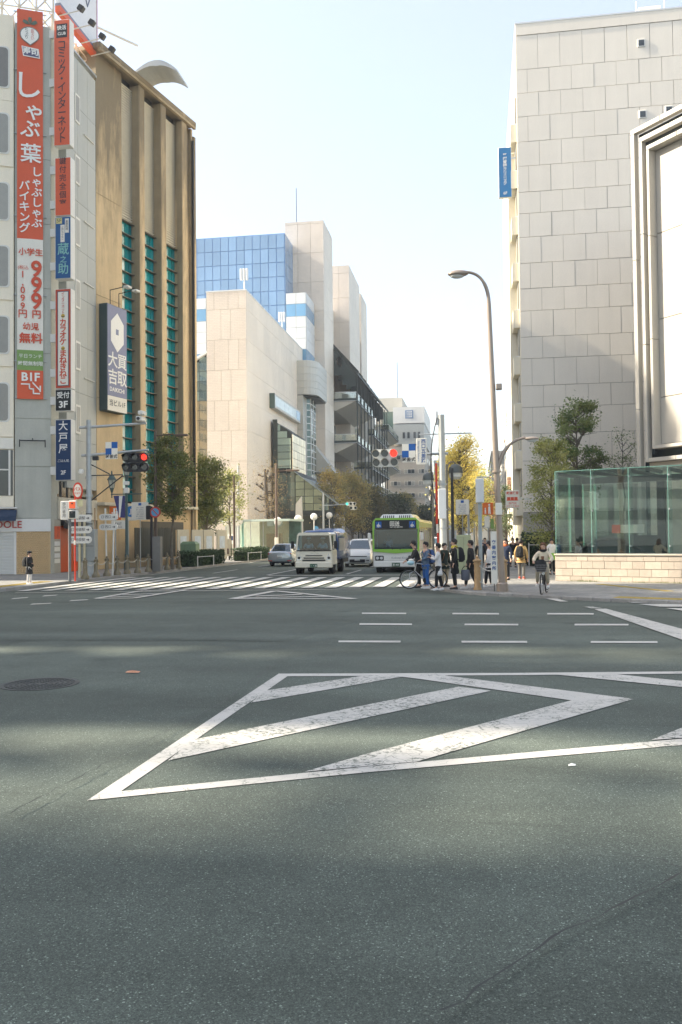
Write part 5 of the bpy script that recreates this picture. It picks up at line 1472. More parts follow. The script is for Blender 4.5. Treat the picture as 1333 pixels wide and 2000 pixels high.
# --- pedestrian signal, bus stop, control box and direction plates
ps_ = thing('pedestrian_signal', 'white pedestrian signal on short pole with figure lamps', 'traffic light', (-17.93, 36.29, 0.13))
pole(ps_, 0, 0, -.02, 2.9, .065, m=mat('pole_speckled', (.16, .17, .17), .6, var=.4, scale=20))
MB().cbox(-.38, -.12, 2.72, -.02, .12, 3.55, .02).build('plate_box', M_WFRAME, ps_); text('歩行者用', .17, M_INKD, ps_, (-.2, -.13, 3.15), vert=True)
for z, lit in ((3.17, True), (2.75, False)):
    o = MB().cbox(-.01, -.14, z, .38, .14, z + .40, .04).build('signal_head', M_SIGWHT, ps_)
    MB().box(.05, -.16, z + .05, .33, -.141, z + .35).build('lens', mat('lens_amber', (.30, .05, .02), .4, var=0, emit=((1, .16, .05), .2)) if lit else M_LENS, o)
    MB().lathe([(.035, 0), (.045, .04), (.02, .06)], 8, (.19, -.165, z + .24)).build('figure_mark', M_INKD, o)
bsp = thing('bus_stop_pole', 'slim red bus stop pole with oval red and white head', 'bus stop', (-17.65, 36.27, 0.13))
pole(bsp, -.02, 0, 0, 4.0, .04, .035, M_REDP, n=8); pole(bsp, .28, 0, 3.6, 4.0, .02, m=M_REDP, name='stay', n=6)
MB().lathe([(.30, -.03), (.30, .03)], 24, (.13, -.02, 4.0), 'y', sx=.75, sy=1.25).build('oval_head', M_REDP, bsp); MB().lathe([(.23, -.04), (.23, -.031)], 24, (.13, -.02, 4.0), 'y', sx=.75, sy=1.25).build('oval_face', M_CREAM, bsp)
text('バス', .17, M_INKR, bsp, (.13, -.07, 4.06), bold=.006); text('停留所', .1, M_INKR, bsp, (.13, -.07, 3.88))
face_sign(bsp, .0, 3.3, .34, 3.62, -.02, mat('paper_yellow', (.66, .60, .34), .6)); MB().cbox(-.06, -.05, 1.6, .02, -.02, 1.8, .01).build('sticker', M_CREAM, bsp)
cbx = thing('signal_control_box', 'grey metal signal control cabinet on posts behind the bollards', 'cabinet', (-19.25, 40.67, 0.13))
MB().cbox(-.55, -.2, .75, .55, .2, 2.35, .03).build('cabinet', mat('cabinet_grey', (.34, .36, .35), .5, .2, var=.08), cbx); MB().box(-.5, -.206, 1.5, .5, -.201, 1.52).build('door_gap', M_STEELD, cbx)
for x in (-.2, .05): pole(cbx, x, -.25, 0, 3.2, .06, m=mat('post_cream', (.62, .55, .36), .5), name='post')
pole(cbx, .32, .05, 0, .8, .1, name='post')
ds_ = thing('direction_plates', 'three small white arrow plates stacked on cream posts', 'sign', (-18.83, 39.6, 0.13))
for i, (z, dx) in enumerate(((2.85, 0), (2.3, .06), (1.82, .06))):
    o = capsule(-.62 + dx, z - .17, .62 - dx * .3, z + .17, -.5, -.42).build('plate', M_WFRAME, ds_); text('□ 池袋駅 ➜', .17, M_INKD, ds_, (.05, -.51, z)); MB().box(-.35, -.42, z - .1, .35, -.2, z + .1).build('bracket', M_STEELD, o)
pole(ds_, -.1, -.3, 0, 3.0, .05, m=mat('post_cream'))
d2 = thing('direction_plates', 'two white arrow plates on a pair of white splayed posts', 'sign', (-18.48, 41.71, 0.13))
for z in (2.95, 2.45):
    o = capsule(-.5, z - .16, .48, z + .16, -.1, -.02).build('plate', M_WFRAME, d2); text('□ 西口 ➜', .17, M_INKD, d2, (0, -.11, z)); MB().box(-.35, -.02, z - .1, .35, .1, z + .1).build('bracket', M_STEELD, o)
for x, l in ((-.15, .12), (.15, -.14)): pole(d2, x, .05, 0, 3.4, .045, m=M_WFRAME, lean=(l * -.7, 0), name='post')
# --- lantern post with its banner
lp_ = thing('lantern_post', 'green Victorian lantern post with blue and white banner', 'street lamp', (-19.1, 45.39, 0.13))
pole(lp_, 0, 0, 0, 5.2, .09, .06, M_POLEGRN); MB().lathe([(.16, 0), (.16, .5), (.11, .7), (.11, 1.0)], 10).build('base', M_POLEGRN, lp_, smooth=True)
MB().tube([(-.9, 0, 4.3), (.9, 0, 4.3)], .03, 6).build('cross_arm', M_POLEGRN, lp_)
def lantern(x, z):
    MB().lathe([(.05, -.35), (.10, -.2), (.13, -.1)], 8, (x, 0, z)).build('lantern_cup', M_POLEGRN, lp_)
    MB().lathe([(.13, -.1), (.21, .35)], 6, (x, 0, z)).build('lantern_glass', mat('lantern_glass', (.46, .46, .38), .2, var=.1, spec=.7), lp_)
    q = MB()
    for k in range(6):
        a = R(60 * k); q.tube([(x + .135 * math.cos(a), .135 * math.sin(a), z - .1), (x + .215 * math.cos(a), .215 * math.sin(a), z + .36)], .012, 4)
    q.lathe([(.27, .35), (.22, .42), (.12, .6), (.05, .66), (.03, .85)], 10, (x, 0, z)); q.build('lantern_cap', M_POLEGRN, lp_)
lantern(-.85, 4.75); lantern(.02, 5.45)
MB().tube([(-.85, 0, 4.4), (-.85, 0, 4.1)], .03, 6).build('drop', M_POLEGRN, lp_)
MB().yprism([(-.75, 4.22), (-.08, 4.22), (-.08, 3.0), (-.42, 3.02)], -.02, -.01).build('banner', mat('banner_indigo', (.05, .05, .16), .7, var=.15, scale=6), lp_)
MB().yprism([(-.42, 4.2), (-.22, 4.2), (-.36, 3.03), (-.44, 3.03)], -.028, -.021).build('banner_stripe', M_CREAM, lp_)
MB().cbox(-.12, -.12, 4.35, .14, .12, 4.65, .02).build('camera_box', M_WFRAME, lp_); MB().cbox(-.14, -.1, 4.8, .14, .1, 5.0, .02).build('camera_box', M_WFRAME, lp_)
# --- crossing family sign, blue round plate, notice plates
def family_sign(label, base, x0, x1, z0, z1, dy=0.):
    t = thing('school_zone_sign', label, 'sign', base)
    pole(t, (x0 + x1) / 2, .05, 0, z1, .035, m=M_GALV, n=8)
    MB().cbox(x0, dy, z0, x1, dy + .03, z1, .008).build('sign_plate', M_ORNG, t)
    w = x1 - x0; q = MB()
    for cx, s in ((x0 + w * .62, 1.0), (x0 + w * .25, .62)):
        zb = z0 + (z1 - z0) * .06; H = (z1 - z0) * .85 * s
        q.yprism([(cx - .05 * s * w * 2, zb), (cx - .02 * w, zb), (cx, zb + H * .4), (cx + .03 * w, zb), (cx + .08 * w * s * 1.6, zb), (cx + .09 * w * s, zb + H * .7), (cx, zb + H * .78), (cx - .09 * w * s, zb + H * .7)], dy - .008, dy - .002)
        q.yprism([(cx + H * .1 * math.cos(R(a)), zb + H * .89 + H * .1 * math.sin(R(a))) for a in range(0, 360, 40)], dy - .008, dy - .002)
    q.build('figures_mark', M_INKW, t)
    return t
t = family_sign('orange square sign with white adult and child figures beside the lantern post', (-21.05, 48.36, 0.13), -.36, .36, 2.95, 3.75)
MB().cbox(-.25, .0, 2.42, .62, .03, 2.92, .008).build('caption_plate', M_CREAM, t); text('EXIT', .2, M_INKD, t, (.2, -.01, 2.72)); text('出入口', .15, M_INKD, t, (.2, -.01, 2.53))
t = thing('cycle_sign', 'round blue traffic sign with white caption plate behind the lantern post', 'sign', (-20.35, 49.04, 0.13))
pole(t, -.2, .05, 0, 3.85, .035, n=8); MB().lathe([(.33, -.01), (.33, .02)], 20, (0, 0, 3.45), 'y').build('sign_disc', mat('disc_blue', (.02, .20, .50), .4, var=.03), t); MB().box(-.04, -.02, 3.3, .02, -.012, 3.62).build('arrow_mark', M_INKW, t); MB().box(-.12, -.02, 3.28, .1, -.012, 3.34).build('arrow_mark', M_INKW, t)
face_sign(t, -.32, 2.92, .32, 3.1, 0, M_CREAM)
def notice(label, base, x0, z0, x1, z1, m_pole=None, lines=6):
    t = thing('notice_sign', label, 'sign', base)
    pole(t, (x0 + x1) / 2, .06, 0, z1, .03, m=m_pole or M_GALV, n=8); face_sign(t, x0, z0, x1, z1, 0, M_CREAM)
    MB().box((x0 + x1) / 2 - .09, -.006, z1 - .2, (x0 + x1) / 2 + .09, -.001, z1 - .05).build('emblem', M_SIGBLUE, t)
    h = (z1 - z0 - .3) / lines
    for i in range(lines): text('お願い注意禁止区域'[i % 3:i % 3 + 6], h * .62, mat('ink_grey', (.2, .22, .26)), t, ((x0 + x1) / 2, -.01, z1 - .3 - h * (i + .3)))
    return t
notice('square white notice plate with small grey print, left pavement', (-19.75, 48.97, 0.13), -.55, 2.95, .5, 4.0)
npk = thing('no_parking_sign', 'round blue and red no parking sign on black pole', 'sign', (-18.62, 48.11, 0.13))
pole(npk, -.12, .05, 0, 3.7, .07, m=M_SIGBLK); MB().cbox(-.42, -.1, 2.95, -.15, .2, 3.75, .04).build('signal_back', M_SIGBLK, npk)
MB().lathe([(.32, -.01), (.32, .02)], 24, (.14, -.05, 3.36), 'y').build('sign_disc', mat('disc_red', (.55, .06, .04), .4, var=.03), npk); MB().lathe([(.23, -.018), (.23, -.011)], 24, (.14, -.05, 3.36), 'y').build('disc_face', mat('disc_azure', (.10, .34, .56), .4, var=.03), npk)
o = MB().box(-.22, -.075, -.03, .22, -.07, .03).build('bar', mat('disc_red'), npk); o.location = (.14, 0, 3.36); o.rotation_euler = (0, R(45), 0)
pl1 = thing('lamp_pole', 'dark brown street light pole with flat arm rising through the left tree', 'street lamp', (-18.76, 48.87, 0.13))
pole(pl1, 0, 0, 0, 8.2, .11, .07, M_BROWNP); MB().tube([(0, 0, 7.9), (1.0, 0, 7.95), (1.4, 0, 7.9)], .04, 6).build('arm', M_BROWNP, pl1); MB().cbox(1.2, -.12, 7.82, 2.0, .12, 7.95, .04).build('lamp_head', M_BROWNP, pl1)
gp = tag(MB().cbox(-.24, -.18, 0, .24, .18, 1.95, .02).box(-.2, -.19, .2, .2, -.181, 1.8).build('steel_cover', mat('cover_grey', (.20, .19, .17), .6, var=.1), loc=(-17.8, 46.61, 0.13)), 'narrow grey brown utility pillar behind the bollard chain', 'utility pillar')
# --- bollards and chains on the left
bm_ = MB().lathe([(.19, 0), (.19, .12), (.13, .2), (.10, .3), (.085, .8), (.11, .82), (.11, .86), (.05, .9), (.06, .95), (.02, 1.0)], 10).mesh('post', M_BOLL, True)
def chain_between(a, b, z, m, label, group, sag=.17):
    a, b = Vector(a), Vector(b); q = MB(); n = 16; pts = []
    for i in range(n + 1):
        p = a.lerp(b, i / n); p.z = z - sag * (1 - (2 * i / n - 1) ** 2); pts.append(p)
    for i in range(n):     # links, alternately turned
        c = (pts[i] + pts[i + 1]) / 2; d = pts[i + 1] - pts[i]
        q.tube([pts[i] - d * .12, c, pts[i + 1] + d * .12], [.014, .024 if i % 2 else .017, .014], 5)
    return tag(q.build('chain', m), label, 'chain', group)
BL = [(-18.06, 38.09, 0.13), (-18.21, 39.57, 0.13), (-18.24, 40.87, 0.13), (-18.23, 42.09, 0.13), (-18.2, 43.31, 0.13), (-18.13, 44.53, 0.13), (-18.09, 45.96, 0.13), (-18.04, 48.79, 0.13), (-18.01, 50.73, 0.13)]
names = ['first', 'second', 'third', 'fourth', 'fifth', 'sixth', 'seventh', 'eighth', 'ninth']
for i, p in enumerate(BL):
    t = thing('bollard', names[i] + ' bronze bollard from the corner along the left kerb', 'bollard', p, 0, 'bronze bollards along the left kerb')
    place('post', bm_, t)
    MB().tube([(-.12, 0, .78), (.12, 0, .78)], .025, 6).build('chain_eye', M_BOLL, t)
    if i: chain_between((BL[i - 1][0], BL[i - 1][1], 0), (p[0], p[1], 0), .9, M_CHAIN, 'pale sagging chain between the ' + names[i - 1] + ' and ' + names[i] + ' bollards', 'chains between the left bollards')
# --- cones, green cabinet, hedges
cm = MB().lathe([(.16, .03), (.05, .62), (.03, .68)], 10); cm.cbox(-.19, -.19, 0, .19, .19, .03, .01)
cm = cm.mesh('cone_body', M_ORNG, True)
for k, p in enumerate(((-24.46, 63.09, 0.13), (-24.18, 64.28, 0.13), (-24.59, 66.99, 0.13))):
    t = thing('traffic_cone', ['leftmost', 'middle', 'rightmost'][k] + ' orange traffic cone by the ochre building', 'traffic cone', p, 0, 'orange traffic cones'); place('cone_body', cm, t)
    MB().lathe([(.118, .28), (.096, .4)], 10).build('reflective_band', M_CREAM, t)
gcb = thing('utility_cabinet', 'green metal utility cabinet with sloped top beside the hedge', 'cabinet', (-18.73, 54.72, 0.13))
MB().cbox(-.5, -.3, 0, .55, .5, 1.45, .02).build('cabinet', mat('cabinet_green', (.20, .29, .17), .5, var=.08), gcb); MB().add([(-.52, -.32, 1.45), (.57, -.32, 1.45), (.57, .52, 1.45), (-.52, .52, 1.45), (-.35, -.2, 1.62), (.4, -.2, 1.62), (.4, .4, 1.62), (-.35, .4, 1.62)], [(0, 1, 5, 4), (1, 2, 6, 5), (2, 3, 7, 6), (3, 0, 4, 7), (4, 5, 6, 7)]).build('cap', mat('cabinet_green'), gcb)
for x in (-.18, .18): MB().box(x - .004, -.304, .1, x + .004, -.301, 1.4).build('door_gap', M_STEELD, gcb)
# --- bollards, chain, slim pole and board on the right corner
br_ = MB().lathe([(.145, 0), (.145, .06), (.115, .1), (.105, .95), (.15, .98), (.15, 1.02), (.09, 1.05), (.045, 1.09), (.055, 1.13), (.02, 1.17)], 12).mesh('post', M_BOLR, True)
BR_ = [(-0.07, 30.4, 0.1), (0.81, 29.84, 0.1)]
for i, p in enumerate(BR_):
    t = thing('bollard', ['tan capped bollard left of the tall lamp post on the right corner', 'tan capped bollard right of the tall lamp post on the right corner'][i], 'bollard', p, 0, 'tan bollards on the right corner'); place('post', br_, t); MB().tube([(-.14, 0, .9), (.14, 0, .9)], .025, 6).build('chain_eye', M_BOLR, t)
chain_between((BR_[0][0], BR_[0][1], 0), (BR_[1][0], BR_[1][1], 0), 1.0, M_CHAIN, 'upper pale chain between the two tan bollards', 'chains on the right corner', .24)
chain_between((BR_[0][0], BR_[0][1], 0), (BR_[1][0], BR_[1][1], 0), .45, M_CHAIN, 'lower pale chain between the two tan bollards', 'chains on the right corner', .2)
t = thing('slim_signal_pole', 'pale pole with tall white signal casing turned sideways, right corner', 'traffic light', (0.05, 30.69, 0.1))
pole(t, 0, 0, 0, 3.3, .07, m=mat('pole_bluegrey', (.36, .40, .40), .5, .2, var=.1)); MB().cbox(-.14, -.15, 3.0, .15, .25, 3.85, .03).build('signal_head', M_WPAN, t); MB().tube([(-.1, 0, 3.9), (.35, 0, 3.9)], .02, 5).build('wire_arm', M_GALV, t)
t = thing('notice_board', 'narrow upright white board with blue vertical writing tied to the chain', 'sign', (0.49, 29.58, 0.1))
MB().cbox(-.10, -.02, .25, .11, .02, 2.0, .01).build('board', M_CREAM, t); text('交番内案内所', .14, M_INKB, t, (0, -.03, 1.2), vert=True, gap=1.25, bold=.003); pole(t, 0, .05, 0, .5, .015, m=M_STEELD, name='stake', n=6)
# --- tall brown street lamp with two arms
sl = thing('street_lamp', 'tall brown street lamp with curved top arm and lower side arm', 'street lamp', (0.69, 29.58, 0.1))
def arc(p0, p1, p2, n=10):
    p0, p1, p2 = Vector(p0), Vector(p1), Vector(p2)
    return [p0 * (1 - t) ** 2 + p1 * 2 * t * (1 - t) + p2 * t * t for t in [i / n for i in range(n + 1)]]
M_LAMPP = mat('lamp_brown', (.33, .27, .22), .35, .35, var=.08)
pts = [Vector((.06, 0, 0)), Vector((-.1, 0, 5)), Vector((-.24, 0, 9.6))] + arc((-.25, 0, 9.9), (-.36, 0, 10.75), (-1.0, 0, 10.8))
MB().tube(pts, [.115, .095, .075] + [.062] * 4 + [.05] * 7, 12).build('pole', M_LAMPP, sl, smooth=True)
MB().lathe([(.19, 0), (.19, .25), (.15, .3)], 12, (.06, 0, 0)).build('base', M_LAMPP, sl)
o = MB().ball((-1.25, 0, 10.76), .36, .17, .12, 14, 8).build('lamp_head', M_LAMPP, sl, smooth=True); MB().ball((-1.28, 0, 10.71), .26, .14, .12, 12, 7).build('lamp_glass', mat('lamp_glass_white', (.62, .62, .58), .25, var=.05), o, smooth=True)
pts = arc((-.06, 0, 3.9), (.12, 0, 5.05), (.9, 0, 5.12), 10)
MB().tube(pts, [.07] * 6 + [.05] * 5, 10).build('side_arm', M_LAMPP, sl, smooth=True); o = MB().ball((1.1, 0, 5.08), .24, .13, .07, 12, 7).build('lamp_head', M_LAMPP, sl, smooth=True); MB().ball((1.12, 0, 5.03), .18, .10, .07, 10, 6).build('lamp_glass', mat('lamp_glass_white'), o, smooth=True)
MB().cbox(-.13, -.16, 2.55, .09, -.12, 2.95, .01).build('sticker', M_CREAM, sl); MB().lathe([(.15, -.03), (.15, .03)], 12, (-.07, 0, 4.0)).build('collar', M_LAMPP, sl); MB().cbox(-.05, -.14, 6.75, .15, .1, 6.95, .02).build('junction_box', M_LAMPP, sl)
# --- right signal mast
RY = 38.0
rx0, _, rzb = (-1.51, 38, 0.16); _, _, rzt = (-1.46, 38, 7.23)
sr = thing('traffic_signal', 'white double row traffic signal showing red above the bus on a pale mast', 'traffic light', (rx0, RY, .1))
pole(sr, 0, 0, 0, rzt - .1, .17, .14, mat('mast_pale', (.48, .48, .44), .55, .1, var=.1, stain=.1), lean=(-.03, 0))
(x0, _, z0), (x1, _, z1) = (-4.6, 38, 5.01), (-3.44, 38, 5.79)
W_ = x1 - x0; cx = (x0 + x1) / 2 - rx0; H_ = (z1 - z0) / 2
signal_bar(sr, cx, -.1, z0 + H_ * 1.5 - .1, W_ * .98, H_ * .98, M_SIGWHT, (2, M_LRED)); signal_bar(sr, cx + .02, -.1, z0 + H_ * .5 - .1, W_ * .98, H_ * .98, M_SIGWHT)
(_, _, az) = (-3.4, 38, 5.54)
MB().tube([(.25, 0, az - .1), (-.3, 0, az - .1), (x1 - rx0 - .3, .05, az - .12)], [.06, .06, .04], 8).build('arm', M_GALV, sr)
(ax, _, az2), (bx, _, _) = (-3.26, 38, 5.99), (-2.67, 38, 5.97)
check_sign(sr, ax - rx0, az2 - .1, (bx - ax) / 2, -.1)
(ax, _, az2), (bx, _, bz) = (-2.63, 38, 6.22), (-2.19, 38, 5.08)
o = MB().cbox(ax - rx0, -.12, bz - .1, bx - rx0, -.08, az2 - .1, .01).build('name_plate', M_CREAM, sr)
text('西口五差路', .21, M_INKB, sr, ((ax + bx) / 2 - rx0 + .09, -.13, (az2 + bz) / 2 - .1), vert=True, gap=1.0, bold=.004); text('Nishiguchi Goasaro', .11, M_INKB, sr, (ax - rx0 + .1, -.13, (az2 + bz) / 2 - .1), ry=PI / 2)
MB().tube([(.3, 0, 6.3), (-1.0, 0, 6.3)][::-1] + [(1.3, 0, 6.3)], .03, 6).build('cross_arm', M_GALV, sr); MB().cbox(-.3, -.08, 6.7, -.17, .08, 7.3, .02).build('antenna', M_WPAN, sr)
for z in (1.4, 2.2, 3.0, 4.1): MB().lathe([(.18, -.03), (.18, .03)], 12, (0, 0, z)).build('band', M_GALV, sr)
MB().cbox(-.2, -.24, 2.6, .14, -.16, 3.9, .02).build('side_box', M_WPAN, sr)
MB().tube(arc((-.2, -.1, 7.0), (-.75, -.1, 5.2), (-.3, -.1, 3.2)), .025, 6).build('cable', M_STEELD, sr)
# --- red and white service pole, bell lamps, small signs
t = thing('banded_pole', 'slim red and white banded pole beside the pale signal mast', 'pole', (-1.78, 40.16, 0.1))
for k, (z0, z1) in enumerate(((0, 1.2), (1.2, 2.0), (2.0, 2.4), (2.4, 5.2))): pole(t, -.05 - .02 * k, 0, z0, z1, .05, m=M_REDP if k % 2 == 1 or k == 3 else M_CREAM, name='band', n=8)
def bell_lamp(label, base, h, arm, s=1.0):
    t = thing('bell_lamp', label, 'street lamp', base, 0, 'bell shaped pavement lamps')
    pole(t, 0, 0, 0, h, .07, .05, mat('lamp_taupe', (.24, .22, .18), .45, .3, var=.08))
    MB().tube(arc((0, 0, h - .6), (0, 0, h + .35), (arm, 0, h + .05)), .035, 6).build('arm', mat('lamp_taupe'), t)
    MB().lathe([(.05 * s, .22 * s), (.16 * s, .2 * s), (.3 * s, .05 * s), (.34 * s, -.2 * s), (.3 * s, -.2 * s)], 14, (arm, 0, h - .25)).build('shade', mat('shade_dark', (.10, .11, .10), .4, .3), t, smooth=True)
    MB().lathe([(.3 * s, 0), (.28 * s, -.2 * s), (.18 * s, -.3 * s)], 14, (arm, 0, h - .45)).build('diffuser', mat('diffuser_white', (.68, .67, .60), .4), t, smooth=True)
bell_lamp('grey bell lamp hanging left of the pale signal mast', (-2.49, 48.58, 0.1), 5.4, -.25)
bell_lamp('grey bell lamp just right of the pale signal mast', (-1.6, 45.77, 0.1), 5.6, .45, 1.15)
bell_lamp('pale double arm bell lamp under the yellow ginkgo', (-1.38, 61.11, 0.1), 5.4, .55, .95)
t = notice('square white notice plate with blue emblem under the ginkgo tree', (-0.95, 52.27, 0.1), -.38, 3.1, .40, 4.0, lines=5)
t = family_sign('orange square sign with white figures beside the tall street lamp', (0.54, 51.26, 0.1), -.30, .32, 3.05, 3.75)
MB().cbox(-.75, .0, 3.05, -.31, .03, 3.7, .01).build('side_plate', mat('plate_tan', (.50, .42, .28), .6), t); MB().cbox(-.2, -.0, 2.3, .1, .03, 2.95, .01).build('side_plate', M_CREAM, t); MB().cbox(.14, .0, 2.25, .34, .03, 2.8, .01).build('side_plate', M_SGREEN, t)
t = thing('utility_cabinet', 'pale green utility cabinet on the right pavement behind the people', 'cabinet', (-0.74, 43.27, 0.1)); MB().cbox(-.35, -.25, 0, .35, .25, 1.9, .03).build('cabinet', mat('cabinet_pale', (.38, .42, .26), .5, var=.08), t); MB().box(-.004, -.254, .1, .004, -.251, 1.8).build('door_gap', M_STEELD, t)
for k, (x, y, h) in enumerate(((886, 1118, 5.2), (917, 1100, 4.1), (928, 1095, 4.3))):
    t = tag(MB().tube([(0, 0, 0), (0, 0, h)], [.09, .07], 8).lathe([(.12, 0), (.12, .4), (.09, .5)], 8).lathe([(.1, h), (.06, h + .1)], 8).build('steel_pole', M_GALV if k else M_STEELD, loc=None), ['dark slim pole behind the man in black', 'pale steel pole behind the cabinet on the right pavement', 'second pale steel pole further along the right pavement'][k], 'pole', 'steel poles on the right pavement'); t.location = [(-1.3, 44.5, 0.1), (-0.66, 58.79, 0.1), (-0.31, 64.51, 0.1)][k]
# --- small street signal, far, and mid-distance posts
fs = thing('traffic_signal', 'small distant white signal with green lamp on a long arm', 'traffic light', (-18.6, 104, .13))
pole(fs, 0, 0, 0, 7.2, .15, .12); MB().tube([(0, 0, 5.6), (3.2, 0, 5.7)], .05, 6).build('arm', M_GALV, fs); signal_bar(fs, 3.4, -.1, 5.75, 1.3, .44, M_SIGWHT, (0, M_LGRN)); signal_bar(fs, 3.7, -.1, 5.25, .9, .42, M_SIGWHT, n=2)
MB().lathe([(.33, -.02), (.33, .02)], 20, (-.9, -.2, 2.8), 'y').build('sign_disc', mat('disc_azure'), fs)
for x in (-.5, .1): MB().cbox(x, -.15, 2.0, x + .4, .1, 2.8, .04).build('signal_head', M_SIGWHT, fs)
for k, (x, y) in enumerate(((561, 1072), (587, 1072), (610, 1072), (633, 1072))):
    t = thing('globe_lamp', names[k] + ' white globe lamp from the left in front of the glass entrance', 'street lamp', [(-19.6, 84, .13), (-19.2, 92, .13), (-19.0, 100, .13), (-18.9, 110, .13)][k], 0, 'globe lamps in a row')
    pole(t, 0, 0, 0, 3.1 + k * .35, .06, .05, M_WFRAME); MB().ball((0, 0, 3.4 + k * .38), .42, n=16, m=10).build('globe', mat('globe_opal', (.80, .79, .74), .3, var=0), t, smooth=True)
t = thing('lamp_pole', 'dark brown lamp pole with flat side arm in front of the glass entrance', 'street lamp', (-19.27, 82, 0.19)); bz_ = (-19.27, 82, 0.19); t.location = (bz_[0], 82, .13)
pole(t, 0, 0, 0, 8.9, .13, .09, M_BROWNP); MB().tube([(-.3, 0, 8.2), (1.2, 0, 8.25)], .05, 6).build('arm', M_BROWNP, t); MB().cbox(1.0, -.15, 8.15, 2.3, .15, 8.33, .05).build('lamp_head', M_BROWNP, t); MB().cbox(-.16, -.16, .4, .16, .16, 1.8, .02).build('poster_wrap', M_CREAM, t)
t = thing('concrete_mast', 'pale angular concrete mast with slanted top by the glass entrance', 'mast', (-21.4, 103, .13)); MB().add([(-.5, -.3, 0), (.5, -.3, 0), (.5, .3, 0), (-.5, .3, 0), (-.35, -.25, 5.8), (.35, -.25, 6.7), (.35, .25, 6.7), (-.35, .25, 5.8)], [(0, 1, 5, 4), (1, 2, 6, 5), (2, 3, 7, 6), (3, 0, 4, 7), (4, 5, 6, 7)]).build('shaft', M_CONC, t); MB().box(-.45, -.4, .5, .45, -.31, 1.5).build('plaque', M_STEELD, t)
for k, (px, h, lab) in enumerate(((0, 9.0, 'grey concrete utility pole in front of the tiled hall'), (1, 7.2, 'brown lamp pole beside the second left tree'))):
    t = thing('utility_pole', lab, 'pole', ((-23.6, 84, .13), (-20.9, 73, .13))[k]); pole(t, 0, 0, 0, h, .12, .09, (M_GALV, M_BROWNP)[k])
    MB().tube([(-.9, 0, h - 1.0), (.2, 0, h - .95)], .04, 6).build('arm', (M_GALV, M_BROWNP)[k], t); MB().cbox(-1.1, -.15, h - 1.15, -.6, .15, h - .9, .03).build('lamp_head', (M_WPAN, M_BROWNP)[k], t)
# clock and signs by the kiosk
t = thing('street_clock', 'white station clock and signs by the glass kiosk', 'clock', (-22.4, 79, .13)); pole(t, 0, 0, 0, 3.2, .08); MB().lathe([(.5, -.1), (.5, .1)], 24, (.1, 0, 3.4), 'y').build('clock_case', M_WFRAME, t); MB().lathe([(.42, -.11), (.42, -.101)], 24, (.1, 0, 3.4), 'y').build('clock_face', M_CREAM, t); MB().box(.08, -.12, 3.4, .12, -.112, 3.72).build('hand', M_INKD, t); MB().box(.1, -.12, 3.38, .32, -.112, 3.42).build('hand', M_INKD, t); MB().cbox(-1.2, -.1, 3.0, -.5, .1, 3.9, .03).build('side_sign', M_CREAM, t)
# low wooden stalls and notices left of the kiosk
for k, (x, y) in enumerate(((-21.6, 66), (-20.6, 69))):
    t = thing('notice_stand', ['cream notice stand left of the walking person in black', 'brown topped notice stand beside the person in blue'][k], 'notice board', (x, y, .13)); MB().cbox(-.5, -.15, .35, .5, .15, 1.75, .02).build('panel', mat('board_cream', (.52, .48, .38)), t); MB().cbox(-.42, -.16, .5, .42, -.151, .95, .004).build('poster', M_BROWNP, t)
    for xx in (-.42, .42): MB().box(xx - .04, -.1, 0, xx + .04, .1, .35).build('leg', M_STEELD, t)
# --- subway glass kiosk in the middle distance
ks = thing('glass_kiosk', 'green glass subway kiosk on the left pavement beyond the hedges', 'kiosk', (-25.2, 84.6, .13), R(-8))
MB().box(-.2, 0, 0, 6.9, .3, .7).build('base_wall', M_STONE, ks)
for i in range(5): 
    o = MB().box(.05 + i * 1.36, .12, .72, 1.38 + i * 1.36, .15, 3.4).build('glass_pane', M_PGL, ks); MB().box(i * 1.36, .1, .72, i * 1.36 + .04, .18, 3.5).build('mullion', M_GALV, o)
MB().box(-.3, -.2, 3.42, 7.0, 4, 3.62).build('roof', mat('roof_pale_green', (.42, .50, .45), .4, var=.05), ks); MB().box(0, 3.6, 0, 6.8, 3.9, 3.4).build('back_wall', mat('kiosk_back', (.12, .20, .18), .3, var=.5, scale=1.2), ks)
MB().box(1.0, 1.4, .0, 1.5, 1.9, 3.4).build('inner_column', M_PEDGE, ks); MB().box(4.0, 1.2, .0, 5.6, 1.6, 2.2).build('inner_counter', M_BRONZE, ks); MB().box(.3, .06, 1.2, 1.6, .11, 2.2).build('poster', M_CREAM, ks); MB().box(.4, .05, 1.55, .95, .058, 2.0).build('poster', M_SNAVY, ks)
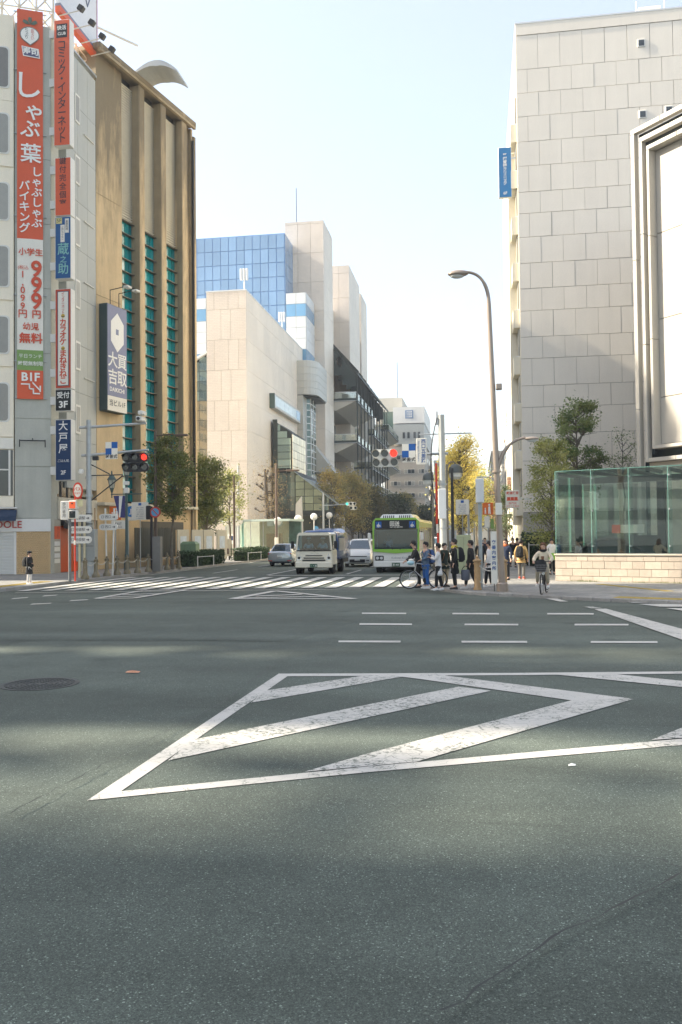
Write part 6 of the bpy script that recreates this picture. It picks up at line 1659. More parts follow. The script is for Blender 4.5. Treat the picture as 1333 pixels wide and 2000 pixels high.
# hedges with guard stakes
M_HEDGE = mat('hedge_leaf', (.045, .085, .03), .6, var=.4, scale=3, rnd_=.1)
def hedge(label, a, b, w, h, seed, n=5200):
    rr = random.Random(seed); t = thing('hedge', label, 'hedge', (a[0], a[1], .13)); d = Vector((b[0] - a[0], b[1] - a[1])); L = d.length; t.rotation_euler = (0, 0, math.atan2(d.y, d.x))
    MB().cbox(.15, .15, 0, L - .15, w - .15, h - .15, .1).build('inner_twigs', mat('twig_dark', (.02, .025, .012), .9), t)
    q = MB()
    for i in range(n):
        f = rr.random(); x = rr.uniform(0, L); y = rr.uniform(0, w); z = rr.uniform(.05, h)
        if f < .45: y = rr.gauss(.04, .04)
        elif f < .7: z = h + rr.gauss(-.03, .06)
        elif f < .85: x = rr.choice((0, L)) + rr.gauss(0, .05)
        s = rr.uniform(.04, .085); u = Vector((rr.gauss(0, 1), rr.gauss(0, 1), rr.gauss(0, 1))).normalized(); v = u.orthogonal().normalized(); u = u.cross(v)
        c = Vector((x, y, z)); q.add([c - u * s, c + v * s * .55, c + u * s, c - v * s * .55], [(0, 1, 2, 3)])
    q.build('foliage', M_HEDGE, t)
    for x in (.3, L * .55): MB().tube([(x, -.12, -.02), (x, -.12, h * .72)], .035, 6).build('guard_stake', M_WFRAME, t)
    MB().tube([(.3, -.12, h * .65), (L * .55, -.12, h * .65)], .02, 5).build('guard_rail', M_WFRAME, t)
hedge('clipped green hedge by the green utility cabinet, nearer of the two', (-18.0, 53.6), (-17.95, 60.2), 1.2, .95, 1)
hedge('clipped green hedge beyond the gap, behind the silver hatchback', (-18.0, 66), (-18.0, 74), 1.2, .95, 2)

# ------------------------------------------------------------------ trees
def leaf_mat(name, col, col2, trans=.4, scale=1.6):
    m = bpy.data.materials.new(name); m.use_nodes = True
    n, l = m.node_tree.nodes, m.node_tree.links; n.clear()
    geo = n.new('ShaderNodeNewGeometry'); t = n.new('ShaderNodeTexNoise'); t.inputs['Scale'].default_value = scale; t.inputs['Detail'].default_value = 4; l.new(geo.outputs['Position'], t.inputs['Vector'])
    r = n.new('ShaderNodeMapRange'); r.inputs[1].default_value = .36; r.inputs[2].default_value = .64; l.new(t.outputs[0], r.inputs[0])
    w = n.new('ShaderNodeTexNoise'); w.inputs['Scale'].default_value = 14; l.new(geo.outputs['Position'], w.inputs['Vector'])
    r2 = n.new('ShaderNodeMapRange'); r2.inputs[1].default_value = .3; r2.inputs[2].default_value = .7; r2.inputs[3].default_value = .65; r2.inputs[4].default_value = 1.4; l.new(w.outputs[0], r2.inputs[0])
    mx = n.new('ShaderNodeMixRGB'); mx.inputs[1].default_value = (*col, 1); mx.inputs[2].default_value = (*col2, 1); l.new(r.outputs[0], mx.inputs[0])
    sc = n.new('ShaderNodeVectorMath'); sc.operation = 'SCALE'; l.new(mx.outputs[0], sc.inputs[0]); l.new(r2.outputs[0], sc.inputs['Scale'])
    d = n.new('ShaderNodeBsdfPrincipled'); d.inputs['Roughness'].default_value = .55; tr = n.new('ShaderNodeBsdfTranslucent'); ms = n.new('ShaderNodeMixShader'); ms.inputs[0].default_value = trans
    l.new(sc.outputs[0], d.inputs['Base Color']); l.new(sc.outputs[0], tr.inputs[0]); l.new(d.outputs[0], ms.inputs[1]); l.new(tr.outputs[0], ms.inputs[2])
    o = n.new('ShaderNodeOutputMaterial'); l.new(ms.outputs[0], o.inputs[0])
    return m
M_BARK = mat('bark_grey', (.15, .13, .10), .85, var=.35, scale=7, bump=.3)
M_BARKD = mat('bark_dark', (.07, .06, .05), .85, var=.3, scale=7, bump=.3)
L_GREEN = leaf_mat('leaf_green', (.10, .14, .045), (.25, .255, .08))
L_DARK = leaf_mat('leaf_dark', (.04, .075, .03), (.10, .13, .045))
L_AUT = leaf_mat('leaf_autumn', (.29, .27, .10), (.58, .43, .14), scale=.55)
L_YEL = leaf_mat('leaf_yellow', (.66, .55, .13), (.85, .74, .28), .5)
L_LIGHT = leaf_mat('leaf_light', (.22, .25, .06), (.46, .45, .16), .45)
L_EVER = leaf_mat('leaf_evergreen', (.09, .16, .05), (.28, .31, .11), .4)
L_TAN = leaf_mat('leaf_tan', (.30, .20, .09), (.46, .34, .14), .4)
def tree(label, base, H, zc, R_, leafm, n_cl=46, n_lf=150, ls=.09, sig=.34, trunk=.12, seed=1, barkm=None, shape=1.0, group=None, up=.45, name='street_tree', gap=.0, ax=(1, 1)):
    rr = random.Random(seed); t = thing(name, label, 'tree', base, 0, group)
    tr = MB(); pts = []; n = 7
    wob = [Vector((rr.gauss(0, .05), rr.gauss(0, .05), 0)) * H * .12 for _ in range(n + 1)]; wob[0] = Vector((0, 0, 0))
    for i in range(n + 1): pts.append(Vector((0, 0, H * .92 * i / n)) + wob[i])
    tr.tube(pts, [trunk * (1.25 if i == 0 else 1 - .82 * i / n) for i in range(n + 1)], 9)
    def on_trunk(z):
        f = min(max(z / (H * .92), 0), .999) * n; i = int(f); return pts[i].lerp(pts[i + 1], f - i)
    lf = MB(); V = lf.v; Fc = lf.f
    for c in range(n_cl):
        for _ in range(30):
            u = rr.random() ** .8; z = zc + (H - zc) * u
            prof = math.sin(PI * min(.97, max(.06, .13 + .87 * u))) ** .6 if shape == 1 else (max(.12, 1 - u * .9) ** .8 if shape == 2 else (.55 + .45 * math.sin(PI * u)) * (1 - .5 * max(0, u - .7)))
            a = rr.uniform(0, 2 * PI); rad = R_ * prof * math.sqrt(rr.uniform(.08, 1)); p = Vector((rad * math.cos(a) * ax[0], rad * math.sin(a) * ax[1], z))
            if gap <= 0 or math.sin(p.x * 2.3 + seed) * math.sin(p.y * 2.1) * math.sin(p.z * 1.9 + seed) < 1 - gap: break
        q = on_trunk(max(zc * .75, z - rad * (.5 + up)))
        mid = q.lerp(p, .55) + Vector((0, 0, -.08 * rad))
        tr.tube([q, mid, p], [trunk * .30, trunk * .17, trunk * .07], 5, cap=False)
        for _ in range(2):
            e = p + Vector((rr.gauss(0, sig), rr.gauss(0, sig), rr.gauss(.1, sig))); tr.tube([mid, e], [trunk * .12, trunk * .04], 4, cap=False)
        sg_ = sig * rr.uniform(.65, 1.25)
        for _ in range(int(n_lf * rr.uniform(.5, 1.4))):
            cpt = p + Vector((rr.gauss(0, sg_), rr.gauss(0, sg_), rr.gauss(0, sg_ * .75)))
            s = ls * rr.uniform(.6, 1.25); uu = Vector((rr.gauss(0, 1), rr.gauss(0, 1), rr.gauss(0, .7))).normalized(); vv = uu.cross(Vector((rr.gauss(0, 1), rr.gauss(0, 1), rr.gauss(0, 1)))).normalized()
            o = len(V); a_, b_ = uu * s, vv * s * .5
            V += [tuple(cpt - a_), tuple(cpt + b_), tuple(cpt + a_), tuple(cpt - b_)]; Fc.append((o, o + 1, o + 2, o + 3)); lf.mi.append(0)
    me = bpy.data.meshes.new('crown'); me.from_pydata(V, [], Fc); me.materials.append(leafm); me.update()
    tr.build('trunk', barkm or M_BARK, t, smooth=True); place('crown', me, t)
    return t
G1 = 'street trees along the left pavement'
tree('slender green street tree in front of the ochre building, nearest on the left', (-18, 49.54, 0.13), 7.9, 3.2, 1.35, L_GREEN, 60, 150, .085, .30, .10, 3, group=G1, shape=3)
tree('fuller green street tree beside the hedge, second on the left', (-20.39, 63.59, 0.13), 7.9, 2.9, 1.75, L_GREEN, 80, 150, .09, .36, .13, 5, group=G1, shape=3)
tree('small dark tree behind the second left tree', (-22.6, 70, .13), 6.2, 2.2, 1.7, L_DARK, 40, 120, .11, .36, .12, 8, group=G1)
tree('yellowish tree peeping out right of the second left tree', (-21.6, 74, .13), 7.4, 3.4, 1.5, L_LIGHT, 30, 90, .11, .4, .12, 9, group=G1)
# pruned bare tree
bt = thing('pruned_tree', 'pruned bare tree with knuckled side branches in front of the tiled hall', 'tree', (-22.9, 93, .13)); rr = random.Random(11); q = MB()
q.tube([(0, 0, 0), (.1, 0, 3), (-.05, 0, 6), (-.15, 0, 8.6), (-.2, 0, 9.3)], [.34, .30, .24, .17, .12], 10)
tips = []
for i in range(26):
    z = 3.4 + 5.6 * i / 26; a = rr.uniform(0, 2 * PI) if i % 3 else (0 if i % 2 else PI); L = rr.uniform(.8, 1.7) * (1.15 - i / 40)
    e = Vector((L * math.cos(a), L * math.sin(a) * .6, z + rr.uniform(.1, .5))); q.tube([(0, 0, z), (e.x * .6, e.y * .6, z - .05), tuple(e)], [.09, .07, .06], 6); q.ball(tuple(e), .13, n=7, m=5); tips.append(e)
    for _ in range(3): q.tube([tuple(e), (e.x + rr.gauss(0, .3), e.y + rr.gauss(0, .3), e.z + rr.uniform(.1, .5))], [.02, .006], 4, cap=False)
q.build('trunk', M_BARKD, bt, smooth=True); q = MB()
for i in range(2400):
    e = rr.choice(tips); c = e * rr.uniform(.8, 1.35) + Vector((rr.gauss(0, .5), rr.gauss(0, .4), rr.gauss(.1, .55))); c.z = e.z + (c.z - e.z) * .5 + rr.gauss(0, .35); s = rr.uniform(.03, .06); u = Vector((rr.gauss(0, 1), rr.gauss(0, 1), rr.gauss(0, 1))).normalized(); v = u.orthogonal(); q.add([c - u * s, c + v * s * .6, c + u * s, c - v * s * .6], [(0, 1, 2, 3)])
q.build('crown', L_TAN, bt)
G2 = 'autumn trees along the far left kerb'
tree('autumn tree with orange and olive leaves left of the bus, nearest of the far row', (-19.6, 116, .13), 10.2, 2.6, 3.0, L_AUT, 80, 105, .15, .6, .22, 21, group=G2)
tree('broad orange tinted tree behind the nearest autumn tree', (-19.6, 134, .13), 11.4, 2.6, 3.4, L_AUT, 80, 110, .18, .65, .24, 22, group=G2)
tree('greener autumn tree further along the far left kerb', (-19.4, 152, .13), 10.6, 2.4, 3.6, leaf_mat('leaf_olive', (.08, .10, .04), (.26, .21, .06), scale=.5), 80, 130, .22, .7, .24, 23, group=G2)
tree('dark green tree behind the bus roof in the far row', (-17.6, 178, .13), 9.5, 1.6, 4.6, L_DARK, 80, 120, .26, .8, .26, 24, group=G2)
tree('small orange tree in front of the end office block', (-17.2, 205, .13), 11.4, 5, 2.6, L_AUT, 50, 110, .26, .6, .22, 25, group=G2)
tree('dark tree far behind the bus near the street end', (-12.5, 215, .13), 8.6, 1.5, 5.0, L_DARK, 70, 110, .3, .9, .25, 26, group=G2)
G3 = 'yellow ginkgo trees along the right pavement'
tree('tall yellow ginkgo behind the signal mast, nearest of the ginkgos', (-1.17, 61.07, 0.1), 8.6, 2.6, 1.5, L_YEL, 80, 95, .085, .36, .17, 31, M_BARK, 3, G3)
tree('yellow ginkgo just behind the nearest ginkgo', (-1.5, 68, .1), 8.0, 3.0, 1.6, L_YEL, 60, 90, .1, .40, .17, 32, M_BARK, 3, G3)
tree('olive yellow ginkgo seen right of the slim pale pole', (-.2, 82, .1), 7.8, 3.0, 1.6, L_LIGHT, 60, 90, .11, .4, .15, 33, M_BARK, 3, G3)
tree('small brownish street tree left of the tall lamp far down the pavement', (1.0, 92, .1), 7.4, 2.6, 1.5, L_TAN, 40, 70, .12, .4, .14, 34, M_BARKD, 3, G3)
tree('pale yellow ginkgo far along the right pavement', (-1.2, 110, .1), 8.6, 2.6, 2.2, L_YEL, 60, 100, .14, .5, .18, 35, M_BARK, 3, G3)
tree('dark conifer beside the white shop signs down the pavement', (2.2, 74, .1), 6.2, 1.2, 1.1, L_DARK, 40, 90, .08, .25, .1, 36, M_BARKD, 2)
tree('bushy evergreen tree rising behind the glass pavilion', (5.5, 50.5, .1), 9.2, 3.4, 1.75, L_EVER, 60, 190, .08, .215, .13, 41, M_BARK, 3, gap=.5)
tree('light green leafy tree beside the left end of the pavilion', (3.75, 46.5, .1), 6.6, 1.0, 1.4, L_LIGHT, 62, 135, .072, .25, .09, 42, M_BARK, 3)
tree('sparse twiggy tree between the grey block and the white building', (8.3, 52, .1), 7.6, 4.8, .9, L_EVER, 16, 40, .06, .3, .08, 43, M_BARKD, 3)
hedge('dark shrub bed at the foot of the grey panelled block', (2.6, 52.5), (9, 52.5), 1.6, 1.9, 7, 7000)

# ------------------------------------------------------------------ vehicles (front at y = 0, facing the camera along -y)
M_TYRE = mat('tyre_rubber', (.018, .018, .018), .8, var=.1)
M_RIM = mat('wheel_rim', (.42, .43, .44), .3, .7, var=.05)
M_CGLASS = mat('car_glass', (.02, .05, .07), .03, var=.2, scale=1.5, spec=1.0, coat=.6)
M_CGLASSB = mat('windscreen_blue', (.012, .07, .13), .03, var=.3, scale=1.2, spec=.5, coat=.2)
M_WSG = glass('windscreen_glass', (.26, .50, .64), .08)
M_CABIN = mat('cabin_dark', (.03, .035, .04), .8, var=.2)
M_TRIM = mat('black_plastic', (.02, .02, .021), .5, var=.1)
M_HEADL = mat('headlamp_glass', (.62, .64, .64), .08, .2, var=.1, spec=1.0)
M_TAIL = mat('tail_lamp', (.42, .02, .015), .15, var=.05, spec=.8)
M_PLATE = mat('number_plate', (.75, .75, .70), .4, var=0)
M_PLATEG = mat('number_plate_green', (.05, .12, .07), .4, var=0)
wheel_cache = {}
def wheel(t, x, y, r, w, side):
    k = (r, w)
    if k not in wheel_cache:
        tm = MB().lathe([(r * .62, -w / 2), (r * .93, -w / 2), (r, -w * .34), (r, w * .34), (r * .93, w / 2), (r * .62, w / 2)], 22, axis='x').mesh('tyre', M_TYRE, True)
        q = MB().lathe([(r * .63, -w * .3), (r * .63, w * .38), (r * .5, w * .42), (r * .46, w * .28), (r * .12, w * .34), (.01, w * .34)], 22, axis='x')
        for i in range(5):
            a = 2 * PI * i / 5; q.tube([(w * .38, r * .1 * math.cos(a), r * .1 * math.sin(a)), (w * .40, r * .56 * math.cos(a), r * .56 * math.sin(a))], r * .07, 5)
        wheel_cache[k] = (tm, q.mesh('rim', M_RIM))
    tm, rm = wheel_cache[k]
    o = place('wheel', tm, t, (x, y, r)); m = place('rim', rm, o); m.scale = (side, 1, 1)
    return o
def car(label, name, loc, rz, paint, st, glass_rng, W, wb_, r, cat='car', rear=False, screen_m=None):
    """st: stations (y, half width, z bottom, z belt, half roof width, z top)"""
    t = thing(name, label, cat, loc, rz)
    rings = []
    for (y, w, zb, zl, wr, zt) in st:
        h = [(w * .90, zb), (w, zb + .10), (w * 1.01, (zb + zl) / 2), (w * .97, zl), (wr, zt - .07 if zt - zl > .2 else zt - .02), (wr * .86, zt), (wr * .4, zt + .015)]
        rings.append([(x, y, z) for x, z in h] + [(-x, y, z) for x, z in h[::-1]])
    b = MB().loft(rings).build('body', paint, t, smooth=True)
    a, c = glass_rng[1], glass_rng[2]         # station indices: screen base, roof start, roof end, tail base
    def P(i, k, s=1, out=.012):
        p = rings[i][k]; return (s * (p[0] + (out if k < 5 else 0)), p[1], p[2] + (out if k >= 4 else 0))
    i0, i1, i2, i3 = glass_rng
    lerp = lambda p, q, f: tuple(p[j] + (q[j] - p[j]) * f for j in range(3))
    # side panes between belt and roof edge
    for s in (1, -1):
        n = i2 - i1
        for i in range(i1, i2):
            p0, p1, p2, p3 = P(i, 3, s), P(i + 1, 3, s), P(i + 1, 4, s), P(i, 4, s)
            q = [lerp(lerp(p0, p3, .08), lerp(p1, p2, .08), .05), lerp(lerp(p0, p3, .08), lerp(p1, p2, .08), .95), lerp(lerp(p0, p3, .9), lerp(p1, p2, .9), .95), lerp(lerp(p0, p3, .9), lerp(p1, p2, .9), .05)]
            MB().quad(*q).build('side_window', M_CGLASS, t)
    def screen(ia, ib, name, m):
        A = [(rings[ia][k][0], rings[ia][k][1], rings[ia][k][2]) for k in (4, 5, 6)]; B = [(rings[ib][k][0], rings[ib][k][1], rings[ib][k][2]) for k in (4, 5, 6)]
        sgn = -1 if rings[ib][0][1] > rings[ia][0][1] else 1
        row = lambda pts, f: [(x * .93, y + sgn * .015, z + .012) for x, y, z in pts]
        top = row(B, 0); bot = row(A, 0); bot = [lerp(b_, t_, .06) for b_, t_ in zip(bot, top)]; top2 = [lerp(b_, t_, .94) for b_, t_ in zip(bot, top)]
        full = lambda q: q + [(-x, y, z) for x, y, z in q[::-1]]
        Bt, Tp = full(bot), full(top2); V = Bt + Tp; nn = len(Bt)
        return MB().add(V, [(i, i + 1, nn + i + 1, nn + i) for i in range(nn - 1)]).build(name, m, t)
    screen(i0, i1, 'windscreen', screen_m or M_CGLASS); screen(i3, i2, 'rear_window', M_CGLASS)
    for y in wb_:
        for s in (1, -1):
            wheel(t, s * (W / 2 - .10), y, r, .2, s)
            MB().lathe([(r * 1.14, -.012), (r * 1.14, .012)], 20, (s * (W / 2 + .004), y, r * 1.02), 'x').build('wheel_arch', M_TRIM, t) if False else None
    return t
def lamp(t, x0, z0, x1, z1, y, m, name, d=.03):
    return MB().cbox(x0, y - d, z0, x1, y, z1, .012).build(name, m, t)
# silver hatchback driving away: its tail faces us
P_SILVER = mat('paint_silver', (.46, .50, .51), .25, .5, var=.02, coat=.6)
hb = car('silver hatchback with lit red tail lamps driving away on the left lane', 'hatchback_car', (-13.2, 57.0, 0), R(-4), P_SILVER,
         [(0, .74, .32, .85, .70, .88), (.06, .82, .26, .92, .74, .95), (.22, .85, .22, .96, .75, 1.0), (.75, .85, .2, .97, .62, 1.47), (1.4, .85, .2, .95, .62, 1.53), (2.3, .85, .2, .92, .60, 1.5), (3.25, .85, .2, .90, .72, .95), (3.75, .82, .22, .78, .66, .80), (3.98, .70, .3, .6, .55, .62)], (2, 3, 5, 6), 1.7, (.75, 3.25), .29)
for s in (1, -1):
    lamp(hb, min(s * .40, s * .82), .80, max(s * .40, s * .82), .92, .05, M_TAIL, 'tail_lamp'); lamp(hb, min(s * .52, s * .80), .36, max(s * .52, s * .80), .42, .02, M_TAIL, 'reflector')
    MB().cbox(s * .88 - .1, 2.75, .95, s * .88 + .1, 2.9, 1.1, .03).build('mirror', P_SILVER, hb)
lamp(hb, -.17, .62, .17, .78, .0, M_PLATE, 'number_plate'); MB().cbox(-.7, -.02, .24, .7, .1, .36, .03).build('rear_bumper_trim', M_TRIM, hb); MB().tube([(0, .6, 1.52), (0, 1.0, 1.62)], .015, 5).build('aerial', M_TRIM, hb)
text('ﾉ1-31', .09, M_INKD, hb, (0, -.036, .70))
# white minivan and a blue car behind it
P_WHITE = mat('paint_white', (.74, .73, .69), .25, .0, var=.02, coat=.6)
VAN = [(0, .70, .34, .68, .60, .72), (.08, .84, .24, .76, .72, .80), (.35, .89, .2, .9, .78, .98), (.95, .89, .2, 1.02, .80, 1.12), (1.75, .89, .2, 1.06, .68, 1.72), (2.6, .89, .2, 1.06, .69, 1.8), (3.7, .89, .2, 1.06, .69, 1.8), (4.5, .88, .2, 1.06, .67, 1.74), (4.72, .85, .3, 1.0, .76, 1.08)]
mv = car('white minivan waiting between the garbage truck and the bus', 'minivan', (-7.7, 55.2, 0), R(1), P_WHITE, VAN, (3, 4, 7, 8), 1.78, (.95, 3.8), .32)
for s in (1, -1):
    MB().add([(s * .42, .02, .70), (s * .80, .10, .78), (s * .82, .18, .9), (s * .46, .10, .82), (s * .5, .3, .8)], [(0, 1, 2, 3)]).build('headlamp', M_HEADL, mv); lamp(mv, min(s * .55, s * .74), .38, max(s * .55, s * .74), .48, .03, M_TRIM, 'fog_lamp')
    MB().cbox(s * .95 - .11, 1.35, 1.02, s * .95 + .11, 1.5, 1.2, .03).build('mirror', P_WHITE, mv)
MB().cbox(-.62, -.02, .66, .62, .06, .71, .01).build('grille', M_TRIM, mv); MB().cbox(-.5, -.02, .3, .5, .08, .5, .02).build('intake', M_TRIM, mv); lamp(mv, -.17, .42, .17, .57, -.01, M_PLATE, 'number_plate')
bc = car('dark blue car mostly hidden between the white minivan and the bus', 'blue_car', (-5.9, 63.5, 0), 0, mat('paint_blue', (.03, .07, .13), .25, .3, var=.02, coat=.6), [(a, b * .97, c, d * .9, e * .95, f * .88) for a, b, c, d, e, f in VAN], (3, 4, 7, 8), 1.7, (.95, 3.6), .3)
for s in (1, -1): lamp(bc, min(s * .45, s * .78), .64, max(s * .45, s * .78), .74, .06, M_HEADL, 'headlamp')

# garbage truck: cream cab, rounded blue body
P_CREAM = mat('paint_cream', (.76, .71, .57), .3, 0, var=.02, coat=.5); P_TBLUE = mat('paint_truck_blue', (.02, .07, .22), .25, .1, var=.04, coat=.6)
tk = thing('garbage_truck', 'cream cab garbage truck with blue rounded body facing the crossing', 'truck', (-8.62, 45.2, 0), R(-.5))
def ringbox(w, z0, z1, y, wt, c=.08): return [(w, y, z0), (w, y, z0 + (z1 - z0) * .45), (wt, y, z1 - c), (wt - c, y, z1), (-wt + c, y, z1), (-wt, y, z1 - c), (-w, y, z0 + (z1 - z0) * .45), (-w, y, z0)]
MB().loft([[(w, y, .5), (w, y, 1.2), (w - .03, y, 1.27), (-w + .03, y, 1.27), (-w, y, 1.2), (-w, y, .5)] for y, w in ((.05, .95), (.12, .99), (.5, 1.0), (1.45, 1.0))]).build('cab', P_CREAM, tk, smooth=True)
MB().loft([[(w, y, z0), (w, y, 2.12), (w - .1, y, 2.2), (-w + .1, y, 2.2), (-w, y, 2.12), (-w, y, z0)] for y, w, z0 in ((.07, .84, 2.05), (.16, .90, 2.05), (.5, .93, 2.05), (1.45, .94, 2.05))]).build('cab_roof', P_CREAM, tk, smooth=True)
MB().box(-.94, 1.32, 1.271, .94, 1.45, 2.05).build('cab_rear_wall', P_CREAM, tk); MB().box(-.9, 1.25, 1.271, .9, 1.319, 2.04).build('cabin_lining', M_CABIN, tk)
for s in (1, -1):
    MB().tube([(s * .94, .075, 1.26), (s * .86, .1, 2.08)], .055, 6).build('screen_pillar', P_CREAM, tk); MB().tube([(s * .96, 1.0, 1.26), (s * .91, 1.0, 2.08)], .05, 6).build('door_pillar', P_CREAM, tk)
MB().cbox(-.8, .2, 1.272, .8, .5, 1.36, .03).build('dashboard', M_CABIN, tk)
MB().add([(-.86, .045, 1.26), (.86, .045, 1.26), (.90, .046, 1.32), (.82, .05, 2.0), (.74, .05, 2.05), (-.74, .05, 2.05), (-.82, .05, 2.0), (-.90, .046, 1.32)], [tuple(range(8))]).build('windscreen', M_WSG, tk)
q = MB().cbox(-.93, .02, 1.22, .93, .1, 1.28, .01); q.tube([(-.3, .02, 1.27), (-.75, .01, 1.22)], .015, 5); q.tube([(.45, .02, 1.27), (0, .01, 1.22)], .015, 5); q.build('wiper', M_TRIM, tk)
MB().cbox(-.55, .0, .83, .55, .06, .88, .01).build('grille', M_TRIM, tk); MB().cbox(-.45, .0, .97, .45, .06, 1.01, .01).build('grille', M_TRIM, tk); MB().cbox(-.62, -.01, .7, .62, .05, .77, .01).build('grille', M_TRIM, tk)
text('ISUZU', .10, mat('chrome_grey', (.40, .38, .32), .3), tk, (0, .05, 1.1), sx=1.5)
for s in (1, -1):
    MB().add([(s * .66, .03, .74), (s * .95, .05, .74), (s * .95, .08, 1.02), (s * .78, .05, 1.10), (s * .70, .04, .9)], [(0, 1, 2, 3, 4)]).build('headlamp', M_HEADL, tk); MB().lathe([(.07, -.01), (.07, .01)], 12, (s * .80, .035, .86), 'y').build('lamp_core', M_TRIM, tk); lamp(tk, min(s * .42, s * .66), .38, max(s * .42, s * .66), .46, .0, M_TRIM, 'fog_slot')
    MB().add([(s * .975, .2, 1.29), (s * .975, 1.0, 1.29), (s * .915, 1.0, 2.04), (s * .90, .24, 2.04)], [(0, 1, 2, 3)]).build('side_window', M_WSG, tk); MB().cbox(s * 1.16 - .09, .05, 1.35, s * 1.16 + .09, .13, 1.75, .03).build('mirror', M_TRIM, tk); MB().tube([(s * 1.0, .2, 1.3), (s * 1.14, .1, 1.32)], .02, 5).build('mirror_arm', M_TRIM, tk)
MB().cbox(-1.0, -.06, .34, 1.0, .18, .66, .04).build('bumper', P_CREAM, tk); lamp(tk, -.2, .36, .2, .55, -.06, M_PLATEG, 'number_plate'); text('・・31', .13, M_INKW, tk, (0, -.095, .44), bold=.004)
rg = []
for y, w, z1 in ((1.6, .98, 2.25), (1.75, 1.02, 2.34), (4.2, 1.02, 2.34), (4.6, 1.02, 2.45), (5.6, 1.02, 2.3), (6.2, 1.0, 1.7)):
    rg.append([(w * .97, y, .75), (w, y, .95), (w, y, z1 - .45), (w * .93, y, z1 - .16), (w * .74, y, z1 - .02), (0, y, z1 + .02), (-w * .74, y, z1 - .02), (-w * .93, y, z1 - .16), (-w, y, z1 - .45), (-w, y, .95), (-w * .97, y, .75)])
MB().loft(rg).build('refuse_body', P_TBLUE, tk, smooth=True); MB().box(-.9, 1.46, .5, .9, 6, .74).build('chassis', M_TRIM, tk)
MB().box(1.022, 2.0, 1.2, 1.03, 3.9, 1.9).build('side_panel', mat('paint_panel', (.42, .40, .36), .3), tk)
for y in (.75, 3.4):
    for s in (1, -1): wheel(tk, s * .85, y, .38, .26, s)
for s in (1, -1): MB().lathe([(.47, -.1), (.47, .02)], 18, (s * .94, .75, .42), 'x').build('wheel_arch', M_TRIM, tk)

# city bus
P_BGREEN = mat('paint_bus_green', (.24, .50, .05), .3, 0, var=.02, coat=.5)
bu = thing('city_bus', 'white and bright green city bus waiting at the crossing, front view', 'bus', (-4.42, 46.7, 0), R(-1.5))
def bring(y, w, z0, z1, c): return [(w, y, z0), (w, y, 1.35), (w, y, z1 - c), (w - c, y, z1), (-w + c, y, z1), (-w, y, z1 - c), (-w, y, 1.35), (-w, y, z0)]
MB().loft([[(w, y, .34), (w, y, 1.2), (w - .02, y, 1.27), (-w + .02, y, 1.27), (-w, y, 1.2), (-w, y, .34)] for y, w in ((.10, 1.19), (.16, 1.24), (10.4, 1.245))]).build('body', P_WHITE, bu, smooth=True)
MB().loft([[(w, y, 1.271), (w, y, 2.72), (w - .16, y, 2.9), (-w + .16, y, 2.9), (-w, y, 2.72), (-w, y, 1.271)] for y, w in ((1.75, 1.24), (10.4, 1.245))]).build('upper_body', P_WHITE, bu, smooth=True)
MB().loft([[(w, y, 2.35), (w, y, 2.72), (w - .16, y, z), (-w + .16, y, z), (-w, y, 2.72), (-w, y, 2.35)] for y, w, z in ((.10, 1.2, 2.84), (.2, 1.24, 2.9), (1.749, 1.24, 2.9))]).build('front_roof', P_WHITE, bu, smooth=True)
MB().box(-1.2, 1.68, 1.272, 1.2, 1.745, 2.34).build('cabin_lining', M_CABIN, bu); MB().cbox(-1.1, .25, 1.272, 1.1, .55, 1.36, .03).build('dashboard', M_CABIN, bu)
for s in (1, -1): MB().box(min(s * 1.17, s * 1.262), .06, 1.2, max(s * 1.17, s * 1.262), .3, 2.36).build('front_surround', P_BGREEN, bu)
MB().yprism([(-1.262, 2.361), (1.262, 2.361), (1.262, 2.76), (1.07, 2.95), (-1.07, 2.95), (-1.262, 2.76)], .085, .3).build('front_surround', P_BGREEN, bu)
MB().yprism([(-1.24, 1.14), (0, 1.04), (1.24, 1.14), (1.24, 1.27), (-1.24, 1.27)], .03, .12).build('green_sash', P_BGREEN, bu)
MB().yprism([(-1.17, 1.275), (1.17, 1.275), (1.19, 2.33), (-1.19, 2.33)], .060, .066).build('windscreen', M_WSG, bu)
MB().cbox(-1.12, .03, 2.36, 1.12, .088, 2.84, .03).build('destination_box', M_TRIM, bu)
MB().box(-.55, .022, 2.42, .62, .029, 2.76).build('destination_screen', M_BLACK, bu); text('回送', .27, M_CREAM, bu, (-.05, .018, 2.62), bold=.006); text('OUT OF SERVICE', .09, M_CREAM, bu, (.04, .018, 2.45), bold=.002)
for x, ch in ((-.92, '♿'), (.9, '♿')):
    MB().box(x - .16, .022, 2.42, x + .16, .029, 2.76).build('access_mark', M_SIGBLUE, bu); q = MB(); q.tube([(x + .02, .016, 2.70), (x - .02, .016, 2.58), (x + .08, .016, 2.57), (x + .11, .016, 2.47)], .014, 5); q.lathe([(.085, -.004), (.085, .004), (.07, .004), (.07, -.004)], 14, (x - .01, .016, 2.53), 'y'); q.build('access_mark', M_INKW, bu)
rp = MB()
rp.add([(-1.0, .5, 2.86), (1.0, .5, 2.86), (1.0, 4.5, 2.86), (-1.0, 4.5, 2.86), (-.78, .75, 3.16), (.78, .75, 3.16), (.78, 4.2, 3.16), (-.78, 4.2, 3.16)], [(0, 1, 5, 4), (1, 2, 6, 5), (2, 3, 7, 6), (3, 0, 4, 7), (4, 5, 6, 7)]); rp.build('roof_unit', P_WHITE, bu)
for k in range(14):
    x = -.72 + k * .11
    if abs(x) > .12: MB().add([(x - .03, .545, 2.93), (x + .03, .545, 2.93), (x + .03 * .92, .69, 3.10), (x - .03 * .92, .69, 3.10)], [(0, 1, 2, 3)]).build('vent_slot', M_TRIM, bu)
